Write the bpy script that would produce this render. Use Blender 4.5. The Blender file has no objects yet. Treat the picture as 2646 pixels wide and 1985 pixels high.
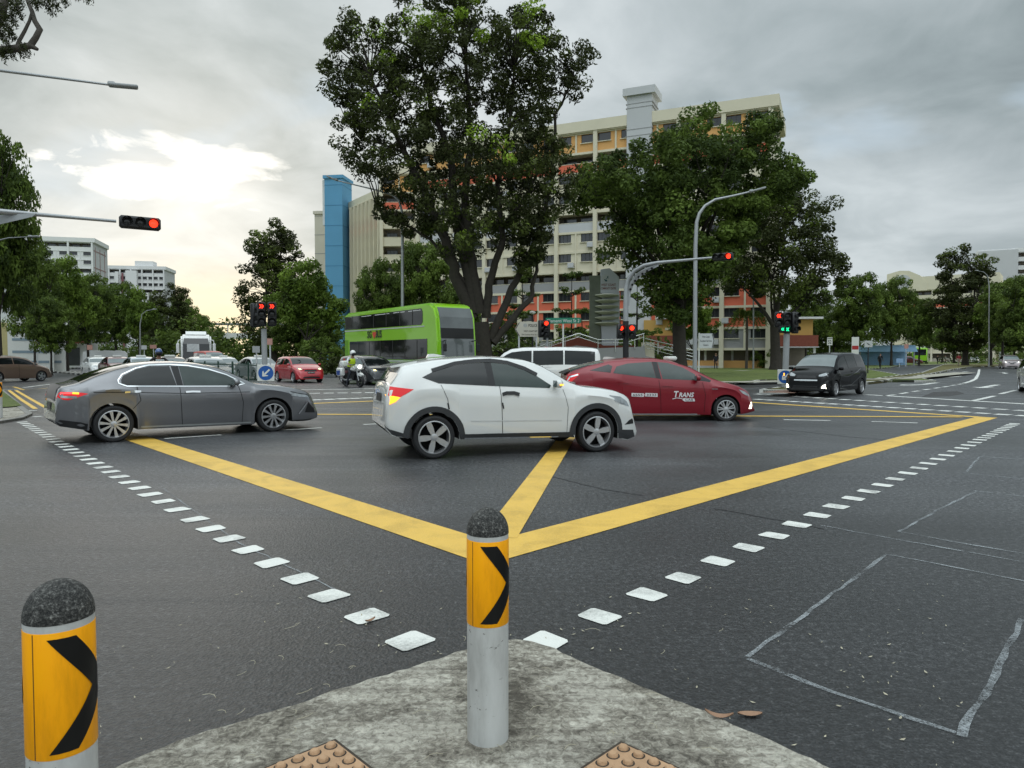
import bpy, bmesh, math, random
import numpy as np
from mathutils import Vector, Matrix
from mathutils.geometry import delaunay_2d_cdt
from mathutils.bvhtree import BVHTree

random.seed(7); rng = np.random.default_rng(7)
SC = bpy.context.scene
COL = SC.collection
R = math.radians
PI = math.pi

# ------------------------------------------------------------------ camera
FPX, PW, PH, HOR, CAMH = 1850.0, 2646.0, 1985.0, 922.0, 1.46
PITCH = math.atan((PH/2-HOR)/FPX)
cam = bpy.data.cameras.new("camera"); cam.sensor_fit = 'HORIZONTAL'; cam.sensor_width = 36
cam.lens = FPX/PW*36; cam.clip_end = 3000; cam.clip_start = 0.05
co = bpy.data.objects.new("camera", cam); COL.objects.link(co)
co.location = (0, 0, CAMH); co.rotation_euler = (PI/2-PITCH, 0, 0)
SC.camera = co

def ray(px, py):
    dx = (px-PW/2)/FPX; dy = -(py-PH/2)/FPX
    c, s = math.cos(PITCH), math.sin(PITCH)
    return Vector((dx, c+dy*s, -s+dy*c))
def G(px, py, z=0.0):
    """survey: the place on level ground seen at a pixel of the 2646 px photograph"""
    r = ray(px, py); t = (z-CAMH)/r.z
    return Vector((r.x*t, r.y*t, z))
def P(px, py, Y):
    """the point seen at a pixel at Y metres"""
    r = ray(px, py); t = Y/r.y
    return Vector((r.x*t, Y, CAMH+r.z*t))

# ------------------------------------------------------------------ tags
def tag(o, label=None, cat=None, group=None, kind=None):
    if label: o['label'] = label
    if cat: o['category'] = cat
    if group: o['group'] = group
    if kind: o['kind'] = kind
    return o
def thing(name, loc, rz, label, cat, group=None):
    o = bpy.data.objects.new(name, None); COL.objects.link(o)
    o.empty_display_size = .2
    o.location = loc; o.rotation_euler = (0, 0, rz)
    return tag(o, label, cat, group)
def copy_tree(o, parent=None):
    c = o.copy(); COL.objects.link(c); c.parent = parent
    for ch in o.children: copy_tree(ch, c)
    return c

# ------------------------------------------------------------------ mesh building
class MB:
    def __init__(s): s.v = []; s.f = []; s.m = []
    def add(s, vs, fs, mi=0):
        b = len(s.v); s.v += [tuple(v) for v in vs]
        s.f += [tuple(b+i for i in f) for f in fs]; s.m += [mi]*len(fs); return s
    def box(s, c, d, rz=0, mi=0, bev=0):
        x, y, z = d[0]/2, d[1]/2, d[2]/2
        ca, sa = math.cos(rz), math.sin(rz)
        if bev:
            b = min(bev, x*.9, y*.9, z*.9)
            o = [(-x+b, -y), (x-b, -y), (x, -y+b), (x, y-b), (x-b, y), (-x+b, y), (-x, y-b), (-x, -y+b)]
            i = [(-x+b, -y+b), (x-b, -y+b), (x-b, -y+b), (x-b, y-b), (x-b, y-b), (-x+b, y-b), (-x+b, y-b), (-x+b, -y+b)]
            pts = [(p[0], p[1], -z) for p in i]+[(p[0], p[1], -z+b) for p in o]+[(p[0], p[1], z-b) for p in o]+[(p[0], p[1], z) for p in i]
            fs = []
            for r in range(3):
                for k in range(8):
                    k2 = (k+1) % 8; fs.append((r*8+k, r*8+k2, r*8+8+k2, r*8+8+k))
            fs.append(tuple(range(7, -1, -1))); fs.append(tuple(range(24, 32)))
        else:
            pts = [(-x, -y, -z), (x, -y, -z), (x, y, -z), (-x, y, -z), (-x, -y, z), (x, -y, z), (x, y, z), (-x, y, z)]
            fs = [(3, 2, 1, 0), (4, 5, 6, 7), (0, 1, 5, 4), (1, 2, 6, 5), (2, 3, 7, 6), (3, 0, 4, 7)]
        vs = [(c[0]+p[0]*ca-p[1]*sa, c[1]+p[0]*sa+p[1]*ca, c[2]+p[2]) for p in pts]
        return s.add(vs, fs, mi)
    def tube(s, pts, rad, n=10, mi=0, cap=True):
        pts = [Vector(p) for p in pts]
        if not hasattr(rad, '__len__'): rad = [rad]*len(pts)
        vs = []; fs = []; up = None
        for i, p in enumerate(pts):
            a = pts[max(i-1, 0)]; b = pts[min(i+1, len(pts)-1)]
            t = (b-a); t = t.normalized() if t.length > 1e-9 else Vector((0, 0, 1))
            if up is None:
                up = Vector((1, 0, 0)) if abs(t.x) < .9 else Vector((0, 1, 0))
            u = (up-t*up.dot(t))
            if u.length < 1e-4: u = t.orthogonal()
            u.normalize(); w = t.cross(u); up = u
            for k in range(n):
                a_ = 2*PI*k/n; vs.append(p+(u*math.cos(a_)+w*math.sin(a_))*rad[i])
        for i in range(len(pts)-1):
            for k in range(n):
                k2 = (k+1) % n; fs.append((i*n+k, i*n+k2, i*n+n+k2, i*n+n+k))
        if cap: fs.append(tuple(range(n-1, -1, -1))); fs.append(tuple(range((len(pts)-1)*n, len(pts)*n)))
        return s.add(vs, fs, mi)
    def lathe(s, prof, n=24, M=None, mi=0, cap=True):
        """prof (r,z) about z, M places it"""
        M = M or Matrix.Identity(4); vs = []; fs = []
        for r, z in prof:
            for k in range(n):
                a = 2*PI*k/n; vs.append(M @ Vector((r*math.cos(a), r*math.sin(a), z)))
        for i in range(len(prof)-1):
            for k in range(n):
                k2 = (k+1) % n; fs.append((i*n+k, i*n+k2, i*n+n+k2, i*n+n+k))
        if cap and prof[0][0] > 1e-4: fs.append(tuple(range(n-1, -1, -1)))
        if cap and prof[-1][0] > 1e-4: fs.append(tuple(range((len(prof)-1)*n, len(prof)*n)))
        return s.add(vs, fs, mi)
    def prism(s, poly, z0, z1, M=None, mi=0, sides=True, bottom=True):
        M = M or Matrix.Identity(4); n = len(poly)
        a = sum(poly[i][0]*poly[(i+1) % n][1]-poly[(i+1) % n][0]*poly[i][1] for i in range(n))
        if a < 0: poly = poly[::-1]
        vs = [M @ Vector((p[0], p[1], z0)) for p in poly]+[M @ Vector((p[0], p[1], z1)) for p in poly]
        fs = [tuple(range(n, 2*n))]
        if bottom: fs.append(tuple(range(n-1, -1, -1)))
        if sides: fs += [(i, (i+1) % n, n+(i+1) % n, n+i) for i in range(n)]
        return s.add(vs, fs, mi)
    def ball(s, c, r, n=12, m=8, sc=(1, 1, 1), mi=0):
        prof = []
        for i in range(m+1):
            a = -PI/2+PI*i/m; prof.append((max(math.cos(a)*r, 0.00001), math.sin(a)*r))
        return s.lathe(prof, n, Matrix.Translation(c) @ Matrix.Diagonal((*sc, 1)), mi)
    def build(s, name, mats, parent=None, smooth=None, loc=None):
        me = bpy.data.meshes.new(name); me.from_pydata(s.v, [], s.f)
        if not isinstance(mats, (list, tuple)): mats = [mats]
        for m in mats: me.materials.append(m)
        if len(mats) > 1: me.polygons.foreach_set('material_index', s.m)
        me.validate(); me.update()
        if smooth:
            me.polygons.foreach_set('use_smooth', [True]*len(me.polygons))
            me.set_sharp_from_angle(angle=R(smooth))
        o = bpy.data.objects.new(name, me); COL.objects.link(o)
        if parent: o.parent = parent
        if loc: o.location = loc
        return o
def struct(mb, name, mats, kind='structure', smooth=None):
    return tag(mb.build(name, mats, smooth=smooth), kind=kind)
def rotM(axis, a): return Matrix.Rotation(a, 4, axis)
def TR(*v): return Matrix.Translation(Vector(v))
RX90 = rotM('X', PI/2)          # xy drawing -> upright, facing -y

# text outlines as verts/faces
def text_mesh(txt, size=1.0, bold=0.0, shear=0.0, ax='CENTER', space=1.0):
    cu = bpy.data.curves.new('lettering', 'FONT'); cu.body = txt; cu.size = size; cu.align_x = ax; cu.align_y = 'CENTER'
    cu.offset = bold; cu.shear = shear; cu.resolution_u = 3; cu.space_character = space
    o = bpy.data.objects.new('lettering', cu)
    me = bpy.data.meshes.new_from_object(o)
    vs = [v.co.copy() for v in me.vertices]; fs = [tuple(p.vertices) for p in me.polygons]
    bpy.data.objects.remove(o); bpy.data.curves.remove(cu); bpy.data.meshes.remove(me)
    return vs, fs
def fit_text(txt, w, h, **k):
    vs, fs = text_mesh(txt, 1.0, **k)
    x0 = min(v.x for v in vs); x1 = max(v.x for v in vs); y0 = min(v.y for v in vs); y1 = max(v.y for v in vs)
    return [Vector(((v.x-(x0+x1)/2)*w/(x1-x0), (v.y-(y0+y1)/2)*h/(y1-y0), 0)) for v in vs], fs

# ------------------------------------------------------------------ materials
MATS = {}
def nodes(m):
    m.use_nodes = True; nt = m.node_tree; return nt, nt.nodes['Principled BSDF']
def mat(name, col, rough=.6, metal=0, var=.12, scale=6, bump=0, bscale=40, coat=0, ior=1.45, emit=None, es=0, detail=4, spec=.5):
    if name in MATS: return MATS[name]
    m = bpy.data.materials.new(name); nt, b = nodes(m)
    b.inputs['Roughness'].default_value = rough; b.inputs['Metallic'].default_value = metal
    b.inputs['IOR'].default_value = ior; b.inputs['Coat Weight'].default_value = coat; b.inputs['Coat Roughness'].default_value = .04
    b.inputs['Specular IOR Level'].default_value = spec
    tc = nt.nodes.new('ShaderNodeTexCoord')
    n = nt.nodes.new('ShaderNodeTexNoise'); n.inputs['Scale'].default_value = scale; n.inputs['Detail'].default_value = detail
    nt.links.new(tc.outputs['Object'], n.inputs['Vector'])
    mx = nt.nodes.new('ShaderNodeMix'); mx.data_type = 'RGBA'
    mx.inputs['A'].default_value = (*[c*(1-var) for c in col], 1); mx.inputs['B'].default_value = (*[min(c*(1+var), 1) for c in col], 1)
    nt.links.new(n.outputs['Fac'], mx.inputs['Factor']); nt.links.new(mx.outputs['Result'], b.inputs['Base Color'])
    if bump:
        n2 = nt.nodes.new('ShaderNodeTexNoise'); n2.inputs['Scale'].default_value = bscale; n2.inputs['Detail'].default_value = 3
        nt.links.new(tc.outputs['Object'], n2.inputs['Vector'])
        bp = nt.nodes.new('ShaderNodeBump'); bp.inputs['Strength'].default_value = bump; bp.inputs['Distance'].default_value = .02
        nt.links.new(n2.outputs['Fac'], bp.inputs['Height']); nt.links.new(bp.outputs['Normal'], b.inputs['Normal'])
    if emit: b.inputs['Emission Color'].default_value = (*emit, 1); b.inputs['Emission Strength'].default_value = es
    MATS[name] = m; return m
def glow(name, col, s): return mat(name, [c*.4 for c in col], .3, emit=col, es=s)
def ramp(nt, fac, stops):
    r = nt.nodes.new('ShaderNodeValToRGB'); e = r.color_ramp.elements
    while len(e) < len(stops): e.new(.5)
    for el, (p, c) in zip(e, stops):
        el.position = p; el.color = (*c, 1) if len(c) == 3 else c
    nt.links.new(fac, r.inputs['Fac']); return r.outputs['Color']
def noise(nt, vec, scale, detail=4, rough=.55, dist=0):
    n = nt.nodes.new('ShaderNodeTexNoise'); n.inputs['Scale'].default_value = scale; n.inputs['Detail'].default_value = detail
    n.inputs['Roughness'].default_value = rough; n.inputs['Distortion'].default_value = dist
    nt.links.new(vec, n.inputs['Vector']); return n.outputs['Fac']
def mathn(nt, op, a, b=None, clamp=False):
    n = nt.nodes.new('ShaderNodeMath'); n.operation = op; n.use_clamp = clamp
    for i, x in enumerate((a, b)):
        if x is None: continue
        if isinstance(x, (int, float)): n.inputs[i].default_value = x
        else: nt.links.new(x, n.inputs[i])
    return n.outputs[0]
def mixc(nt, f, a, b, mode='MIX'):
    n = nt.nodes.new('ShaderNodeMix'); n.data_type = 'RGBA'; n.blend_type = mode
    for k, x in (('Factor', f), ('A', a), ('B', b)):
        if isinstance(x, (int, float)): n.inputs[k].default_value = x
        elif isinstance(x, tuple): n.inputs[k].default_value = (*x, 1) if len(x) == 3 else x
        else: nt.links.new(x, n.inputs[k])
    return n.outputs['Result']
def mapping(nt, vec, sc=(1, 1, 1), rot=(0, 0, 0)):
    n = nt.nodes.new('ShaderNodeMapping'); n.inputs['Scale'].default_value = sc; n.inputs['Rotation'].default_value = rot
    nt.links.new(vec, n.inputs['Vector']); return n.outputs['Vector']
def bumpn(nt, h, s, d, b):
    bp = nt.nodes.new('ShaderNodeBump'); bp.inputs['Strength'].default_value = s; bp.inputs['Distance'].default_value = d
    nt.links.new(h, bp.inputs['Height']); nt.links.new(bp.outputs['Normal'], b.inputs['Normal'])

def m_asphalt():
    m = bpy.data.materials.new('asphalt'); nt, b = nodes(m)
    tc = nt.nodes.new('ShaderNodeTexCoord').outputs['Object']
    fine = noise(nt, tc, 85, 3, .7); mid = noise(nt, tc, 26, 4, .65); big = noise(nt, tc, .28, 4, .55, .4)
    streak = noise(nt, mapping(nt, tc, (.09, 1.1, 1), (0, 0, R(-42))), 1.0, 4, .6, .3)
    streak2 = noise(nt, mapping(nt, tc, (.12, 1.4, 1), (0, 0, R(30))), .8, 4, .6, .3)
    vor = nt.nodes.new('ShaderNodeTexVoronoi'); vor.inputs['Scale'].default_value = 55; nt.links.new(tc, vor.inputs['Vector'])
    agg = mathn(nt, 'ADD', mathn(nt, 'MULTIPLY', fine, .6), mathn(nt, 'MULTIPLY', mid, .5))
    col = ramp(nt, agg, [(.43, (.003, .003, .0032)), (.51, (.018, .0182, .019)), (.585, (.055, .056, .058)), (.66, (.16, .16, .16)), (.73, (.34, .34, .33))])
    bigc = ramp(nt, mathn(nt, 'ADD', mathn(nt, 'MULTIPLY', big, .6), mathn(nt, 'MULTIPLY', streak, .4)), [(.34, (.5, .5, .51)), (.5, (.95, .95, .97)), (.66, (1.55, 1.56, 1.6))])
    c = mixc(nt, 1.0, col, bigc, 'MULTIPLY')
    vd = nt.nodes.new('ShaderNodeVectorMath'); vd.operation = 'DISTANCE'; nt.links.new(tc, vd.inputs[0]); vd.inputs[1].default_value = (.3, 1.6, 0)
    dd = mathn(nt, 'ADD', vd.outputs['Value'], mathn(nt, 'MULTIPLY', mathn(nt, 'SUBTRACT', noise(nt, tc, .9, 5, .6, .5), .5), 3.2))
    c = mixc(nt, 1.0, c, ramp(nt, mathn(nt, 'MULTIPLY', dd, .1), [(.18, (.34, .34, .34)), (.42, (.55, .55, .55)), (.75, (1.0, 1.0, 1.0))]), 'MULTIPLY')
    nt.links.new(c, b.inputs['Base Color'])
    rr = mathn(nt, 'ADD', mathn(nt, 'MULTIPLY', big, .5), mathn(nt, 'MULTIPLY', streak2, .5))
    rg = ramp(nt, rr, [(.34, (.30, .30, .30)), (.5, (.40, .40, .40)), (.66, (.55, .55, .55))])
    nt.links.new(rg, b.inputs['Roughness']); b.inputs['Specular IOR Level'].default_value = .65
    bumpn(nt, mathn(nt, 'ADD', agg, mathn(nt, 'MULTIPLY', vor.outputs['Distance'], .5)), .6, .011, b)
    return m
def m_paint(name, col, wear=.35, dark=.55):
    m = bpy.data.materials.new(name); nt, b = nodes(m)
    tc = nt.nodes.new('ShaderNodeTexCoord').outputs['Object']
    n = mathn(nt, 'ADD', mathn(nt, 'MULTIPLY', noise(nt, tc, 2.2, 6, .62, .8), .7), mathn(nt, 'MULTIPLY', noise(nt, tc, 60, 3, .7), .3))
    c = ramp(nt, n, [(.36, tuple(x*dark for x in col)), (.36+.2*wear+.05, tuple(x*.9 for x in col)), (.75, col)])
    nt.links.new(c, b.inputs['Base Color']); b.inputs['Roughness'].default_value = .55
    bumpn(nt, noise(nt, tc, 80, 3, .7), .35, .01, b)
    return m
def m_concrete():
    m = bpy.data.materials.new('weathered_concrete'); nt, b = nodes(m)
    tc = nt.nodes.new('ShaderNodeTexCoord').outputs['Object']
    big = noise(nt, tc, 1.9, 6, .62, .8); f = noise(nt, tc, 30, 8, .74, .8); pits = noise(nt, tc, 75, 4, .7, .6); s = noise(nt, mapping(nt, tc, (.5, 6, 1), (0, 0, R(38))), 2.2, 6, .7)
    base = ramp(nt, mathn(nt, 'ADD', mathn(nt, 'MULTIPLY', f, .55), mathn(nt, 'MULTIPLY', s, .45)), [(.34, (.09, .080, .066)), (.46, (.25, .230, .195)), (.56, (.42, .395, .34)), (.68, (.60, .57, .50))])
    st = ramp(nt, mathn(nt, 'ADD', mathn(nt, 'MULTIPLY', big, .65), mathn(nt, 'MULTIPLY', f, .35)), [(.39, (.34, .32, .29)), (.48, (.85, .83, .79)), (.56, (1.3, 1.3, 1.28))])
    c = mixc(nt, 1.0, base, st, 'MULTIPLY')
    c = mixc(nt, ramp(nt, pits, [(.30, (1, 1, 1)), (.37, (0, 0, 0))]), c, (.02, .018, .015))
    nt.links.new(c, b.inputs['Base Color']); b.inputs['Roughness'].default_value = .9
    bumpn(nt, mathn(nt, 'ADD', f, mathn(nt, 'MULTIPLY', pits, .5)), .9, .02, b)
    return m
def m_grass(name='lawn_grass', a=(.055, .090, .014), c=(.15, .19, .04), dry=(.2, .17, .06)):
    m = bpy.data.materials.new(name); nt, b = nodes(m)
    tc = nt.nodes.new('ShaderNodeTexCoord').outputs['Object']
    n = mathn(nt, 'ADD', mathn(nt, 'MULTIPLY', noise(nt, tc, .5, 6, .65), .55), mathn(nt, 'MULTIPLY', noise(nt, tc, 14, 4, .7), .45))
    nt.links.new(ramp(nt, n, [(.35, a), (.55, c), (.72, dry)]), b.inputs['Base Color']); b.inputs['Roughness'].default_value = .9
    bumpn(nt, noise(nt, tc, 25, 4, .8), 1, .08, b)
    return m
def m_leaf(name, dark, mid, lime, trans=.25):
    """leaf colour varies from leaf to leaf (point attribute tint) and from tree to tree"""
    m = bpy.data.materials.new(name); m.use_nodes = True; nt = m.node_tree; nt.nodes.clear()
    out = nt.nodes.new('ShaderNodeOutputMaterial')
    at = nt.nodes.new('ShaderNodeAttribute'); at.attribute_name = 'tint'
    oi = nt.nodes.new('ShaderNodeObjectInfo')
    t = mathn(nt, 'ADD', at.outputs['Fac'], mathn(nt, 'MULTIPLY', mathn(nt, 'SUBTRACT', oi.outputs['Random'], .5), .16))
    c = ramp(nt, t, [(0.0, dark), (.62, mid), (.84, tuple((x+y)/2 for x, y in zip(mid, lime))), (1.0, lime)])
    d = nt.nodes.new('ShaderNodeBsdfPrincipled'); d.inputs['Roughness'].default_value = .55; d.inputs['Specular IOR Level'].default_value = .12
    nt.links.new(c, d.inputs['Base Color'])
    tr = nt.nodes.new('ShaderNodeBsdfTranslucent'); nt.links.new(c, tr.inputs['Color'])
    mx = nt.nodes.new('ShaderNodeMixShader'); mx.inputs['Fac'].default_value = trans
    nt.links.new(d.outputs[0], mx.inputs[1]); nt.links.new(tr.outputs[0], mx.inputs[2]); nt.links.new(mx.outputs[0], out.inputs[0])
    return m
def m_chalk():
    m = bpy.data.materials.new('chalk_dust'); nt, b = nodes(m); out = nt.nodes['Material Output']
    tc = nt.nodes.new('ShaderNodeTexCoord').outputs['Object']
    n = mathn(nt, 'ADD', mathn(nt, 'MULTIPLY', noise(nt, tc, 90, 3, .8), .6), mathn(nt, 'MULTIPLY', noise(nt, tc, 3.5, 4, .6), .5))
    b.inputs['Base Color'].default_value = (.36, .385, .40, 1); b.inputs['Roughness'].default_value = .95
    tr = nt.nodes.new('ShaderNodeBsdfTransparent'); mx = nt.nodes.new('ShaderNodeMixShader')
    nt.links.new(ramp(nt, n, [(.46, (0, 0, 0)), (.68, (.85, .85, .85))]), mx.inputs[0]); nt.links.new(tr.outputs[0], mx.inputs[1]); nt.links.new(b.outputs[0], mx.inputs[2]); nt.links.new(mx.outputs[0], out.inputs[0]); return m
def m_dome():
    m = bpy.data.materials.new('rubber_dome'); nt, b = nodes(m)
    tc = nt.nodes.new('ShaderNodeTexCoord').outputs['Object']
    n = mathn(nt, 'ADD', mathn(nt, 'MULTIPLY', noise(nt, tc, 170, 3, .7), .6), mathn(nt, 'MULTIPLY', noise(nt, tc, 60, 3, .6), .4))
    nt.links.new(ramp(nt, n, [(.40, (.008, .008, .008)), (.5, (.035, .034, .031)), (.6, (.13, .127, .118)), (.7, (.42, .41, .38))]), b.inputs['Base Color'])
    b.inputs['Roughness'].default_value = .75; bumpn(nt, n, 1, .01, b); return m
def m_post():
    m = bpy.data.materials.new('scuffed_grey_paint'); nt, b = nodes(m)
    tc = nt.nodes.new('ShaderNodeTexCoord').outputs['Object']
    n = noise(nt, mapping(nt, tc, (1, 1, .25)), 9, 6, .65)
    sc = noise(nt, mapping(nt, tc, (1, 1, 2.5)), 12, 5, .7, 1.5)
    c = ramp(nt, n, [(.3, (.34, .335, .32)), (.55, (.52, .52, .505)), (.8, (.6, .6, .59))])
    c2 = mixc(nt, ramp(nt, sc, [(.635, (0, 0, 0)), (.67, (1, 1, 1))]), c, (.10, .09, .08))
    nt.links.new(c2, b.inputs['Base Color']); b.inputs['Roughness'].default_value = .5; return m
def m_sheet(name, col, grime=(.18, .08, .01)):
    m = bpy.data.materials.new(name); nt, b = nodes(m)
    tc = nt.nodes.new('ShaderNodeTexCoord').outputs['Object']
    n = noise(nt, mapping(nt, tc, (1, 1, .2)), 14, 6, .7); s = noise(nt, tc, 40, 4, .7, 1)
    c = ramp(nt, n, [(.25, tuple(x*.72 for x in col)), (.55, col), (.85, tuple(min(1, x*1.12) for x in col))])
    nt.links.new(mixc(nt, ramp(nt, s, [(.7, (0, 0, 0)), (.76, (.8, .8, .8))]), c, grime), b.inputs['Base Color'])
    b.inputs['Roughness'].default_value = .38; b.inputs['Specular IOR Level'].default_value = .25; return m

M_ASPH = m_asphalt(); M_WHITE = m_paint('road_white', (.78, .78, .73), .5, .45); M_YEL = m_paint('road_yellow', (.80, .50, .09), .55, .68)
M_CHALK = m_chalk(); M_CONC = m_concrete(); M_GRASS = m_grass()
M_DRYGRASS = m_grass('median_grass', (.07, .075, .018), (.15, .13, .04), (.22, .17, .07))
M_KERBB = mat('kerb_black', (.03, .03, .03), .8, bump=.3); M_KERBW = mat('kerb_white', (.62, .61, .56), .7, var=.2, bump=.3)
M_KERBG = mat('kerb_grey', (.22, .21, .19), .85, var=.3, bump=.4)
M_GALV = mat('galvanised_steel', (.34, .35, .355), .45, .55, var=.15, scale=3)
M_GREYP = mat('grey_paint', (.30, .31, .31), .5, var=.12)
M_LGREY = mat('light_grey_paint', (.48, .49, .49), .5, var=.1)
M_BLACK = mat('black_plastic', (.012, .012, .013), .45, var=.2); M_RUBBER = mat('rubber', (.016, .016, .017), .75, var=.3, bump=.2)
M_DARK = mat('dark_void', (.006, .006, .006), .9)
M_ALLOY = mat('alloy', (.55, .55, .56), .28, .85, var=.1, scale=20); M_CHROME = mat('chrome', (.75, .76, .77), .12, 1, var=.04)
M_GLASS = mat('tinted_glass', (.008, .010, .010), .03, var=.6, scale=2.5, ior=1.5); M_GLASSL = mat('windscreen_glass', (.09, .115, .115), .03, var=.5, scale=1.5, ior=1.9)
M_GLASSG = mat('green_glass', (.028, .042, .038), .03, var=.8, scale=2.2, ior=1.5)
M_SIGNW = mat('sign_white', (.62, .62, .58), .5, var=.06); M_SIGNB = mat('sign_black', (.015, .015, .016), .5)
M_RED_ON = glow('signal_red_lit', (1.0, .035, .012), 2.6); M_AMB_ON = glow('signal_amber_lit', (1, .36, .02), 3.0); M_GRN_ON = glow('signal_green_lit', (.01, 1.0, .40), 1.8)
M_LENS_OFF = mat('dead_lens', (.03, .03, .03), .2)
M_PLATEB = mat('plate_black', (.02, .02, .02), .5); M_PLATEW = mat('plate_white', (.6, .6, .58), .5)
M_LAMPW = glow('headlamp_lit', (1, .95, .78), 4.0); M_LAMPY = glow('lamp_yellow_lit', (1, .85, .35), 3.0)
M_HEAD = mat('headlamp_glass', (.34, .36, .37), .12, .35, var=.6, scale=9, ior=1.8)
M_TAILR = glow('tail_red', (.75, .02, .025), .55); M_TAILLIT = glow('tail_red_lit', (1, .05, .05), 3.2)
M_BARK = mat('bark', (.035, .029, .023), .9, var=.45, scale=5, bump=.8, bscale=14); M_BARKG = mat('grey_bark', (.085, .075, .062), .9, var=.4, scale=5, bump=.8, bscale=14)
M_LEAF1 = m_leaf('dark_foliage', (.026, .032, .012), (.072, .088, .026), (.26, .38, .04), .25)
M_LEAF2 = m_leaf('mid_foliage', (.038, .060, .014), (.14, .20, .04), (.20, .29, .045), .3)
M_LEAF3 = m_leaf('bright_foliage', (.045, .075, .013), (.165, .245, .04), (.26, .36, .05), .33)

# ------------------------------------------------------------------ world, sun
def world():
    w = bpy.data.worlds.new("World"); SC.world = w; w.use_nodes = True; nt = w.node_tree; nt.nodes.clear()
    out = nt.nodes.new('ShaderNodeOutputWorld'); bg = nt.nodes.new('ShaderNodeBackground'); bg2 = nt.nodes.new('ShaderNodeBackground')
    sd = ray(500, 455).normalized()
    az = math.atan2(sd.x, sd.y); el = math.asin(sd.z)
    sky = nt.nodes.new('ShaderNodeTexSky'); sky.sky_type = 'NISHITA'; sky.sun_disc = False
    sky.sun_elevation = el; sky.sun_rotation = az; sky.air_density = 1; sky.dust_density = 2
    nt.links.new(sky.outputs[0], bg.inputs['Color']); bg.inputs['Strength'].default_value = .06
    d = nt.nodes.new('ShaderNodeTexCoord').outputs['Generated']
    sx = nt.nodes.new('ShaderNodeSeparateXYZ'); nt.links.new(d, sx.inputs[0]); z = sx.outputs['Z']
    # cloud layer: the direction meets a flat deck overhead
    zz = mathn(nt, 'ADD', mathn(nt, 'MAXIMUM', z, 0), .22)
    cx = nt.nodes.new('ShaderNodeCombineXYZ')
    nt.links.new(mathn(nt, 'DIVIDE', sx.outputs['X'], zz), cx.inputs[0]); nt.links.new(mathn(nt, 'DIVIDE', sx.outputs['Y'], zz), cx.inputs[1])
    deck = cx.outputs[0]
    n1 = noise(nt, deck, 1.1, 7, .5, .25); n2 = noise(nt, mapping(nt, deck, (1, 1, 1), (0, 0, 1.0)), 2.6, 6, .55, .5); n3 = noise(nt, deck, .45, 3, .5)
    shade = mathn(nt, 'ADD', mathn(nt, 'MULTIPLY', n1, .50), mathn(nt, 'ADD', mathn(nt, 'MULTIPLY', n2, .27), mathn(nt, 'MULTIPLY', n3, .35)))
    cloud = ramp(nt, shade, [(.42, (.31, .355, .37)), (.49, (.45, .51, .52)), (.56, (.61, .665, .68)), (.65, (.82, .87, .88))])
    # darker deck to the right and overhead-right, brighter towards the low sun
    def dot(v):
        n = nt.nodes.new('ShaderNodeVectorMath'); n.operation = 'DOT_PRODUCT'; nt.links.new(d, n.inputs[0]); n.inputs[1].default_value = v; return n.outputs['Value']
    ds = dot(tuple(sd))
    wide = ramp(nt, ds, [(.2, (0, 0, 0)), (.98, (1, 1, 1))])
    cloud = mixc(nt, 1.0, cloud, ramp(nt, ds, [(.3, (.68, .71, .73)), (.72, (.82, .85, .87)), (.92, (1.02, 1.03, 1.04)), (1, (1.08, 1.08, 1.07))]), 'MULTIPLY')
    # clear blue patches
    blue = mathn(nt, 'MULTIPLY', ramp(nt, noise(nt, mapping(nt, deck, (1, 1, 1), (0, 0, 2.2)), 1.25, 5, .5, .4), [(.56, (0, 0, 0)), (.70, (1, 1, 1))]), ramp(nt, z, [(.1, (0, 0, 0)), (.3, (.75, .75, .75)), (.5, (.75, .75, .75)), (.7, (0, 0, 0))]))
    cloud = mixc(nt, blue, cloud, (.62, .78, .93))
    # torn bright opening round the sun
    gd = ray(470, 452).normalized(); rt = gd.cross(Vector((0, 0, 1))).normalized(); up = rt.cross(gd)
    sq = lambda q, w: mathn(nt, 'POWER', mathn(nt, 'ABSOLUTE', mathn(nt, 'DIVIDE', q, w)), 2.0)
    e = mathn(nt, 'ADD', sq(dot(tuple(rt)), .125), sq(dot(tuple(up)), .040))
    gnz = noise(nt, mapping(nt, d, (1, 1, 2.4)), 9.0, 7, .55, .5)
    val = mathn(nt, 'ADD', mathn(nt, 'SUBTRACT', .68, mathn(nt, 'MULTIPLY', e, .42)), mathn(nt, 'MULTIPLY', mathn(nt, 'SUBTRACT', gnz, .5), 3.4))
    front = ramp(nt, dot(tuple(gd)), [(.5, (0, 0, 0)), (.6, (1, 1, 1))])
    halo = mathn(nt, 'MULTIPLY', ramp(nt, e, [(.0, (.4, .4, .4)), (.8, (0, 0, 0))]), front)
    cloud = mixc(nt, halo, cloud, (.92, .92, .89))
    gapn = nt.nodes.new('ShaderNodeMath'); gapn.operation = 'MULTIPLY'; nt.links.new(ramp(nt, val, [(.36, (0, 0, 0)), (.54, (.45, .45, .45)), (.66, (.85, .85, .85)), (.9, (1, 1, 1))]), gapn.inputs[0]); nt.links.new(front, gapn.inputs[1])
    cloud = mixc(nt, gapn.outputs[0], cloud, (1.25, 1.24, 1.18))
    # yellow band under the deck on the sun's side
    dl = dot(tuple(Vector((sd.x, sd.y, .02)).normalized()))
    yl = mathn(nt, 'MULTIPLY', ramp(nt, mathn(nt, 'ADD', z, mathn(nt, 'MULTIPLY', noise(nt, mapping(nt, d, (2.5, 2.5, 9)), 2, 5), .07)), [(.07, (1, 1, 1)), (.165, (0, 0, 0))]), ramp(nt, dl, [(.945, (0, 0, 0)), (.992, (1, 1, 1))]))
    cloud = mixc(nt, yl, cloud, (1.0, .90, .62))
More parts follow.
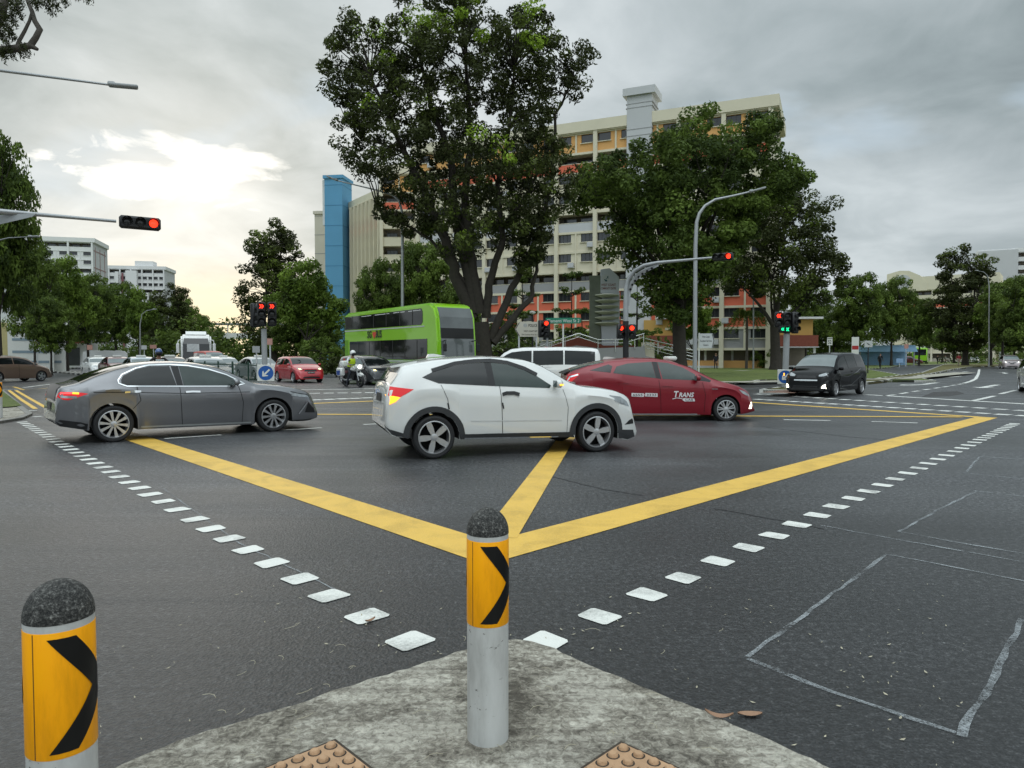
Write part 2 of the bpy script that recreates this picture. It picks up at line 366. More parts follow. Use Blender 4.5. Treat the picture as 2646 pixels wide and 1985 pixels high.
    # pale rim at the horizon elsewhere, bright zenith of an overcast day above the picture
    cloud = mixc(nt, 1.0, cloud, ramp(nt, z, [(0, (1.0, 1.0, 1.0)), (.55, (1, 1, 1)), (.8, (2.6, 2.6, 2.6)), (1, (3.6, 3.6, 3.6))]), 'MULTIPLY')
    back = dot((0, -1, 0)); cloud = mixc(nt, 1.0, cloud, ramp(nt, back, [(.0, (1, 1, 1)), (.6, (2.1, 2.1, 2.1))]), 'MULTIPLY')
    nt.links.new(cloud, bg2.inputs['Color']); bg2.inputs['Strength'].default_value = 1.0
    ad = nt.nodes.new('ShaderNodeMixShader'); ad.inputs[0].default_value = .93
    nt.links.new(bg.outputs[0], ad.inputs[1]); nt.links.new(bg2.outputs[0], ad.inputs[2]); nt.links.new(ad.outputs[0], out.inputs[0])
    sun = bpy.data.lights.new('sun', 'SUN'); sun.energy = 0.5; sun.angle = R(60); sun.color = (1, .93, .82)
    so = bpy.data.objects.new('sun', sun); COL.objects.link(so); so.location = (-20, 40, 40)
    so.rotation_euler = Vector(sd).to_track_quat('Z', 'Y').to_euler()
world()
vs = SC.view_settings; vs.view_transform = 'Standard'; vs.look = 'None'; vs.exposure = 0; vs.gamma = 1; vs.use_curve_mapping = False
SC.render.filter_size = 1.05; SC.cycles.max_bounces = 6; SC.cycles.transparent_max_bounces = 4
# ================================================================== ground, roads, markings
S2 = PW/2211.0
def g2(x, y, z=0): return G(x*S2, y*S2, z)
def flat(name, polys, m, z, kind='structure'):
    mb = MB()
    for p in polys: mb.prism([(q[0], q[1]) for q in p], z, z, sides=False, bottom=False)
    return struct(mb, name, m, kind)
mb = MB(); mb.add([(-1500, -1500, -.06), (1500, -1500, -.06), (1500, 1500, -.06), (-1500, 1500, -.06)], [(0, 1, 2, 3)]); struct(mb, 'ground', M_GRASS)
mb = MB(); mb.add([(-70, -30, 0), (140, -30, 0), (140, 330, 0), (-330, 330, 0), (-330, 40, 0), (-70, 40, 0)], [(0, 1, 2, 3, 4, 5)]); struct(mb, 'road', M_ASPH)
def line(a, b, w, mb, z=.004):
    a = Vector((a[0], a[1], 0)); b = Vector((b[0], b[1], 0)); d = (b-a).normalized(); n = Vector((-d.y, d.x, 0))*w/2
    mb.add([(p.x, p.y, z) for p in (a-n, b-n, b+n, a+n)], [(0, 1, 2, 3)])
def pline(pts, w, mb, z=.004, jit=0):
    pts = [Vector((p[0], p[1], 0)) for p in pts]
    if jit:
        q = []
        for a, b in zip(pts, pts[1:]):
            k = max(2, int((b-a).length/.12))
            q += [a.lerp(b, i/k)+Vector((random.gauss(0, jit), random.gauss(0, jit), 0)) for i in range(k)]
        pts = q+[pts[-1]]
    L = []; 
    for i, p in enumerate(pts):
        d = (pts[min(i+1, len(pts)-1)]-pts[max(i-1, 0)]).normalized(); n = Vector((-d.y, d.x, 0))*w/2*(1 if not jit else random.uniform(.6, 1.15))
        L += [(p-n), (p+n)]
    mb.add([(p.x, p.y, z) for p in L], [(2*i, 2*i+2, 2*i+3, 2*i+1) for i in range(len(pts)-1)])
# yellow box junction
bN, bL, bR, bF = g2(1052, 1197), g2(140, 893), g2(2075, 901), g2(1291, 847)
mb = MB()
ring = [bN+Vector((0, -.28, 0)), bR+Vector((.75, -.2, 0)), bF+Vector((0, .1, 0)), bL+Vector((-.4, 0, 0))]; wid = [.43, .3, .3, .43]
def isect(p, d, q, e):
    t = ((q.x-p.x)*e.y-(q.y-p.y)*e.x)/(d.x*e.y-d.y*e.x); return p+d*t
offs = []
for i in range(4):
    A, B = ring[i], ring[(i+1) % 4]; d = (B-A).normalized(); n = Vector((-d.y, d.x, 0)); offs.append((A+n*wid[i], d))
inn = [isect(*offs[i-1], *offs[i]) for i in range(4)]
for i in range(4):
    k = (i+1) % 4; mb.add([(p.x, p.y, .004) for p in (ring[i], ring[k], inn[k], inn[i])], [(0, 1, 2, 3)])
line(bN+(bF-bN)*.02, bF, .30, mb, .006); line(bL, bR, .24, mb, .008)
struct(mb, 'box_junction_marking', M_YEL)
# crossing studs: the two rows beside the camera corner
mb = MB()
uL = Vector((-.653, .757, 0)); uR = Vector((.674, .738, 0))
YL = [1657.5, 1594, 1540, 1497, 1455.6, 1421.9, 1393.0, 1366.9, 1342.9, 1317.5, 1296.8, 1278.3, 1262.1, 1247, 1232.6, 1219.9, 1208.5, 1197.9, 1187.9, 1179, 1170.4, 1162.2, 1154.9, 1148.8, 1141.9, 1135.7, 1129.5, 1123.8, 1118.5, 1113.4, 1108.6, 1104, 1099.6, 1095.4, 1091.5]
YR = [1657.5, 1594, 1494.6+43, 1494.6, 1451.6, 1416.1, 1384.7, 1356.8, 1332.4, 1309.8, 1289.1, 1270.7, 1254.4, 1238.5, 1223.7, 1210.7, 1198.7, 1187.5, 1177.4, 1167.6, 1158.9, 1151.4, 1143.8, 1137.2, 1132, 1127.1, 1122.4, 1117.4, 1113, 1109.4, 1105.4, 1102, 1098.6, 1095.6]
def dash(c, u, v, a, b):
    q = [c+u*a+v*b, c+u*a-v*b, c-u*a-v*b, c-u*a+v*b]
    q = [p+Vector((random.gauss(0, .006), random.gauss(0, .006), 0)) for p in q]
    # rounded, slightly ragged corners
    r = []
    for i in range(4):
        p = q[i]; r += [p.lerp(q[i-1], .09), p.lerp(q[(i+1) % 4], .09)]
    return r
def studs(ys, fx, u, v):
    for y in ys:
        x = fx(y); c = G(x, y); q = dash(c, u, v, .092, .102)
        mb.prism([(p.x, p.y) for p in q], .004, .0052)
studs(YL, lambda y: S2*(885-(1385-y/S2)*840/475), Vector((-.72, .69, 0)), uR)
studs(YR, lambda y: S2*(1180+(1385-y/S2)*2.152), uR, Vector((-.70, .714, 0)))
def row(a, b, n, w, ln):
    a = G(*a); b = G(*b); d = (b-a)/n; u = d.normalized(); v = Vector((-u.y, u.x, 0))
    for i in range(n+1):
        c = a+d*i; q = [c+u*ln+v*w, c+u*ln-v*w, c-u*ln-v*w, c-u*ln+v*w]; mb.prism([(p.x, p.y) for p in q], .004, .005)
row((1961, 1019), (2640, 1061.5), 17, .17, .17); row((1961, 1032.4), (2646, 1075), 17, .17, .17)
row((740, 1017.5), (956, 1015), 6, .2, .2); row((780, 1035), (950, 1028.6), 5, .2, .2); row((987, 1013.5), (1300, 1009), 9, .2, .2)
struct(mb, 'crossing_marking', M_WHITE)
# lane lines, stop lines, arrows
mb = MB()
def gl(pts, w, z=.004): pline([G(*p) for p in pts], w, mb, z)
gl([(2235, 1020), (2660, 1045)], .3); gl([(1955, 1016.5), (2040, 1017)], .2); gl([(720, 1008.5), (1150, 1002)], .3)
for a, b in [((939, 1097.4), (972, 1096)), ((729, 1112), (832, 1106)), ((424.7, 1134), (572.4, 1124)), ((2025, 1085), (2146, 1087)), ((2252, 1089.6), (2371, 1093.5))]: gl([a, b], .12)
Z = lambda x, y: (2200+x/4.953, 880+y/4.953)
for a, b in [((625, 683), (720, 667)), ((780, 655), (875, 645)), ((925, 633), (1010, 622)), ((1060, 613), (1130, 603)), ((1170, 598), (1245, 587)), ((1270, 578), (1335, 570)), ((1365, 563), (1420, 555)), ((410, 710), (560, 695))]: gl([Z(*a), Z(*b)], .17)
gl([Z(1440, 548), Z(1530, 522), Z(1590, 492), Z(1625, 430), Z(1637, 370)], .2)
gl([Z(1560, 772), Z(1835, 710)], .17); gl([Z(1905, 685), Z(2100, 637)], .17)
# painted arrows on the approach lanes
def arrow(pts, w, bend=0):
    pts = [G(*Z(*p)) for p in pts]; pline(pts, w, mb, .005)
    a, b = pts[1], pts[0]; d = (b-a).normalized(); n = Vector((-d.y, d.x, 0))
    mb.prism([(p.x, p.y) for p in (b+n*w*1.6, b-n*w*1.6, b+d*w*3.4)], .006, .0061)
arrow([(760, 570), (930, 564), (1000, 552), (1105, 540)], .3); arrow([(1225, 470), (1310, 466), (1395, 455)], .3); arrow([(1360, 404), (1420, 404), (1490, 398)], .3)
arrow([(1690, 600), (1870, 568)], .3); arrow([(1945, 414), (1985, 425)], .3)
struct(mb, 'lane_marking', M_WHITE)
# double yellow and edge lines by the far left island
mb = MB()
for L in ([(23, 1009), (55, 1033), (92, 1057)], [(41, 1009), (80, 1032), (121, 1055)], [(-40, 1000), (36, 1000), (62, 1008), (125, 1003)]): pline([G(*p) for p in L], .12, mb)
mb2 = MB()
for L in ([(70, 1062), (95, 1061)], [(84, 1078), (108, 1076)], [(8, 1008), (60, 1007)], [(125, 1002), (200, 992), (240, 986)], [(60, 1002), (130, 993)]): pline([G(*p) for p in L], .14, mb2)
struct(mb, 'kerbside_yellow_marking', M_YEL); struct(mb2, 'side_road_marking', M_WHITE)
# chalked rectangles on the right lane (survey marks)
mb = MB()
W = lambda x, y: (1846+x/2.765, 1100+y/2.765)
for L, w in [([(225, 1655), (590, 1400), (900, 1165), (1230, 920)], .03), ([(1215, 918), (1700, 1010), (2200, 1110), (2500, 1190)], .026), ([(1325, 757), (1600, 600), (1880, 468)], .03), ([(1310, 757), (1700, 830), (2230, 920)], .035),
             ([(1850, 466), (2300, 520)], .035), ([(1800, 330), (1895, 222), (2280, 248)], .035), ([(1780, 340), (2300, 392)], .04), ([(1280, 93), (2260, 165)], .035), ([(760, 715), (1500, 850), (2260, 985)], .03)]:
    pline([G(*W(*p)) for p in L], w*.95, mb, .004, .004)
for L, w in [([(1932, 1703), (2150, 1790), (2470, 1895)], .035), ([(2480, 1905), (2560, 1770), (2640, 1600)], .034)]: pline([G(*p) for p in L], w*.95, mb, .004, .004)
for L, w in [([(420, 1262), (620, 1405), (880, 1530)], .014)]: pline([G(*p) for p in L], w, mb, .004, .004)
struct(mb, 'chalk_marking', M_CHALK)
# tar seams and patches
M_SEAM = m_paint('asphalt_seam', (.02, .02, .021), .5, .6)
mb = MB()
for L in ([G(1846, 1314), G(1990, 1340), G(2130, 1368)], [G(1400, 1225), G(1560, 1265), G(1660, 1280)], [G(1980, 1105), G(2200, 1130), G(2330, 1140)]): pline(L, .03, mb, .003, .01)
struct(mb, 'asphalt_seam', M_SEAM)
M_PATCH = mat('asphalt_repair', (.035, .032, .031), .6, var=.3, scale=30, bump=.4, bscale=80)
flat('asphalt_patch', [[G(*Z(*p)) for p in ((900, 720), (1050, 660), (1350, 650), (1450, 680), (1250, 715))], [G(*p) for p in ((200, 971), (240, 963), (272, 962), (255, 970))]], M_PATCH, .003)

# raised slabs with painted kerbs
def slab(name, pts, h, mtop, kerb='bw', kw=.15, seg=1.0, klen=None, closed=True):
    """filled polygon at height h with a kerb strip along its first `klen` edges"""
    P2 = [Vector((p[0], p[1], 0)) for p in pts]
    a = sum(P2[i].x*P2[(i+1) % len(P2)].y-P2[(i+1) % len(P2)].x*P2[i].y for i in range(len(P2)))
    mb = MB(); mb.prism([(p.x, p.y) for p in P2], 0, h-.01); struct(mb, name, mtop)
    k = MB(); acc = 0; n = len(P2) if klen is None else klen
    sgn = 1 if a > 0 else -1; c = 0
    for i in range(n):
        A, B = P2[i], P2[(i+1) % len(P2)]; L = (B-A).length
        if L < 1e-3: continue
        d = (B-A)/L; nn = Vector((-d.y, d.x, 0))*sgn; t = 0
        while t < L-1e-3:
            e = min(L, t+seg); q = [A+d*t, A+d*e, A+d*e+nn*kw, A+d*t+nn*kw]
            k.prism([(p.x, p.y) for p in q], 0.001, h, mi=(c % 2)); t = e; c += 1
    struct(k, name+'_kerb', [M_KERBW, M_KERBB] if kerb == 'bw' else [M_KERBG, M_KERBG])
V2 = lambda *a: Vector((a[0], a[1], 0))
# corner lawn across the junction
lawn = [G(2321, 947), G(2301, 951), G(2240, 956.5), V2(24, 40.5), G(1978.5, 986.5), G(1911.6, 993), V2(9.5, 33.6), V2(6.2, 33.9), V2(3.4, 35.6), V2(1.2, 38.6), V2(-6, 47.4), V2(-26, 71), V2(-120, 185), V2(-60, 320), V2(130, 320), V2(110, 150), V2(64, 118)]
slab('lawn', lawn, .13, M_GRASS, seg=1.15, klen=12)
# footpaths on the lawn
M_PATH = mat('footpath_concrete', (.36, .34, .28), .85, var=.2, scale=3, bump=.3)
mb = MB(); pline([G(2240, 946), G(2330, 944.5), (66, 117, 0), (80, 130, 0)], 1.4, mb, .14); pline([G(1905, 962), G(1935, 961.5)], 1.2, mb, .14)
pline([(3, 40.5), (12, 37.6), (24, 44), (38, 60)], 1.6, mb, .14); struct(mb, 'footpath', M_PATH)
# median on the right arm: dry grass strip between the carriageways
med = [G(1962, 1015), G(2060, 1017.5), G(2246, 993.5), G(2283, 990), G(2351, 979), G(2410, 969), G(2463, 957), G(2515, 949.5), V2(92, 118), V2(100, 130), V2(84, 122), G(2442, 942), G(2382, 966), G(2246, 985), G(2110, 1002), G(2010, 1008)]
slab('median', med, .14, M_DRYGRASS, seg=1.1)
flat('median_nose', [[G(1966, 1013.6, .15), G(2050, 1015.5, .15), G(2110, 1004, .15), G(2012, 1008.4, .15)]], mat('brick_paving', (.20, .115, .085), .85, var=.3, scale=20, bump=.3), .146)
# left arm: median with the green railing, verge on the far left
slab('left_median', [V2(-9.2, 26.4), V2(-8.3, 26.2), V2(-8.6, 27.6), V2(-22, 44.5), V2(-60, 88), V2(-61, 87.2), V2(-22.9, 43.6)], .14, M_KERBG, seg=1.0)
slab('left_verge', [V2(-44, 62), V2(-46.5, 70), V2(-49.6, 77), V2(-56.7, 96), V2(-80, 128), V2(-230, 300), V2(-330, 300), V2(-330, 52), V2(-80, 58)], .13, M_GRASS, seg=1.0, klen=5)
slab('left_island', [G(60, 1085), G(84, 1074), G(62, 1057), G(38, 1036), G(10, 1012), V2(-26, 31), V2(-32, 26), V2(-22, 13), G(-60, 1105)], .06, M_CONC, kerb='g', kw=.14)
flat('island_grass', [[G(56, 1054), G(33, 1036), G(8, 1016), V2(-25, 28), V2(-24, 19.5), G(-5, 1060), G(40, 1057)]], M_GRASS, .075)
# the far kerb of the right arm
slab('right_verge', [V2(38, 34), V2(60, 62), V2(75, 80), V2(88, 97), V2(140, 160), V2(170, 150), V2(170, 10), V2(60, 10)], .13, M_GRASS, seg=1.0, klen=4)
# near traffic island under the camera
near = [G(-700, 2700), G(300, 1995), G(500, 1913), G(700, 1852), G(897, 1786.5), G(1054, 1737), G(1204, 1689), G(1275, 1671), G(1330, 1661), G(1375, 1668), G(1431, 1688), G(1562, 1746), G(1797, 1840), G(1996, 1927), G(2170, 2010), G(3600, 2700), V2(2.5, -3), V2(-2.5, -3)]
# ragged poured edge
q = []
for i in range(len(near)-1):
    a, b = near[i], near[i+1]; k = max(1, int((b-a).length/.05)) if i < 15 else 1
    for j in range(k):
        p = a.lerp(b, j/k); q.append((p.x+random.gauss(0, .006)*(k > 1), p.y+random.gauss(0, .006)*(k > 1)))
q.append((near[-1].x, near[-1].y))
mb = MB(); mb.prism(q, 0, .02); struct(mb, 'pavement', M_CONC)

# tactile tiles
M_TACT = mat('tactile_brown', (.42, .26, .15), .75, var=.35, scale=9, bump=.5, bscale=60)
M_TACTD = mat('tactile_joint', (.05, .038, .028), .9, var=.4, scale=30)
def tactile(c, ang, w, d, label):
    t = thing('tactile_tile', c, ang, label, 'tactile paving', 'brown studded tiles set in the concrete')
    b = MB(); b.box((0, 0, .0), (w+.02, d+.02, .02)); b.build('joint', M_TACTD, t)
    b = MB(); b.box((0, 0, .006), (w, d, .016), bev=.004); nx, ny = int(w/.054), int(d/.054)
    for i in range(nx):
        for j in range(ny):
            x = (i+.5)*w/nx-w/2; y = (j+.5)*d/ny-d/2
            b.lathe([(.0185, 0), (.0175, .009), (.013, .0135), (.00001, .0145)], 14, TR(x, y, .0135)); b.lathe([(.0245, .0008), (.0186, .0012)], 14, TR(x, y, .0135), 1, False)
    b.build('studded_plate', [M_TACT, M_TACTD], t, smooth=40)
a1 = G(887, 1925, .02); tactile(a1+Vector((-.04, -.23, .008)), R(43), .32, .32, 'brown studded tile left of the middle bollard base')
a2 = G(1595, 1935, .02); tactile(a2+Vector((.02, -.22, .008)), R(46), .32, .32, 'muddy brown studded tile right of the middle bollard base')

# litter: three dead leaves near the kerb, and specks that cannot be counted
M_DEAD = mat('dead_leaf', (.32, .19, .12), .8, var=.4, scale=20); M_SPECK = mat('litter', (.42, .38, .28), .8, var=.5, scale=40)
def deadleaf(c, a, L, w, label, curl=.02):
    b = MB(); n = 8; vs = []; fs = []
    for i in range(n+1):
        t = i/n; ww = w*math.sin(PI*min(1, t*1.02))**.7+.001; z = curl*(2*t-1)**2
        vs += [((t-.5)*L, -ww, z+.01), ((t-.5)*L, 0, z+.003), ((t-.5)*L, ww, z+.012)]
    for i in range(n):
        for j in range(2): fs.append((i*3+j, i*3+j+1, i*3+4+j, i*3+3+j))
    b.add(vs, fs); o = b.build('fallen_leaf', M_DEAD, smooth=60); o.location = c; o.rotation_euler = (0, 0, a); tag(o, label, 'leaf', 'dead leaves by the kerb')
deadleaf(G(1858, 1856, .02), -.3, .11, .014, 'curled orange dead leaf on the kerb edge, right side'); deadleaf(G(1938, 1850), .0, .10, .017, 'flat pale brown dead leaf on the asphalt right of the kerb', .004)
deadleaf(G(957, 1607, .008), .9, .07, .01, 'small reddish dead leaf lying on a white crossing stud', .01)
mb = MB()
for k in range(230):
    px = random.uniform(150, 2500); py = random.uniform(1500, 1985); p = G(px, py); z = .006
    if abs(p.x) < 1.4 and p.y < 3.4 and random.random() < .7: continue
    a = random.uniform(0, PI); L = random.choice((.004, .006, .007, .009, .014)); w = L*random.uniform(.2, .5)
    u = Vector((math.cos(a), math.sin(a), 0)); v = Vector((-u.y, u.x, 0)); c = Vector((p.x, p.y, z))
    mb.add([c-u*L, c+v*w, c+u*L+Vector((0, 0, .004)), c-v*w], [(0, 1, 2, 3)])
for k in range(40):
    p = G(random.uniform(500, 1900), random.uniform(1600, 1960), .022); a = random.uniform(0, PI); L = random.uniform(.03, .08); c = Vector((p.x, p.y, .024))
    pts = [c+Vector((math.cos(a+t*.8)*L*t, math.sin(a+t*.8)*L*t, .004*math.sin(t*3))) for t in (0, .33, .66, 1)]; mb.tube(pts, .0012, 4)
struct(mb, 'leaf_litter', M_SPECK, 'stuff')

# bollards
M_DOME = m_dome(); M_POST = m_post(); M_ORANGE = m_sheet('reflective_orange', (1.0, .40, .002)); M_CHEV = m_sheet('chevron_black', (.008, .008, .008), (.03, .02, .01))
def bollard(loc, r, h, rz, label):
    t = thing('bollard', loc, rz, label, 'bollard', 'grey bollards with orange chevron sleeves')
    b = MB(); zs0, zs1 = h*.51, h*.872
    b.lathe([(r*.985, -.02), (r, .01), (r, h*.898), (r*.96, h*.90)], 48); b.build('post', M_POST, t, smooth=40)
    b = MB(); pr = [(r*1.012, h*.893)]
    for i in range(13):
        a = i/12*PI/2; pr.append((max(r*1.015*math.cos(a), .00001), h*.897+h*.103*math.sin(a)))
    b.lathe(pr, 48); b.build('dome_cap', M_DOME, t, smooth=60)
    b = MB(); b.lathe([(r*1.002, zs0), (r*1.014, zs0+.002), (r*1.014, zs1-.002), (r*1.002, zs1)], 64); sl = b.build('sleeve', M_ORANGE, t, smooth=40)
    # overlap seam of the wrapped sheet
    b = MB(); aS = R(-90-38)
    for z in np.linspace(zs0+.003, zs1-.003, 2): pass
    b.tube([(r*1.0145*math.cos(aS), r*1.0145*math.sin(aS), z) for z in np.linspace(zs0+.002, zs1-.002, 6)], .0013, 6); b.build('seam', mat('seam_dark', (.12, .05, .01), .6), sl)
    # chevrons wrapped round the sleeve: '>' shapes, one per third of the girth
    H = zs1-zs0-.03; zc = (zs0+zs1)/2; rr = r*1.036
    for k, a0 in enumerate((-27, 153)):
        b = MB(); vs = []; fs = []; n = 20
        for i in range(n+1):
            t_ = i/n*2-1; z = zc+t_*H/2; x = (1-abs(t_))*.105; wd = .062
            for j in range(4):
                s = (x+wd*j/3-.105)/r; a = R(a0)+s
                vs.append((rr*math.cos(a), rr*math.sin(a), z))
        for i in range(n):
            for j in range(3): fs.append((i*4+j, i*4+j+1, i*4+5+j, i*4+4+j))
        b.add(vs, fs); b.build('chevron', M_CHEV, sl, smooth=60)
    return t
cb = G(1259, 1933, .02)
bollard((cb.x, cb.y+.078, .02), .078, .875, R(-4), 'grey bollard with orange chevron sleeve on the island tip, middle of the picture')
lbx = ray(153, 1600); Yb = 1.80
bollard((lbx.x/lbx.y*Yb, Yb, .02), .079, .875, R(26), 'nearest bollard, orange sleeve cut off by the lower left picture edge')
p = G(-4, 1079, .06); bollard((p.x, p.y, .06), .085, .93, R(40), 'distant bollard on the left island, half outside the left picture edge')
# ================================================================== vehicles
def interp(pts, x):
    return float(np.interp(x, [p[0] for p in pts], [p[1] for p in pts]))
def smooth_line(pts, s=.05):
    xs = np.arange(pts[0][0], pts[-1][0]+1e-6, .01); ys = np.interp(xs, [p[0] for p in pts], [p[1] for p in pts])
    k = max(1, int(s/.01)); ker = np.hanning(2*k+3)[1:-1]; ker /= ker.sum(); pad = len(ker)//2
    yp = np.concatenate([2*ys[0]-ys[1:pad+1][::-1], ys, 2*ys[-1]-ys[-pad-1:-1][::-1]])
    ys = np.convolve(yp, ker, 'valid'); return list(zip(xs.tolist(), ys.tolist()))
def inset(pts, n):
    return pts
class Car:
    def __init__(s, name, loc, heading, spec, label, cat, group=None):
        s.t = thing(name, loc, heading, label, cat, group); s.k = spec; s.loft()
    # ---- body shell: lofted from the side outline, shoulder line, sill line and plan taper
    def loft(s):
        k = s.k; x0, x1 = k['top'][0][0], k['top'][-1][0]
        top = smooth_line(k['top'], .05); bot = k['bot']; belt = k['belt']; hw0 = k['hw']; tb = k.get('tumble', .42)
        xs = set(np.arange(x0, x1, .09).tolist()+[x0, x1])
        for e in (.012, .03, .06, .1, .15, .2, .26): xs |= {x0+e, x1-e}
        s.wheels_x = (0, k['wb']); Ra = k['arch']; zc = k.get('wz', k['wr'])
        for c in s.wheels_x:
            for a in np.linspace(0, PI, 19): xs.add(c+Ra*math.cos(a))
            xs |= {c-Ra-.006, c+Ra+.006}
        xs = sorted(x for x in xs if x0 <= x <= x1); xs = [x for i, x in enumerate(xs) if i == 0 or x-xs[i-1] > .004]; s.xs = xs
        cf, af = k.get('nose', (.8, .30)); cr, ar = k.get('tail', (.55, .16))
        rows = []
        for x in xs:
            h = hw0
            f = (x-(x1-cf))/cf; r = ((x0+cr)-x)/cr
            if f > 0: h *= 1-af*f**2.6
            if r > 0: h *= 1-ar*r**2.6
            tp = interp(top, x); zb = interp(bot, x)
            for c in s.wheels_x:
                if abs(x-c) < Ra: zb = max(zb, zc+math.sqrt(max(Ra*Ra-(x-c)**2, 0))*.97)
            zb = min(zb, tp-.03); cr_ = min(k.get('crown', .055), .45*(tp-zb)); zt = tp-cr_
            zs = min(interp(belt, x), zt-.012); zs = max(zs, zb+.012); hh = zs-zb
            g = max(zt-zs, .01); ht = max(h*.955-tb*g-.025, .15)
            hs = h*.958
            ina = any(abs(x-c) < Ra+.008 for c in s.wheels_x); tk = (.972, .974, .978) if ina else (.922, .952, .968)
            P = [(h*tk[0], zb), (h*tk[1], zb+.10*hh), (h*tk[2], zb+.32*hh), (h*.983, zb+.58*hh), (h, zb+.80*hh), (h*.990, zb+.86*hh), (hs, zs)]
            for q in (.3, .65): P.append((hs+(ht-hs)*q+.012*math.sin(PI*q)*min(g/.3, 1), zs+g*q))
            P += [(ht+.012, zt-.012*min(g/.1, 1)), (ht-.02, zt+.30*cr_), (ht*.86, zt+.56*cr_), (ht*.62, zt+.80*cr_), (ht*.3, zt+.96*cr_), (0, tp)]
            rows.append([(x, -p[0], p[1]) for p in P]+[(x, p[0], p[1]) for p in P[-2::-1]])
        s.rows = rows; n = len(rows[0]); s.n = n; mb = MB(); mb.v = [v for r in rows for v in r]
        for i in range(len(rows)-1):
            for j in range(n):
                j2 = (j+1) % n; mb.f.append((i*n+j, i*n+j2, (i+1)*n+j2, (i+1)*n+j)); mb.m.append(1 if j == n-1 else 0)
        mb.f += [tuple(range(n-1, -1, -1)), tuple(range((len(rows)-1)*n, len(rows)*n))]; mb.m += [0, 0]
        mb.f = [f[::-1] for f in mb.f]
        s.body = mb.build('body', [k['paint'], M_DARK], s.t, smooth=38)
        s.bvh = BVHTree.FromPolygons([Vector(v) for v in mb.v], mb.f)
    def strip(s, name, xa, xb, ja, jb, m, off=.004, parent=None):
        """part of the loft (windscreen, rear window, sunroof), set proud of the shell"""
        n = s.n; I = [i for i, x in enumerate(s.xs) if xa <= x <= xb]; J = list(range(ja, n-ja)) if jb is None else list(range(ja, jb+1))
        vs = []; 
        for i in I:
            for j in J:
                p = Vector(s.rows[i][j]); i0, i1 = max(i-1, 0), min(i+1, len(s.xs)-1); j0, j1 = max(j-1, 0), min(j+1, n-1)
                du = Vector(s.rows[i1][j])-Vector(s.rows[i0][j]); dv = Vector(s.rows[i][j1])-Vector(s.rows[i][j0]); nn = du.cross(dv); nn = nn.normalized() if nn.length > 1e-9 else Vector((0, 0, 1))
                if nn.z < 0: nn = -nn
                vs.append(p+nn*off)
        m_ = len(J); fs = [(a*m_+b, a*m_+b+1, (a+1)*m_+b+1, (a+1)*m_+b) for a in range(len(I)-1) for b in range(m_-1)]
        b = MB(); b.add(vs, [f[::-1] for f in fs]); return b.build(name, m, parent or s.t, smooth=40)
    def hit(s, ax, u, v, sgn=-1, off=.004):
        if ax == 'side': o = Vector((u, sgn*3, v)); d = Vector((0, -sgn, 0))
        elif ax == 'front': o = Vector((9, u, v)); d = Vector((-1, 0, 0))
        elif ax == 'rear': o = Vector((-9, u, v)); d = Vector((1, 0, 0))
        else: o = Vector((u, v, 6)); d = Vector((0, 0, -1))
        loc, nor, i, dist = s.bvh.ray_cast(o, d)
        if loc is None:
            q = {'side': Vector((u, sgn*s.k['hw'], v)), 'front': Vector((s.xs[-1], u, v)), 'rear': Vector((s.xs[0], u, v))}.get(ax, Vector((u, v, 1)))
            loc, nor, i, dist = s.bvh.find_nearest(q)
        if nor.dot(d) > 0: nor = -nor
        return loc+nor*off
    def patch(s, name, poly, m, ax='side', sgn=-1, off=.004, res=.07, parent=None):
        """sheet that follows the shell, cut to a drawn outline"""
        pts = []
        for i in range(len(poly)):
            a = Vector(poly[i]); b = Vector(poly[(i+1) % len(poly)]); k = max(1, int((b-a).length/res))
            pts += [a.lerp(b, j/k) for j in range(k)]
        n = len(pts); x0 = min(p.x for p in pts); x1 = max(p.x for p in pts); y0 = min(p.y for p in pts); y1 = max(p.y for p in pts)
        def inside(q):
            c = False
            for i in range(n):
                a, b = pts[i], pts[(i+1) % n]
                if (a.y > q.y) != (b.y > q.y) and q.x < (b.x-a.x)*(q.y-a.y)/(b.y-a.y)+a.x: c = not c
            return c
        ex = []
        for u in np.arange(x0+res*.6, x1, res):
            for v in np.arange(y0+res*.6, y1, res):
                q = Vector((u, v))
                if inside(q) and min((q-p).length for p in pts) > res*.45: ex.append(q)
        r = delaunay_2d_cdt(pts+ex, [(i, (i+1) % n) for i in range(n)], [list(range(n))], 1, 1e-5)
        vs = [s.hit(ax, p.x, p.y, sgn, off) for p in r[0]]; fs = []
        for f in r[2]:
            a, b, c = (vs[i] for i in f[:3]); nn = (b-a).cross(c-a); ref = {'side': Vector((0, sgn, 0)), 'front': Vector((1, 0, 0)), 'rear': Vector((-1, 0, 0))}.get(ax, Vector((0, 0, 1)))
            fs.append(tuple(f) if nn.dot(ref) > 0 else tuple(f[::-1]))
        b = MB(); b.add(vs, fs); return b.build(name, m, parent or s.t, smooth=50)
    def ribbon(s, name, pts, w, m, ax='side', sgn=-1, off=.005, parent=None, closed=False):
        pts = [Vector(p) for p in pts]; q = []
        if closed: pts = pts+[pts[0]]
        for a, b in zip(pts, pts[1:]):
            k = max(1, int((b-a).length/.05)); q += [a.lerp(b, j/k) for j in range(k)]
        q.append(pts[-1]); vs = []
        for i, p in enumerate(q):
            t = (q[min(i+1, len(q)-1)]-q[max(i-1, 0)]); t = t.normalized() if t.length > 1e-9 else Vector((1, 0)); nn = Vector((-t.y, t.x))*w/2
            vs += [s.hit(ax, *(p-nn), sgn, off), s.hit(ax, *(p+nn), sgn, off)]
        b = MB(); b.add(vs, [(2*i, 2*i+2, 2*i+3, 2*i+1) for i in range(len(q)-1)]); return b.build(name, m, parent or s.t, smooth=60)
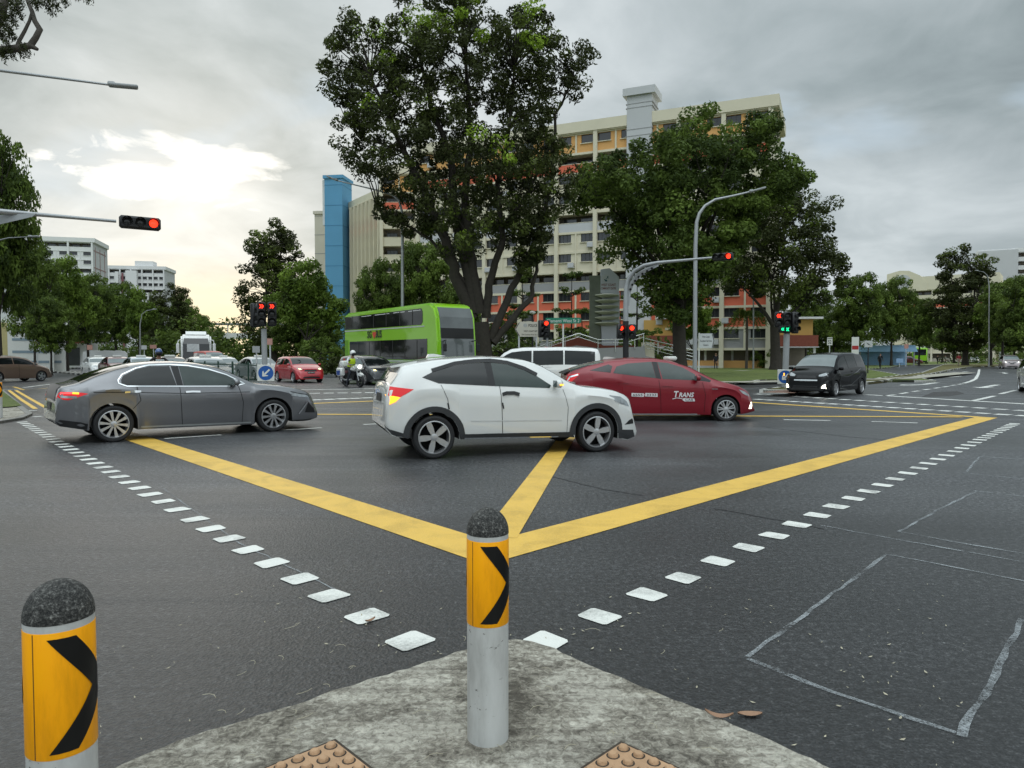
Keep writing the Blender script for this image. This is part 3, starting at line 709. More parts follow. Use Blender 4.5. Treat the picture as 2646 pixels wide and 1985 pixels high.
    def text(s, name, txt, cx, cz, w, h, m, ax='side', sgn=-1, off=.008, parent=None, **k):
        vs, fs = fit_text(txt, w, h, **k); fl = 1 if ax in ('side', 'front') else -1
        if ax == 'side': fl = 1 if sgn < 0 else -1
        b = MB(); b.add([s.hit(ax, cx+v.x*fl, cz+v.y, sgn, off) for v in vs], fs); return b.build(name, m, parent or s.t)
    # ---- wheels
    def wheels(s, style, rimr, tw=.21, n=10):
        k = s.k; r = k['wr']; y0 = k['hw']-.02
        for c in s.wheels_x:
            for sg in (-1, 1):
                M = TR(c, sg*y0, k.get('wz', r)) @ rotM('X', PI/2*(1 if sg < 0 else -1))       # local +z points outward
                b = MB(); b.lathe([(rimr, -.015), (rimr+.012, .0), (r*.90, .004), (r*.965, -.008), (r, -.035), (r, -tw+.035), (r*.96, -tw), (rimr, -tw)], 40, M, 0, False)
                w = b.build('wheel', M_RUBBER, s.t, smooth=35)
                b = MB(); b.lathe([(rimr+.004, -.004), (rimr-.012, -.002), (rimr-.022, -.03), (rimr-.03, -.12), (rimr*.3, -.13)], 40, M, 0, False)
                b.lathe([(.00001, -.118), (rimr*.96, -.118)], 24, M, 1)
                ph = random.uniform(0, 1)
                for q in range(n):
                    a = 2*PI*(q+ph)/n
                    if style == 'five':
                        sp = [(.045, -.030), (rimr*.55, -.043), (rimr-.01, -.040), (rimr-.01, .040), (rimr*.55, .043), (.045, .030)]
                        b.prism(sp, -.045, -.012, M @ rotM('Z', a), 0)
                    elif style == 'twin':
                        for o in (-.16, .16):
                            sp = [(.03, -.012), (rimr-.01, -.015), (rimr-.01, .015), (.03, .012)]; b.prism(sp, -.04, -.012, M @ rotM('Z', a+o), 0)
                    else:
                        sp = [(.03, -.014), (rimr*.6, -.024), (rimr-.01, -.036), (rimr-.01, .022), (rimr*.6, .014), (.03, .014)]; b.prism(sp, -.045, -.014, M @ rotM('Z', a), 0)
                b.lathe([(.055, -.04), (.05, -.010), (.03, -.006), (.00001, -.006)], 20, M, 0)
                b.build('rim', [M_ALLOY, M_DARK], w, smooth=35)
    def mirror(s, x, z, m, lit=None, sz=(.11, .17, .12)):
        for sg in (-1, 1):
            p = s.hit('side', x, z, sg, 0); b = MB(); c = (p.x+.02, p.y+sg*.13, p.z+.05)
            b.box(c, sz, 0, 0, .035); b.tube([p, (p.x+.01, p.y+sg*.08, p.z+.02)], .02, 8)
            o = b.build('wing_mirror', m, s.t, smooth=50)
            b = MB(); b.box((c[0]-sz[0]/2-.002, c[1], c[2]), (.006, sz[1]*.85, sz[2]*.8)); b.build('mirror_glass', M_GLASSL, o)
            if lit and sg < 0: b = MB(); b.box((c[0]+.02, c[1]-sz[1]/2, c[2]-.015), (.06, .012, .02)); b.build('indicator', lit, o)
    def plate(s, txt, ax, z, w=.48, h=.12, white=False, y=0):
        pl = s.patch('number_plate', [(y-w/2, z-h/2), (y+w/2, z-h/2), (y+w/2, z+h/2), (y-w/2, z+h/2)], M_PLATEW if white else M_PLATEB, ax, off=.012, res=.2)
        if txt: s.text('plate_letters', txt, y, z, w*.86, h*.55, M_PLATEB if white else M_PLATEW, ax, off=.016, parent=pl)
    def both(s, fn, *a, **k):
        for sg in (-1, 1): fn(*a, sgn=sg, **k)
def sym(poly): return [(-u, v) for u, v in poly]
def place(px_rear, px_front, hw, wb=None):
    """root of a vehicle from where its two near tyres stand"""
    A, B = G(*px_rear), G(*px_front); d = (B-A).normalized(); n = Vector((-d.y, d.x, 0))
    return A+n*(hw-.03), math.atan2(d.y, d.x)

# ---- grey saloon
M_GREYM = mat('grey_metallic', (.19, .19, .20), .3, .6, var=.05, scale=90, coat=1)
loc, hd = place((302.0, 1142.2), (706.4, 1113.7), .89); hd -= R(2.5)
spec = dict(top=[(-.84, .62), (-.83, .78), (-.80, .93), (-.75, .985), (-.52, 1.035), (-.22, 1.17), (.08, 1.275), (.38, 1.345), (.73, 1.38), (1.05, 1.385), (1.4, 1.36), (1.74, 1.295), (1.97, 1.205), (2.2, 1.085), (2.43, .975), (2.6, .95), (2.95, .915), (3.31, .85), (3.52, .785), (3.66, .69), (3.73, .55), (3.77, .4)],
            belt=[(-.84, .55), (-.80, .82), (-.72, .92), (0, .965), (1.1, .925), (2.2, .905), (2.6, .87), (3.2, .77), (3.55, .62), (3.77, .3)],
            bot=[(-.84, .37), (-.78, .31), (-.4, .225), (.4, .19), (2.4, .165), (3.15, .175), (3.5, .16), (3.77, .2)], hw=.89, wb=2.764, wr=.315, wz=.308, arch=.372, paint=M_GREYM, nose=(.85, .30), tail=(.45, .10))
c = Car('saloon_car', loc, hd, spec, 'grey metallic saloon car crossing from the left in front of the queue', 'car')
c.wheels('blade', .235, n=10)
c.strip('windscreen', 1.50, 2.40, 10, None, M_GLASSG); c.strip('rear_window', -.50, .30, 10, None, M_GLASS)
sg = [(.13, 1.06), (.17, 1.13), (.38, 1.235), (.6, 1.285), (.93, 1.29)]
for S in (-1, 1):
    c.patch('side_window', sg+[(1.01, .945), (.21, .965), (.13, 1.0)], M_GLASS, sgn=S); c.patch('side_window', [(1.09, 1.285), (1.25, 1.272), (1.6, 1.205), (1.91, 1.10), (2.16, .955), (1.99, .92), (1.13, .94)], M_GLASSG, sgn=S)
    c.patch('door_pillar', [(.955, 1.288), (1.08, 1.286), (1.12, .942), (1.02, .945)], M_BLACK, sgn=S)
    c.ribbon('window_trim', [(.08, 1.05), (.15, 1.15), (.38, 1.258), (.6, 1.308), (.93, 1.315), (1.25, 1.295), (1.6, 1.226), (1.91, 1.12), (2.22, .945), (1.99, .905), (1.12, .925), (.21, .95), (.09, 1.0)], .02, M_CHROME, sgn=S, closed=True, off=.009)
    c.ribbon('crease_line', [(-.3, .865), (.3, .845), (1.1, .80), (2.3, .79)], .012, M_BLACK, sgn=S)
    c.ribbon('door_seam', [(1.06, .93), (1.08, .6), (1.10, .2)], .009, M_DARK, sgn=S); c.ribbon('door_seam', [(2.1, .9), (2.18, .6), (2.16, .22)], .009, M_DARK, sgn=S); c.ribbon('door_seam', [(.36, .95), (.42, .7), (.30, .56)], .009, M_DARK, sgn=S)
    c.ribbon('sill_trim', [(.42, .235), (2.33, .205)], .028, M_GREYP, sgn=S)
    for hx in (.17, 1.15):
        z = .855 if hx < 1 else .82; hd_ = c.ribbon('door_handle', [(hx, z), (hx+.12, z+.004), (hx+.25, z-.003)], .03, M_CHROME, sgn=S, off=.03)
    t = c.patch('tail_lamp', [(-.825, .885), (-.46, .86), (-.37, .84), (-.66, .745), (-.815, .765)], M_TAILR, sgn=S, off=.006); c.ribbon('light_bar', [(-.81, .862), (-.56, .85)], .022, M_TAILLIT, sgn=S, off=.012, parent=t)
    c.ribbon('indicator', [(-.60, .855), (-.51, .848)], .03, M_AMB_ON, sgn=S, off=.016, parent=t); c.ribbon('reversing_lens', [(-.76, .80), (-.54, .785)], .035, M_HEAD, sgn=S, off=.01, parent=t)
    h_ = c.patch('headlamp', [(3.06, .77), (3.3, .745), (3.46, .71), (3.54, .63), (3.32, .655), (3.12, .69)], M_HEAD, sgn=S, off=.006); c.ribbon('lens_eyebrow', [(3.1, .765), (3.5, .69)], .012, M_BLACK, sgn=S, off=.01, parent=h_)
    c.ribbon('bumper_blade', [(3.28, .32), (3.40, .46), (3.47, .55)], .03, M_CHROME, sgn=S, off=.014)
    c.patch('bumper_grille', [(3.42, .34), (3.50, .54), (3.62, .5), (3.68, .32)], M_BLACK, sgn=S)
    c.patch('rear_skirt', [(-.83, .38), (-.78, .42), (-.5, .37), (-.385, .33), (-.4, .235), (-.78, .315)], M_BLACK, sgn=S)
    c.ribbon('bumper_lip', [(3.14, .19), (3.4, .18), (3.6, .19)], .03, M_BLACK, sgn=S)
c.mirror(2.0, .93, M_GREYM)
c.patch('grille', [(-.62, .3), (.62, .3), (.5, .5), (.3, .62), (-.3, .62), (-.5, .5)], M_BLACK, 'front'); c.plate('', 'rear', .62, white=False)
c.patch('boot_spoiler', [(-.825, -.62), (-.74, -.66), (-.74, .66), (-.825, .62)], M_BLACK, 'top', off=.012)

# ---- white crossover
M_WHITEP = mat('white_pearl', (.70, .70, .68), .25, 0, var=.04, scale=3, coat=1)
M_CLAD = mat('grey_cladding', (.035, .036, .038), .65, var=.2, scale=30)
loc, hd = place((1121.4, 1188.1), (1542, 1165.8), .88); loc = loc+Vector((.05, .07, 0)); hd = R(17.5)
spec = dict(top=[(-.71, .62), (-.70, .9), (-.675, 1.06), (-.60, 1.115), (-.48, 1.30), (-.43, 1.352), (-.22, 1.395), (.08, 1.44), (.49, 1.468), (.81, 1.48), (1.13, 1.47), (1.46, 1.435), (1.68, 1.375), (1.91, 1.255), (2.14, 1.115), (2.35, 1.04), (2.49, 1.015), (2.73, .995), (2.97, .955), (3.15, .9), (3.28, .82), (3.35, .66), (3.38, .5), (3.40, .38)],
            belt=[(-.71, .5), (-.67, .97), (-.3, 1.07), (.07, 1.075), (.95, 1.02), (1.85, .985), (2.4, .935), (3.0, .85), (3.25, .68), (3.4, .3)],
            bot=[(-.71, .45), (-.6, .34), (-.38, .31), (.44, .27), (2.13, .245), (2.95, .2), (3.2, .15), (3.40, .2)], hw=.88, wb=2.592, wr=.312, wz=.312, arch=.375, paint=M_WHITEP, nose=(.75, .27), tail=(.3, .08), tumble=.36)
c = Car('crossover_car', loc, hd, spec, 'white crossover car in the centre, indicator lit, missing a rear door handle colour', 'car')
c.t.scale = (.972, 1, 1); c.t['label'] = 'white crossover car with grey wheel arch cladding, nearest car to the middle bollard'
c.wheels('five', .235, n=5)
c.strip('windscreen', 1.55, 2.33, 10, None, M_GLASSG); c.strip('rear_window', -.64, -.47, 10, None, M_GLASSL)
for S in (-1, 1):
    c.patch('side_window', [(-.17, 1.165), (.02, 1.255), (.34, 1.335), (.64, 1.365), (.80, 1.372), (.84, 1.035), (.07, 1.08)], M_GLASS, sgn=S)
    c.patch('side_window', [(.90, 1.375), (1.16, 1.345), (1.43, 1.262), (1.64, 1.155), (1.83, 1.03), (1.80, .99), (.93, 1.03)], M_GLASSG, sgn=S)
    c.patch('door_pillar', [(.795, 1.372), (.905, 1.375), (.935, 1.03), (.835, 1.035)], M_BLACK, sgn=S)
    c.ribbon('weather_shield', [(-.02, 1.26), (.34, 1.362), (.64, 1.392), (.9, 1.40), (1.16, 1.372), (1.43, 1.285), (1.62, 1.19)], .05, M_BLACK, sgn=S, off=.012)
    c.ribbon('door_seam', [(1.0, 1.03), (1.03, .7), (1.05, .32)], .008, M_DARK, sgn=S); c.ribbon('door_seam', [(2.02, .97), (2.1, .7), (2.09, .32)], .006, M_CLAD, sgn=S); c.ribbon('door_seam', [(.1, 1.06), (.2, .85), (.22, .72)], .007, M_CLAD, sgn=S)
    c.ribbon('door_handle', [(1.03, .905), (1.10, .925), (1.22, .925), (1.30, .90)], .05, M_BLACK, sgn=S, off=.022)
    for zx, zz in ((.2, .80), (1.035, .79)): c.ribbon('edge_guard', [(zx, zz), (zx+.02, zz-.09)], .02, M_BLACK, sgn=S, off=.01)
    for xc in (0, 2.592):
        c.ribbon('wheel_arch_trim', [(xc+.418*math.cos(a), .312+.402*math.sin(a)) for a in np.linspace(-.08, PI+.08, 22)], .085, M_CLAD, sgn=S, off=.014)
    c.patch('sill_cladding', [(.40, .35), (.5, .345), (2.1, .325), (2.16, .33), (2.2, .22), (.4, .25)], M_CLAD, sgn=S, off=.012); c.ribbon('sill_chrome', [(.45, .285), (1.95, .265)], .018, M_CHROME, sgn=S, off=.022)
    c.patch('rear_skirt', [(-.79, .53), (-.70, .46), (-.44, .38), (-.40, .30), (-.67, .335), (-.80, .47)], M_CLAD, sgn=S, off=.008)
    t = c.patch('tail_lamp', [(-.75, 1.0), (-.63, 1.04), (-.3, 1.0), (-.50, .895), (-.74, .93)], M_TAILR, sgn=S, off=.008); c.patch('indicator', [(-.68, .925), (-.50, .89), (-.57, .83), (-.65, .795)], M_AMB_ON if S < 0 else M_HEAD, sgn=S, off=.009, parent=t)
    h_ = c.patch('headlamp', [(2.80, .87), (3.02, .84), (3.16, .76), (3.2, .68), (3.02, .725), (2.88, .79)], M_HEAD, sgn=S, off=.006); c.patch('lamp_bulb', [(3.0, .80), (3.1, .765), (3.1, .725), (3.0, .75)], M_HEAD, sgn=S, off=.012, parent=h_)
    c.patch('bumper_corner', [(2.96, .27), (3.04, .33), (3.3, .31), (3.36, .2), (3.1, .15), (2.98, .18)], M_CLAD, sgn=S, off=.01)
    c.patch('fog_recess', [(3.10, .40), (3.2, .47), (3.3, .5), (3.3, .41)], M_BLACK, sgn=S)
    c.ribbon('side_crease', [(.55, .53), (1.2, .52), (2.0, .505)], .012, mat('white_shade_trim', (.55, .55, .54), .4), sgn=S, off=.006)
c.mirror(1.88, 1.01, M_WHITEP, M_AMB_ON)
b = MB(); b.prism([(-.6, 1.325), (-.43, 1.362), (-.2, 1.398), (-.2, 1.37), (-.43, 1.32), (-.58, 1.30)], -.55, .55, RX90); b.build('roof_spoiler', M_WHITEP, c.t, smooth=40)
b = MB(); b.prism([(.05, 1.445), (.08, 1.50), (.16, 1.505), (.36, 1.47)], -.035, .035, RX90); b.build('roof_fin', M_WHITEP, c.t, smooth=40)
b = MB(); b.tube([(-.62, -.1, 1.11), (-.78, -.18, 1.12), (-.86, -.3, 1.10)], .012, 8); b.build('rear_wiper', M_BLACK, c.t)
c.patch('number_plate', [(-.26, .80), (.26, .80), (.26, .92), (-.26, .92)], M_PLATEB, 'rear', off=.012)
c.patch('grille', [(-.6, .55), (.6, .55), (.6, .7), (-.6, .7)], M_BLACK, 'front')

# ---- red taxi
M_TAXI = mat('taxi_red', (.21, .003, .012), .3, .1, var=.06, scale=60, coat=.5)
fA = G(1876, 1088.5); hd = R(1.5); d_ = Vector((math.cos(hd), math.sin(hd), 0)); n_ = Vector((-d_.y, d_.x, 0))
loc = fA-d_*2.70+n_*.84
spec = dict(top=[(-.97, .60), (-.96, .9), (-.93, 1.06), (-.78, 1.175), (-.46, 1.285), (.07, 1.395), (.6, 1.44), (1.12, 1.435), (1.51, 1.385), (1.89, 1.26), (2.15, 1.125), (2.41, .995), (2.66, .91), (3.04, .815), (3.28, .70), (3.38, .58), (3.43, .44), (3.45, .3)],
            belt=[(-.97, .5), (-.92, 1.0), (-.5, 1.08), (0, 1.06), (.5, 1.02), (1.23, .93), (2.05, .89), (2.4, .86), (2.9, .74), (3.25, .55), (3.45, .24)],
            bot=[(-.97, .35), (-.7, .24), (-.38, .17), (.4, .145), (2.3, .145), (3.1, .15), (3.45, .2)], hw=.87, wb=2.70, wr=.285, wz=.27, arch=.345, paint=M_TAXI, nose=(.9, .33), tail=(.6, .18), tumble=.40)
c = Car('taxi', loc, hd, spec, 'dark red hatchback taxi with white lettering on its doors', 'taxi')
c.wheels('twin', .205, n=7)
c.strip('windscreen', 1.62, 2.55, 10, None, M_GLASSG); c.strip('rear_window', -.85, .0, 10, None, M_GLASSL)
for S in (-1, 1):
    c.patch('side_window', [(.13, 1.09), (.21, 1.235), (.47, 1.305), (1.03, 1.345), (1.10, .975), (.6, 1.03)], M_GLASSG, sgn=S); c.patch('side_window', [(1.16, 1.34), (1.4, 1.318), (1.73, 1.215), (2.00, 1.06), (2.04, .925), (1.25, .955)], M_GLASSG, sgn=S)
    c.patch('door_pillar', [(1.035, 1.345), (1.155, 1.34), (1.22, .955), (1.105, .975)], M_BLACK, sgn=S)
    c.patch('quarter_window', [(2.09, 1.06), (2.36, .92), (2.33, .885), (2.09, .92)], M_BLACK, sgn=S); c.patch('quarter_window', [(-.40, 1.15), (.03, 1.285), (.12, 1.25), (.07, 1.10)], M_GLASS, sgn=S)
    c.ribbon('door_seam', [(1.16, .93), (1.2, .6), (1.22, .2)], .008, M_DARK, sgn=S); c.ribbon('door_seam', [(2.15, .88), (2.22, .6), (2.2, .2)], .008, M_DARK, sgn=S)
    for hx, z in ((.22, .885), (1.22, .815)): c.ribbon('door_handle', [(hx, z), (hx+.27, z-.012)], .028, M_TAXI, sgn=S, off=.03)
    c.ribbon('sill_trim', [(.4, .165), (2.05, .16)], .022, M_GREYP, sgn=S)
    t = c.patch('tail_lamp', [(-.95, 1.04), (-.62, 1.09), (-.66, 1.03), (-.85, .86), (-.94, .88)], M_TAILR, sgn=S); c.ribbon('light_bar', [(-.66, 1.055), (-.84, 1.0), (-.9, .9), (-.72, .86)], .03, M_CHROME, sgn=S, off=.012, parent=t)
    c.patch('headlamp', [(3.0, .72), (3.18, .66), (3.32, .565), (3.27, .55), (3.1, .62)], M_HEAD, sgn=S); c.patch('daytime_lamp', [(3.27, .27), (3.32, .42), (3.36, .42), (3.35, .27)], M_LAMPW, sgn=S)
    c.ribbon('fender_badge', [(2.36, .735), (2.5, .73)], .016, M_CHROME, sgn=S)
    W_ = mat('vinyl_white', (.72, .68, .68), .5, var=.05)
    c.text('lettering', 'T', 1.555, .615, .11, .145, W_, sgn=S, bold=.03, shear=.15); c.text('lettering', 'RANS', 1.785, .60, .34, .11, W_, sgn=S, bold=.03, shear=.2)
    pl = c.patch('badge_panel', [(1.72, .525), (1.97, .515), (1.985, .455), (1.75, .45), (1.70, .48)], W_, sgn=S, off=.006); c.text('lettering', 'CAB', 1.85, .488, .18, .045, M_BLACK, sgn=S, off=.010, parent=pl)
    c.ribbon('swoosh', [(1.47, .505), (1.56, .53), (1.66, .52), (1.72, .50)], .014, W_, sgn=S)
    for q, x in (('6555', .68), ('3333', .99)):
        pl = c.patch('number_panel', [(x-.14, .645), (x+.14, .635), (x+.14, .555), (x-.14, .565)], W_, sgn=S, off=.006); c.text('lettering', q, x, .60, .22, .05, M_BLACK, sgn=S, off=.010, parent=pl)
    c.ribbon('dash_mark', [(.815, .60), (.855, .60)], .014, W_, sgn=S)
c.mirror(2.0, .93, M_TAXI)
b = MB(); b.box((1.62, 0, 1.42), (.22, .5, .10), 0, 0, .03); b.build('roof_sign', M_SIGNW, c.t, smooth=40)
b = MB(); b.prism([(.02, 1.40), (.05, 1.455), (.13, 1.46), (.32, 1.43)], -.035, .035, RX90); b.build('roof_fin', M_SIGNW, c.t, smooth=40)
b = MB(); b.prism([(-.97, 1.06), (-.6, 1.20), (-.45, 1.23), (-.6, 1.225), (-.97, 1.09)], -.6, .6, RX90); b.build('rear_spoiler', M_BLACK, c.t)

# ---- cars of the background: same shell, measured proportions
def shape(kind, L, wb, h, ro=None):
    ro = ro or (L-wb)*.47; X0 = -ro; X1 = L-ro
    f = {'hatch': [(0, .40), (.005, .62), (.025, .70), (.06, .87), (.10, .95), (.2, .985), (.4, 1.0), (.52, .975), (.62, .90), (.72, .74), (.77, .665), (.86, .60), (.93, .53), (.97, .45), (.99, .34), (1, .25)],
         'mpv': [(0, .36), (.005, .60), (.02, .80), (.045, .93), (.08, .97), (.25, 1.0), (.5, .99), (.62, .95), (.7, .86), (.78, .72), (.83, .64), (.92, .56), (.97, .46), (.99, .33), (1, .22)],
         'van': [(0, .33), (.005, .58), (.015, .86), (.03, .955), (.08, .98), (.3, 1.0), (.62, .99), (.72, .955), (.78, .87), (.85, .68), (.885, .59), (.95, .53), (.98, .44), (.995, .3), (1, .2)],
         'saloon': [(0, .42), (.008, .55), (.02, .66), (.04, .70), (.12, .72), (.2, .84), (.3, .955), (.4, 1.0), (.48, .995), (.58, .94), (.66, .80), (.73, .68), (.82, .64), (.92, .56), (.97, .47), (.99, .34), (1, .25)]}[kind]
    bl = {'hatch': [(0, .35), (.02, .62), (.3, .655), (.6, .635), (.78, .60), (.92, .49), (1, .2)], 'mpv': [(0, .3), (.02, .60), (.3, .62), (.6, .585), (.8, .56), (.94, .45), (1, .18)],
          'van': [(0, .28), (.015, .56), (.3, .575), (.7, .55), (.86, .53), (.96, .4), (1, .16)], 'saloon': [(0, .37), (.03, .62), (.25, .655), (.6, .63), (.75, .60), (.92, .5), (1, .2)]}[kind]
    T = [(X0+a*L, b*h) for a, b in f]; B = [(X0+a*L, b*h) for a, b in bl]
    return T, B, [(X0, .32), (X0+.2*ro, .25), (-.4, .2), (wb+.4, .19), (X1, .21)]
def simple_car(name, loc, hd, kind, L, wb, h, w, paint, label, cat='car', group=None, glass=None, lit=None, plate='', dark=False, nwin=2, wr=.30):
    T, B, bt = shape(kind, L, wb, h); x0, x1 = T[0][0], T[-1][0]
    c = Car(name, loc, hd, dict(top=T, belt=B, bot=bt, hw=w/2, wb=wb, wr=wr, arch=wr+.055, paint=paint, nose=(.6, .22), tail=(.4, .12), tumble=.34 if kind != 'van' else .22), label, cat, group)
    c.wheels('five', wr*.72, n=5, tw=.19)
    X = lambda a: x0+a*L
    ws = {'hatch': (.55, .75), 'mpv': (.63, .81), 'van': (.73, .87), 'saloon': (.59, .715)}[kind]; rw = {'hatch': (.035, .09), 'mpv': (.016, .043), 'van': (.012, .028), 'saloon': (.13, .28)}[kind]
    c.strip('windscreen', X(ws[0]), X(ws[1]), 10, None, glass or M_GLASSL); c.strip('rear_window', X(rw[0]), X(rw[1]), 10, None, M_GLASS)
    wa, wb_ = {'hatch': (.10, .70), 'mpv': (.06, .74), 'van': (.05, .80), 'saloon': (.24, .67)}[kind]
    zb = lambda x: interp(B, x)+.03*h; zt = lambda x: interp(T, x)-.085*h
    for S in (-1, 1):
        cuts = np.linspace(X(wa), X(wb_), nwin+1)
        for q in range(nwin):
            a, e = cuts[q]+.03, cuts[q+1]-.03; xs_ = np.linspace(a, e, 7)
            up = [(x, max(zt(x), zb(x)+.015)) for x in xs_]; c.patch('side_window', up+[(e, zb(e)), (a, zb(a))], M_GLASS, sgn=S, res=.12)
        c.ribbon('door_seam', [(X(.47), zb(X(.47))-.03), (X(.48), .26)], .012, M_DARK, sgn=S); c.ribbon('door_handle', [(X(.40), .60*h*.93), (X(.45), .60*h*.93)], .03, M_CHROME if dark else paint, sgn=S, off=.025)
    zh = {'hatch': .49, 'mpv': .47, 'van': .43, 'saloon': .5}[kind]*h; hw = w/2
    for S in (-1, 1):
        hl = [(S*hw*.52, zh-.03), (S*hw*.86, zh-.01), (S*hw*.84, zh+.10), (S*hw*.72, zh+.10), (S*hw*.5, zh+.03)]
        h_ = c.patch('headlamp', hl if S > 0 else hl[::-1], M_HEAD, 'front', res=.1)
        if lit: c.patch('lamp_bulb', [(S*hw*.6, zh), (S*hw*.74, zh), (S*hw*.74, zh+.07), (S*hw*.62, zh+.06)], lit, 'front', res=.1, off=.012, parent=h_)
        c.patch('tail_lamp', [(S*hw*.6, zh+.10), (S*hw*.88, zh+.10), (S*hw*.84, zh+.34), (S*hw*.7, zh+.30)], M_TAILR, 'rear', res=.1)
    c.patch('grille', [(-hw*.45, zh-.1), (hw*.45, zh-.1), (hw*.42, zh+.0), (-hw*.42, zh+.0)], M_BLACK, 'front', res=.1); c.patch('lower_grille', [(-hw*.62, .25), (hw*.62, .25), (hw*.5, .40), (-hw*.5, .40)], M_BLACK, 'front', res=.1)
    c.plate(plate, 'front', zh-.17, w=.42, h=.10); c.plate(plate, 'rear', zh+.05, w=.42, h=.10)
    c.mirror(X(ws[1]-.045), zb(X(ws[1]-.045)), paint)
    return c
def heading(v): return math.atan2(v[1], v[0])
def at_front(px, hd, L, wb, w, side=-1):
    """root from the ground point under the near front tyre"""
    p = G(*px); d = Vector((math.cos(hd), math.sin(hd), 0)); n = Vector((-d.y, d.x, 0))
    return p-d*wb-n*side*(w/2-.03)
M_RED = mat('bright_red', (.42, .012, .02), .28, .05, var=.05, scale=60, coat=1); M_SILVER = mat('silver_metallic', (.42, .44, .45), .3, .45, var=.04, scale=90, coat=1)
M_BLKP = mat('black_gloss', (.003, .003, .0035), .10, 0, var=.1, coat=0, spec=.25); M_CHARC = mat('charcoal_metallic', (.028, .03, .034), .25, .4, var=.1, coat=1)
M_BRONZE = mat('bronze_metallic', (.19, .125, .09), .32, .5, var=.05, scale=90, coat=1); M_MAROON = mat('maroon', (.10, .008, .014), .3, .1, coat=1); M_PALEB = mat('pale_blue_grey', (.36, .42, .46), .3, .3, coat=1)
# heading of traffic coming down the left arm towards the junction
hdL = math.atan2(-.80, .60)
# red hatch waiting first in the queue
c = simple_car('hatchback', at_front((757, 989.5), R(-52), 3.75, 2.46, 1.695, -1), R(-52), 'hatch', 3.75, 2.46, 1.5, 1.695, M_RED, 'small red hatchback with its yellow indicator lit, stopped at the line', 'car', None, M_GLASS, M_LAMPY, 'SJZ 3307 T')
# charcoal hatch behind the motorcycle
simple_car('estate_car', Vector((-8.6, 39.7, 0)), R(-52), 'mpv', 4.34, 2.67, 1.55, 1.8, M_CHARC, 'charcoal car with yellow headlamps, half hidden by the police motorcycle', 'car', None, M_GLASS, M_LAMPY, 'SLU 3651')
# black mini van turning right
vf, vr = G(2162, 1024), G(2229, 1020)
hv = R(-134)
c = simple_car('minivan', at_front((2160, 1025.5), hv, 4.26, 2.75, 1.695, 1), hv, 'mpv', 4.26, 2.75, 1.64, 1.695, M_BLKP, 'glossy black minivan with its yellow indicator and fog lamps lit', 'minivan', None, M_GLASSL, None, 'SLA 7318 R', nwin=3, wr=.29)
zf = .56
c.ribbon('chrome_bar', [(-.42, .60), (.42, .60)], .045, M_CHROME, 'front', off=.02)
for S in (-1, 1):
    c.patch('fog_lamp', [(S*.58, .33), (S*.72, .31), (S*.70, .47), (S*.62, .43)], M_LAMPW, 'front', off=.012)
    c.patch('fog_bezel', [(S*.50, .28), (S*.78, .26), (S*.76, .62), (S*.70, .58), (S*.56, .42)], M_BLACK, 'front', off=.006)
    c.ribbon('side_flow_line', [(2.55, .78), (1.6, .72), (.8, .85), (.2, 1.0)], .03, M_CHARC, sgn=S); c.ribbon('side_flow_line', [(2.2, .36), (1.2, .40), (.5, .62), (.0, .80)], .03, M_CHARC, sgn=S)
b = MB(); b.box((3.35, -.86, .80), (.06, .02, .10)); b.build('indicator', M_AMB_ON, c.t)
# silver cars queued on the left arm: copies of one another
sil = simple_car('queued_car', (0, 0, 0), 0, 'saloon', 4.6, 2.7, 1.47, 1.77, M_SILVER, 'x', 'car', 'cars queued on the left arm', M_GLASSL, None, '')
hq = R(-49.5)
queue = [((-14.7, 35.4), 'silver taxi first behind the green railing, beside the keep left sign', M_SILVER), ((-15.6, 45.6), 'silver saloon behind the small red hatchback, right of the left median signal pole', M_SILVER), ((-18.9, 40.4), 'dark saloon queued second behind the green railing', M_CHARC),
         ((-23.1, 45.3), 'pale blue grey saloon queued third from the railing end', M_PALEB), ((-27.3, 50.1), 'maroon saloon behind the blue motorcycle helmet', M_MAROON), ((-19.9, 50.6), 'white saloon in the second lane, under the coach', M_WHITEP), ((-31.5, 55), 'white saloon last in the queue, left of the coach', M_WHITEP)]
for i, (px, lab, pt) in enumerate(queue):
    hd = hq
    o = sil.t if i == 0 else copy_tree(sil.t)
    d = Vector((math.cos(hd), math.sin(hd), 0)); o.location = Vector((px[0], px[1], 0))-d*2.7; o.rotation_euler = (0, 0, hd); o['label'] = lab
    for ch in o.children:
        if ch.name.startswith(('body', 'wing_mirror', 'door_handle')) and pt is not M_SILVER:
            ch.data = ch.data.copy(); ch.data.materials[0] = pt
    if 'taxi' in lab: b = MB(); b.box((1.3, 0, 1.5), (.2, .55, .13), 0, 0, .03); b.build('roof_sign', M_SIGNW, o)
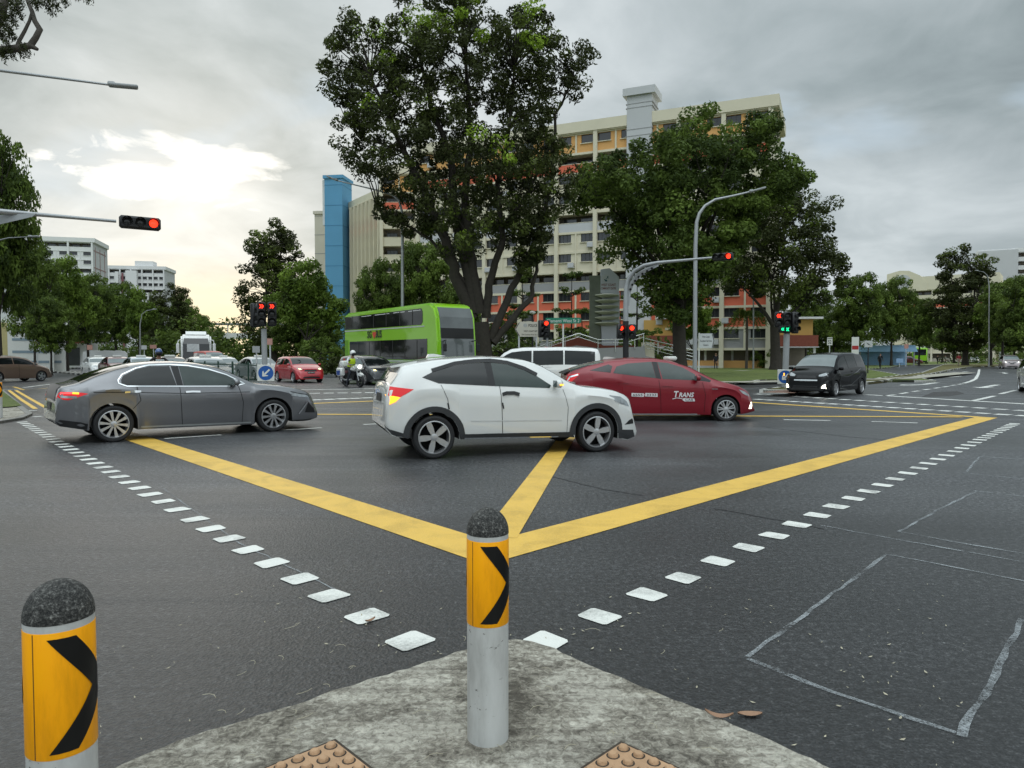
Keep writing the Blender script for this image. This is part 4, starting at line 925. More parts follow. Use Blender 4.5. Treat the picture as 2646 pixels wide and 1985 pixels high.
# red van behind the queue, bronze hatch leaving on the left, white van crossing, car on the right
simple_car('red_van', Vector((-26.0, 60.5, 0)), R(-50), 'van', 4.6, 2.8, 1.95, 1.75, mat('van_red', (.40, .06, .05), .4), 'red van roof showing over the queue in front of the coach', 'van', None, M_GLASSL)
simple_car('small_hatchback', at_front((108, 985), R(68), 3.99, 2.53, 1.695, -1), R(68), 'hatch', 3.99, 2.53, 1.53, 1.695, M_BRONZE, 'bronze hatchback driving away into the left road', 'car', None, M_GLASSL)
simple_car('people_carrier', Vector((2.75, 30.2, 0)), R(177), 'van', 5.2, 3.1, 1.88, 1.85, M_WHITEP, 'white people carrier seen between the crossover and the taxi', 'van', None, M_GLASSL, nwin=3, wr=.33)
simple_car('oncoming_car', at_front((2589, 953.5), R(-118), 4.6, 2.7, 1.85, -1), R(-118), 'mpv', 4.6, 2.7, 1.68, 1.85, mat('pale_maroon', (.30, .25, .25), .3, .3, coat=1), 'oncoming car with bright headlamps on the right road', 'car', None, M_GLASSL, M_LAMPW)
simple_car('waiting_car', at_front((2660, 1019), R(-118), 4.4, 2.65, 1.75, -1), R(-118), 'hatch', 4.4, 2.65, 1.5, 1.75, M_WHITEP, 'white car cut off by the right picture edge at the stop line', 'car', None, M_GLASSL, M_LAMPY)
simple_car('distant_car', Vector((98, 152, 0)), R(-120), 'saloon', 4.5, 2.7, 1.46, 1.75, M_WHITEP, 'small white car far up the right road beyond the median tree', 'car', None, M_GLASSL, M_LAMPW)
simple_car('parked_red_car', Vector((71, 131, .13)), R(-30), 'saloon', 4.5, 2.7, 1.46, 1.75, M_MAROON, 'dark red car partly hidden behind the far green bus', 'car', None, M_GLASSL)
# ================================================================== trees
def leaf_mesh(name, pos, L, W, tint, up=.35, droop=0, out=None):
    n = len(pos); nrm = rng.normal(size=(n, 3))*(1 if out is None else .55); nrm[:, 2] += up
    if out is not None: nrm += out*.75
    nrm /= np.linalg.norm(nrm, axis=1)[:, None]
    a = rng.normal(size=(n, 3)); a[:, 2] -= droop; u = a-nrm*(a*nrm).sum(1)[:, None]; u /= np.linalg.norm(u, axis=1)[:, None]; v = np.cross(nrm, u)
    sc = rng.uniform(.6, 1.35, n)[:, None]; u = u*L*sc; v = v*W*sc
    V = np.empty((n, 4, 3)); V[:, 0] = pos-u; V[:, 1] = pos-v*.9+u*.1; V[:, 2] = pos+u; V[:, 3] = pos+v*.9+u*.1
    me = bpy.data.meshes.new(name); me.vertices.add(4*n); me.vertices.foreach_set('co', V.reshape(-1)); me.loops.add(4*n); me.loops.foreach_set('vertex_index', np.arange(4*n, dtype=np.int32))
    me.polygons.add(n); me.polygons.foreach_set('loop_start', np.arange(0, 4*n, 4, dtype=np.int32))
    at = me.attributes.new('tint', 'FLOAT', 'POINT'); at.data.foreach_set('value', np.repeat(tint, 4).astype(np.float32)); me.update(); me.validate(); return me
def cloud(cent, rad, per, flat=.8, shell=.55):
    m = len(cent); idx = np.repeat(np.arange(m), per); d = rng.normal(size=(len(idx), 3)); d /= np.linalg.norm(d, axis=1)[:, None]
    r = rng.uniform(shell**3, 1, len(idx))**(1/3); p = cent[idx]+d*(r*rad[idx])[:, None]*np.array([1, 1, flat]); cloud.out = d; return p, idx
def limb(mb, a, b, ra, rb, n=6, sag=0., wob=.04, seg=7):
    a = Vector(a); b = Vector(b); L = (b-a).length; pts = []; rr = []
    off = Vector((random.gauss(0, 1), random.gauss(0, 1), random.gauss(0, .4)))*L*wob
    for i in range(n+1):
        t = i/n; p = a.lerp(b, t)+off*math.sin(PI*t)+Vector((0, 0, sag*L*math.sin(PI*t)))
        pts.append(p); rr.append(ra+(rb-ra)*t**.8)
    mb.tube(pts, rr, seg); return pts
def make_tree(loc, label, cent, rad, per, L, W, leafm, trunk, group, barkm=None, lime=None, flat=.8, cat='tree', name='tree', tint=(.1, .7), up=.35, twig=.35, droop=0):
    """trunk: function(mb) drawing stem and main limbs, returns anchor points for twigs"""
    t = thing(name, loc, 0, label, cat, group)
    cent = np.array(cent); rad = np.array(rad); pos, idx = cloud(cent, rad, per, flat); outw = cloud.out
    ct = rng.uniform(*tint, len(cent)); tn = np.clip(ct[idx]+rng.normal(0, .09, len(idx)), 0, .8)
    if lime is not None:
        lm = np.zeros(len(cent), bool); lm[list(lime)] = True; sel = lm[idx]; tn[sel] = rng.uniform(.88, 1, sel.sum())
    mb = MB(); anchors = trunk(mb); A = np.array([tuple(p) for p in anchors])
    for i in range(len(cent)):
        if random.random() < twig:
            k = np.argmin(np.linalg.norm(A-cent[i], axis=1)+np.maximum(0, A[:, 2]-cent[i][2])*1.5); d = np.linalg.norm(A[k]-cent[i])
            if d < 7: limb(mb, A[k], cent[i], .025+.012*d, .012, 4, .08, .06, 5)
    mb.build('trunk', barkm or M_BARK, t, smooth=60)
    o = bpy.data.objects.new('crown', leaf_mesh('crown', pos, L, W, tn, up, droop, outw)); o.data.materials.append(leafm); COL.objects.link(o); o.parent = t
    return t
def in_poly(poly, x, z):
    c = False; n = len(poly)
    for i in range(n):
        a, b = poly[i], poly[(i+1) % n]
        if (a[1] > z) != (b[1] > z) and x < (b[0]-a[0])*(z-a[1])/(b[1]-a[1])+a[0]: c = not c
    return c
def fill(poly, n, r0, r1, depth, dmin):
    """foliage clumps inside a crown outline (metres, x/z), rounded in depth"""
    xs = [p[0] for p in poly]; zs = [p[1] for p in poly]; out = []; rr = []; tries = 0
    while len(out) < n and tries < n*60:
        tries += 1; x = random.uniform(min(xs), max(xs)); z = random.uniform(min(zs), max(zs))
        if not in_poly(poly, x, z): continue
        row = [q for q in np.linspace(min(xs), max(xs), 40) if in_poly(poly, q, z)]
        if not row: continue
        h = (row[-1]-row[0])/2+.3; m = (row[-1]+row[0])/2; D = depth*math.sqrt(max(0, 1-((x-m)/h)**2))*min(1, h/depth+.3)
        y = random.uniform(-1, 1)*D; r = random.uniform(r0, r1); c = (x, y, z)
        if any((c[0]-o[0])**2+(c[1]-o[1])**2*.6+(c[2]-o[2])**2 < dmin**2 for o in out): continue
        out.append(c); rr.append(r)
    return out, rr
def outline(pix, x0, Y):
    """crown outline in metres about the trunk, surveyed at the tree's own distance"""
    k = Y*S2/FPX; base = P(x0*S2, 900, Y).x
    return [(P(x*S2, y*S2, Y).x-base, P(x*S2, y*S2, Y).z) for x, y in pix], base

# the tall tree in the middle
Y = 46.0
poly, bx = outline([(697, 120), (715, 100), (740, 95), (755, 42), (775, 62), (800, 85), (835, 80), (855, 18), (880, 60), (925, -35), (965, -20), (1000, -45), (1045, -25), (1062, 45), (1085, 75), (1105, 30), (1150, 30), (1190, 60), (1215, 120), (1240, 90), (1278, 110), (1270, 165), (1245, 215), (1228, 240), (1222, 300), (1250, 365), (1238, 420), (1195, 470), (1180, 545), (1140, 570), (1110, 500), (1075, 540), (1000, 560), (950, 560), (925, 500), (880, 440), (835, 400), (790, 395), (765, 360), (730, 310), (738, 240), (705, 190)], 1040, Y)
cc, cr_ = fill(poly, 640, .42, .80, 4.8, .5)
low, _ = outline([(800, 440), (840, 430), (870, 470), (900, 480), (950, 470), (960, 500), (900, 510), (845, 495)], 1040, Y); c2, r2 = fill(low, 22, .35, .6, 1.2, .4)
lr, _ = outline([(1110, 480), (1175, 470), (1170, 560), (1150, 600), (1120, 590)], 1040, Y); c3, r3 = fill(lr, 22, .4, .6, 1.0, .45); c2 += c3; r2 += r3
# gaps of sky: thin the upper middle and the notch on the right
keep = [i for i, c in enumerate(cc) if not (4.6 < c[0] < 5.9 and 13.5 < c[2] < 19.5 and random.random() < .8)]
cc = [cc[i] for i in keep]; cr_ = [cr_[i] for i in keep]; n0 = len(cc); cc += c2; cr_ += r2
tops = [i for i, c in enumerate(cc[:n0]) if (c[1] < -1.2 and random.random() < .06) or (c[2] > 21 and random.random() < .22)]
def big_trunk(mb):
    A = []; k = lambda x, y, d=0: (P(x*S2, y*S2, Y+d).x-bx, d, P(x*S2, y*S2, Y+d).z)
    base = Vector((0, 0, 0)); fork = Vector(k(1035, 700)); mb.tube([(0.1, 0, -.1), (.05, 0, .6), (0, 0, 2.2), fork], [.95, .72, .62, .6], 14)
    fk2 = Vector(k(1055, 740))
    for pts, r in [([(1020, 690), (985, 600), (960, 520), (925, 440), (880, 350), (840, 260), (800, 170)], (.40, .08)), ([(1025, 680), (1000, 560), (985, 470), (975, 350), (930, 230), (905, 120)], (.42, .08)), ([(1035, 680), (1015, 560), (1005, 450), (1015, 330), (1010, 200), (1000, 60)], (.40, .07)),
                   ([(1050, 690), (1055, 620), (1085, 520), (1075, 400), (1100, 280), (1110, 150)], (.30, .06)), ([(1060, 735), (1095, 650), (1120, 600), (1165, 500), (1190, 400), (1200, 250), (1240, 170)], (.28, .05)), ([(1062, 745), (1110, 690), (1150, 640), (1160, 570), (1150, 500)], (.26, .05)), ([(1010, 620), (930, 520), (860, 480), (815, 455)], (.12, .04)), ([(1010, 520), (960, 420), (870, 330), (780, 300)], (.16, .04)), ([(1080, 500), (1140, 420), (1180, 330), (1215, 300)], (.13, .04))]:
        dd = random.uniform(-1.6, 1.6); n = len(pts)
        q = [Vector(k(x, y, dd*i/n)) for i, (x, y) in enumerate(pts)]
        # finer path
        path = []; rad = []
        for i in range(n-1):
            for j in range(4): t = j/4; path.append(q[i].lerp(q[i+1], t)+Vector((random.gauss(0, .05), random.gauss(0, .05), 0))); s_ = (i+t)/(n-1); rad.append(r[0]+(r[1]-r[0])*s_)
        path.append(q[-1]); rad.append(r[1]); mb.tube(path, rad, 9); A += path[3:]
    return A
make_tree((bx, Y, .1), 'tallest tree in the middle, dark open crown with lime tufts, behind the double decker bus', cc, cr_, 140, .125, .06, M_LEAF1, big_trunk, 'roadside trees', lime=tops, twig=.6, tint=(.0, .6), droop=.6)
# the full dark green tree to its right
Y = 52.0
poly, bx2 = outline([(1225, 385), (1260, 330), (1330, 300), (1362, 335), (1372, 262), (1415, 300), (1462, 218), (1500, 222), (1540, 262), (1600, 238), (1660, 203), (1692, 240), (1670, 300), (1720, 330), (1752, 375), (1735, 405), (1690, 420), (1640, 455), (1610, 520), (1560, 580), (1520, 640), (1500, 690), (1430, 700), (1400, 620), (1370, 560), (1300, 545), (1330, 480), (1285, 440), (1240, 440)], 1465, Y)
poly = [((x-.4)*.97+.4, (z-11)*.97+10.7-max(0, z-13)*.16) for x, z in poly]; cc, cr_ = fill(poly, 370, .55, 1.05, 5.2, .68)
def t2(mb):
    A = []; mb.tube([(0.1, 0, -.1), (.1, 0, 1), (0, 0, 4), (.1, 0, 6.5)], [.75, .52, .45, .42], 12)
    for e, r in [((-5, .5, 11), .2), ((-2.5, -1, 14), .22), ((.2, .5, 17), .24), ((3, -.8, 15), .22), ((5.5, .8, 17), .22), ((7.2, 0, 14), .16), ((-3.5, 2, 12), .16), ((3, 2.5, 13), .16), ((-6, -1, 12.5), .12), ((1.5, -3, 12), .15)]:
        A += limb(mb, (0, 0, 5.5+random.uniform(-1, .6)), e, r, .05, 8, .04, .05, 8)[2:]
    return A
make_tree((bx2, Y, .12), 'large dense mid green tree right of the middle, in front of the tall apartment block', cc, cr_, 200, .145, .085, M_LEAF2, t2, 'roadside trees', twig=.4, tint=(.0, .75))
Y = 74.0
poly, bx3 = outline([(1560, 470), (1600, 430), (1650, 400), (1720, 380), (1735, 430), (1790, 448), (1802, 480), (1780, 520), (1818, 560), (1806, 615), (1775, 650), (1700, 665), (1640, 640), (1570, 620), (1555, 540)], 1672, Y)
cc, cr_ = fill(poly, 210, .6, 1.1, 4.5, .8)
def t3(mb):
    A = []; mb.tube([(0.3, 0, -.2), (.2, 0, .5), (.1, 0, 2), (0, 0, 4.5)], [1.0, .62, .5, .46], 12)
    for e, r in [((-4, 0, 9), .26), ((-2.5, 1, 14), .22), ((.5, -1, 16), .24), ((3.4, 0, 14), .2), ((5, 1, 11), .16), ((1, 2, 12), .18)]: A += limb(mb, (0, 0, 4.2), e, r, .05, 7, .02, .07, 8)[2:]
    return A
make_tree((bx3, Y, .12), 'tree with a forked dark trunk on the lawn behind the green arrow signal', cc, cr_, 170, .165, .085, M_LEAF1, t3, 'roadside trees', twig=.5, tint=(.1, .72))

# smaller kinds, built once and copied
def lobes(spec, n, r0, r1):
    out = []; rr = []
    w = np.array([a[3]*a[4]*a[5] for a in spec])**.75; w /= w.sum()
    for q in range(n):
        a = spec[rng.choice(len(spec), p=w)]; d = rng.normal(size=3); d /= np.linalg.norm(d); r = rng.uniform(.45, 1)**.5
        out.append((a[0]+d[0]*a[3]*r, a[1]+d[1]*a[4]*r, a[2]+d[2]*a[5]*r)); rr.append(random.uniform(r0, r1))
    return out, rr
def stem(h, r, ends):
    def f(mb):
        mb.tube([(0, 0, -.2), (0.02, 0, h*.3), (-.05, .03, h)], [r*1.5, r, r*.8], 10); A = [(0, 0, h)]
        for e in ends: A += limb(mb, (0, 0, h*random.uniform(.75, 1)), e, r*.55, r*.12, 6, .03, .07, 7)[2:]
        return A
    return f
def proto(label, kind):
    if kind == 'broad':   # about 12 m tall, 10 m wide
        c, r = lobes([(-2.6, 0, 7.5, 2.4, 2.6, 2.2), (2.5, .6, 7.8, 2.5, 2.4, 2.3), (0, -1.5, 9, 2.6, 2.4, 2.4), (.3, 1.6, 8.6, 2.6, 2.4, 2.6), (-.6, 0, 6.2, 3.6, 3, 1.6), (1.2, -1.2, 6.3, 3, 2.6, 1.5), (-1.5, .5, 4.6, 3.0, 2.6, 1.3), (1.8, .3, 4.5, 2.8, 2.6, 1.3)], 235, .5, .95)
        return make_tree((0, 0, 0), label, c, r, 120, .16, .09, M_LEAF2, stem(3.6, .22, [(-2.6, 0, 7), (2.5, .5, 7.4), (0, -1.4, 8.6), (.3, 1.6, 8.4)]), 'roadside trees', tint=(.0, .78))
    if kind == 'column':  # tall and narrow
        c, r = lobes([(0, 0, 5.5, 3.2, 3, 3.4), (-.6, .3, 9, 3.0, 2.8, 3), (.7, -.2, 12.3, 2.4, 2.3, 2.6), (-1.6, 0, 13.5, 1.2, 1.2, 1.6), (1.9, .4, 14.5, 1.0, 1, 1.5), (2.4, 0, 8, 1.8, 1.8, 3.5), (.2, 0, 15, .7, .7, 1.4)], 250, .45, .9)
        return make_tree((0, 0, 0), label, c, r, 110, .16, .08, M_LEAF1, stem(3, .32, [(0, 0, 15), (-1.6, 0, 13), (1.9, .3, 14), (2, 0, 9)]), 'roadside trees', tint=(.15, .75), twig=.5)
    if kind == 'round':   # bright, loose
        c, r = lobes([(-1.3, 0, 5.4, 1.9, 1.8, 1.5), (1.5, .2, 5.2, 1.7, 1.7, 1.5), (0, -.4, 7, 1.7, 1.7, 1.6), (.2, .8, 5.8, 2, 1.8, 1.6), (-2.4, .2, 4.6, 1.1, 1.1, .9), (2.6, 0, 4.2, 1, 1, .8)], 120, .4, .75)
        return make_tree((0, 0, 0), label, c, r, 110, .14, .085, M_LEAF3, stem(2.6, .14, [(-1.4, 0, 5), (1.5, .2, 5), (0, -.3, 6.8), (2.6, 0, 4.1)]), 'roadside trees', tint=(.0, .78))
    if kind == 'layer':   # tiers of flat branches
        c = []; r = []; ends = []
        for z, R_ in ((3.2, 2.3), (4.6, 2.0), (6.2, 1.5), (7.5, .9)):
            for q in range(int(5+R_*5)): a = rng.uniform(0, 2*PI); d = R_*math.sqrt(rng.uniform(.02, 1)); c.append((d*math.cos(a), d*math.sin(a), z+.25*d/R_+rng.normal(0, .08))); r.append(random.uniform(.35, .6))
            for q in range(4): a = rng.uniform(0, 2*PI); ends.append((R_*.9*math.cos(a), R_*.9*math.sin(a), z+.25))
        def f(mb):
            mb.tube([(0, 0, -.1), (0, 0, 4), (0, 0, 7.6)], [.13, .09, .03], 8); A = [(0, 0, z) for z in np.linspace(2.5, 7.5, 12)]
            for e in ends: A += limb(mb, (0, 0, e[2]-.5), e, .045, .015, 5, .03, .03, 5)[1:]
            return A
        return make_tree((0, 0, 0), label, c, r, 46, .14, .07, M_LEAF2, f, 'roadside trees', flat=.3, tint=(.1, .75), up=1.4, twig=.6)
protos = {}
def tree_at(kind, x, top, Y, width, label, rz=0, xo=0):
    """x, top, width in the 2211-px survey; Y is how far away the tree stands"""
    H0, W0 = {'broad': (11.6, 10.4), 'column': (16.2, 8.4), 'round': (8.7, 7.0), 'layer': (7.8, 4.8)}[kind]
    if kind not in protos: protos[kind] = proto(label, kind); o = protos[kind]
    else: o = copy_tree(protos[kind])
    b = P(x*S2, 900, Y); zt = P(x*S2, top*S2, Y).z; w = width*S2/FPX*Y
    o.location = (b.x, Y, .1); o.scale = (w/W0, w/W0, zt/H0); o.rotation_euler = (0, 0, rz); o['label'] = label; return o
# left bank, near to far
tree_at('broad', 0, 288, 46, 200, 'tall leafy tree filling the left picture edge, top of the left row', 1.0); tree_at('broad', -90, 330, 40, 200, 'tree mostly outside the left picture edge, behind the signal arm', 2.2)
tree_at('broad', 75, 520, 60, 125, 'dark tree just right of the tallest left edge tree', 3.4); tree_at('round', 145, 552, 66, 125, 'bright green tree below the white far block with a lift shaft', .4)
tree_at('broad', 190, 590, 78, 130, 'green tree under the left corner of the far white blocks', 1.7); tree_at('broad', 250, 606, 92, 130, 'round topped tree in front of the lower far white block', 2.9); tree_at('round', 300, 620, 88, 100, 'bright tree below the right end of the lower white block', 5.0)
tree_at('column', 365, 617, 112, 110, 'dark pointed tree at the end of the bright left row', .6); tree_at('column', 330, 650, 125, 90, 'dark tree behind the slim lamp post on the left', 2.0); tree_at('broad', 425, 676, 150, 100, 'low dark tree behind the white coach', .2)
tree_at('broad', 470, 715, 190, 90, 'small dark tree left of the footbridge', 1.1); tree_at('broad', 110, 640, 56, 110, 'shaded tree in front of the white shop house', 4.1); tree_at('broad', 395, 640, 130, 80, 'dark tree left of the coach top', 3.3)
# left of the middle
tree_at('column', 592, 482, 84, 190, 'tall dark columnar tree left of the blue stair tower', 1.3); tree_at('round', 660, 560, 64, 175, 'bright spreading tree in front of the blue stair tower', .2); tree_at('broad', 640, 650, 72, 150, 'shaded bushy tree behind the red hatchback', 2.6)
tree_at('broad', 700, 680, 70, 110, 'dark low tree between the bright tree and the green bus', 5.2); tree_at('broad', 820, 560, 76, 130, 'dark green tree behind the back of the green bus', .9); tree_at('broad', 915, 515, 78, 170, 'green tree behind the middle of the green bus roof', 3.0); tree_at('broad', 1000, 600, 74, 120, 'shaded tree behind the big multi stemmed trunk', 4.4)
tree_at('layer', 1128, 600, 62, 105, 'tiered young tree left of the red painted storeys', .3); tree_at('layer', 1234, 592, 64, 90, 'tiered young tree before the red painted storeys, behind the street name sign', 1.9); tree_at('layer', 1110, 660, 55, 90, 'low tiered tree above the police sign', 2.7); tree_at('layer', 1375, 605, 66, 110, 'thin branched tree right of the green marble sign slab', 4.0)
# right bank
tree_at('round', 1500, 640, 60, 110, 'low bushy tree beside the right lamp post', 2.4); tree_at('broad', 1740, 600, 92, 130, 'shaded tree behind the black minivan', 1.0)
tree_at('broad', 1848, 588, 96, 135, 'rounded tree first in the row right of the forked tree', 2.0); tree_at('broad', 1925, 598, 104, 120, 'rounded tree second in the row right of the forked tree', .5); tree_at('broad', 1985, 640, 118, 90, 'rounded tree last in the row, left of the far apartment block', 3.9); tree_at('round', 2035, 700, 168, 95, 'bright green low tree behind the far green bus', 1.2); tree_at('broad', 1800, 660, 105, 110, 'very dark low tree behind the bus stop sign', 5.5)
tree_at('column', 2085, 535, 112, 155, 'tall dark tree on the median of the right road', 2.2); tree_at('broad', 2165, 600, 100, 130, 'green tree at the right picture edge under the white far tower', .7); tree_at('broad', 2215, 590, 92, 140, 'tree cut by the right picture edge', 3.1); tree_at('round', 2140, 655, 108, 130, 'tiered bright tree behind the oncoming car', 4.7); tree_at('broad', 2060, 700, 150, 100, 'low dark tree behind the far bus, left of the median tree', 4.9); tree_at('broad', 2190, 690, 130, 110, 'shaded low tree right of the oncoming car', 2.5)
# far woods at the road ends and unseen rows added behind the camera: one mass
cw = []
for (x0, y0), (x1, y1), h, n in (((45, 128), (165, 178), 9.5, 230), ((30, 118), (70, 150), 7, 90), ((-125, 165), (-75, 200), 8, 90), ((-80, 195), (-30, 185), 8.5, 110), ((-52, 100), (-20, 84), 6.5, 130), ((-20, 80), (16, 72), 4.2, 110), ((-110, 130), (-62, 120), 6.0, 130), ((16, 100), (52, 112), 7, 120), ((-75, -22), (75, -28), 8.5, 330), ((-60, -14), (-30, -20), 7, 60)):  # rows behind the camera are unseen, added to darken reflections in car windows
    for k in range(n):
        t_ = random.random(); hh = h*(.72+.28*math.sin(t_*23+x0)); cw.append((x0+(x1-x0)*t_+random.gauss(0, 1.5), y0+(y1-y0)*t_+random.gauss(0, 2.5), hh*random.uniform(.06, 1)))
cw = np.array(cw); pw, iw = cloud(cw, np.full(len(cw), 1.25), 75, .85); o = bpy.data.objects.new('far_trees', leaf_mesh('far_trees', pw, .24, .14, np.clip(rng.uniform(.0, .7, len(cw))[iw]+rng.normal(0, .08, len(pw)), 0, .8))); o.data.materials.append(M_LEAF2); COL.objects.link(o); tag(o, kind='stuff')
# branch hanging into the upper left corner from a tree beside the camera
Yb = 9.0
def branch_pts(L): return [P(x, y, Yb+d) for x, y, d in L]
br = thing('tree', (P(0, 900, Yb).x-3.2, Yb, 0), 0, 'tree beside the camera whose bent branch hangs into the upper left corner', 'tree', 'roadside trees')
off = Vector(br.location); mb = MB(); q = lambda L: [p-off for p in branch_pts(L)]
mb.tube([Vector((0, 0, -.2)), Vector((.05, 0, 2)), Vector((.2, 0, 3.8)), q([(-330, 150, 0)])[0]], [.32, .27, .22, .15], 12)
mb.tube(q([(-330, 150, 0), (-150, 136, 0), (0, 131, 0), (45, 125, .05), (80, 118, .1), (97, 128, .1)]), [.15, .07, .052, .045, .04, .02], 10)
mb.tube(q([(78, 118, .1), (92, 98, .1), (103, 76, .1), (90, 55, .12), (83, 30, .15), (72, 5, .2), (55, -30, .3)]), [.04, .036, .036, .03, .026, .02, .02], 9); mb.tube(q([(103, 76, .1), (109, 77, .1)]), [.026, .008], 8)
mb.tube(q([(45, 122, .05), (50, 105, .1), (64, 80, .1), (76, 55, .12), (82, 35, .15)]), [.03, .022, .02, .018, .018], 8); mb.tube(q([(-20, 80, .3), (5, 40, .2), (12, 0, .2), (10, -30, .2)]), [.07, .05, .045, .04], 8)
tips = []
for (x, y) in [(10, 70), (20, 50), (5, 95), (30, 30), (25, 80), (35, 95), (15, 110), (45, 20), (60, 10), (95, 15), (110, 5), (130, 8), (128, 30), (150, 18), (175, 5), (205, -8), (225, -5), (160, -10), (190, -15), (80, -15), (30, 5), (0, 20), (0, 50), (15, 140), (35, 142), (55, 138), (5, 145), (68, 135), (40, 60), (55, 40), (-20, 110), (-20, 60), (120, -20), (145, -25)]:
    a = q([(x-12, y-26, random.uniform(-.2, .4))])[0]; b_ = q([(x+random.uniform(-4, 8), y, random.uniform(-.2, .4))])[0]; limb(mb, a, b_, .006, .003, 3, 0, .05, 5)
    for t in np.linspace(.1, 1, 9): tips.append(tuple(a.lerp(b_, t)))
for (x, y) in [(100, -20), (140, -25), (180, -25), (215, -25)]: limb(mb, q([(60, -40, .2)])[0], q([(x, y, .2)])[0], .014, .006, 4, 0, .03, 6)
mb.build('trunk', M_BARKG, br, smooth=60)
tips = np.array(tips); pos = np.repeat(tips, 13, 0)+rng.normal(0, .022, (len(tips)*13, 3)); pos[:, 2] -= rng.uniform(0, .06, len(pos))
o = bpy.data.objects.new('crown', leaf_mesh('crown', pos, .026, .007, rng.uniform(0, .5, len(pos)), 0, 1.2)); o.data.materials.append(M_LEAF1); COL.objects.link(o); o.parent = br
# palms before the yellow hall, shrubs
def palm(x, top, Y, label):
    b = P(x*S2, 900, Y); h = P(x*S2, top*S2, Y).z; t = thing('palm_tree', (b.x, Y, .1), 0, label, 'palm', None); mb = MB(); mb.tube([(0, 0, -.1), (.05, 0, h*.4), (0, 0, h*.8)], [.17, .13, .10], 10); mb.build('trunk', M_BARKG, t, smooth=60)
    pos = []
    for k in range(16):
        a = k*2.4; L = random.uniform(1.7, 2.3); e = random.uniform(.1, 1.0)
        for s_ in np.linspace(.05, 1, 34): x_ = L*s_*math.cos(e*.5); z_ = h*.8+L*(s_*math.sin(e)*1.2-s_*s_*1.15); pos += [(x_*math.cos(a), x_*math.sin(a), z_)]*3
    pos = np.array(pos)+rng.normal(0, .05, (len(pos), 3)); o = bpy.data.objects.new('crown', leaf_mesh('crown', pos, .34, .035, rng.uniform(.1, .7, len(pos)), .4, 1.0)); o.data.materials.append(M_LEAF2); COL.objects.link(o); o.parent = t
palm(1612, 650, 80, 'palm with drooping fronds in front of the yellow and brick hall')
def shrub(x, top, Y, w, label, m=M_LEAF2, name='shrub'):
    b = P(x*S2, 900, Y); h = P(x*S2, top*S2, Y).z; W_ = w*S2/FPX*Y; c, r = lobes([(0, 0, h*.5, W_/2, min(W_/2, 1.5), h*.48)], max(14, int(W_*h*4)), .25, .45)
    return make_tree((b.x, Y, .1), label, c, r, 60, .12, .06, m, stem(h*.4, .06, [(0, 0, h*.6)]), 'shrubs along the verges', cat='shrub', name=name, tint=(.0, .7))
shrub(1085, 690, 48, 100, 'bush behind the front of the green bus, left of the police sign'); shrub(726, 775, 52, 40, 'dark clipped bush between the red hatchback and the motorcycle', M_LEAF1); shrub(690, 730, 60, 90, 'bush behind the red hatchback roof'); shrub(1655, 742, 84, 60, 'low hedge at the foot of the brick hall')
shrub(515, 742, 120, 40, 'dark bush right of the coach')

# ================================================================== buildings
M_CREAM = mat('cream_render', (.64, .585, .45), .85, var=.07, scale=.6); M_BEIGE = mat('beige_render', (.55, .50, .41), .85, var=.08, scale=.5); M_CORAL = mat('coral_render', (.66, .15, .085), .85, var=.08, scale=.7)
M_ORNG = mat('orange_render', (.66, .36, .13), .85, var=.08, scale=.7); M_GREYR = mat('grey_render', (.30, .295, .30), .85, var=.07, scale=.6); M_LGR = mat('pale_grey_render', (.50, .50, .51), .85, var=.06, scale=.5); M_WHT = mat('white_render', (.66, .655, .65), .85, var=.06, scale=.4)
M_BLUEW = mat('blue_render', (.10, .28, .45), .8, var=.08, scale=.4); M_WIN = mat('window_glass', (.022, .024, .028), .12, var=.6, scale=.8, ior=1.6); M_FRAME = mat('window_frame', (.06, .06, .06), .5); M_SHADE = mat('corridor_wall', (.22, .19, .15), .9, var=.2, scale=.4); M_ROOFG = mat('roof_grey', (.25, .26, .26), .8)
M_BRICK = mat('brick_red', (.20, .055, .035), .85, var=.25, scale=4, bump=.3); M_YELW = mat('yellow_render', (.50, .30, .09), .85, var=.08, scale=.6)
def window_mesh(w, h, n=3):
    mb = MB(); mb.box((0, .06, 0), (w, .02, h), mi=0); f = .05
    for z in (-h/2+f/2, h/2-f/2): mb.box((0, .03, z), (w, .05, f), mi=1)
    for i in range(n+1): mb.box((-w/2+f/2+(w-f)*i/n, .028, 0), (f, .05, h-2*f), mi=1)
    me = bpy.data.meshes.new('window'); me.from_pydata(mb.v, [], mb.f); me.materials.append(M_WIN); me.materials.append(M_FRAME); me.polygons.foreach_set('material_index', mb.m); me.update(); return me
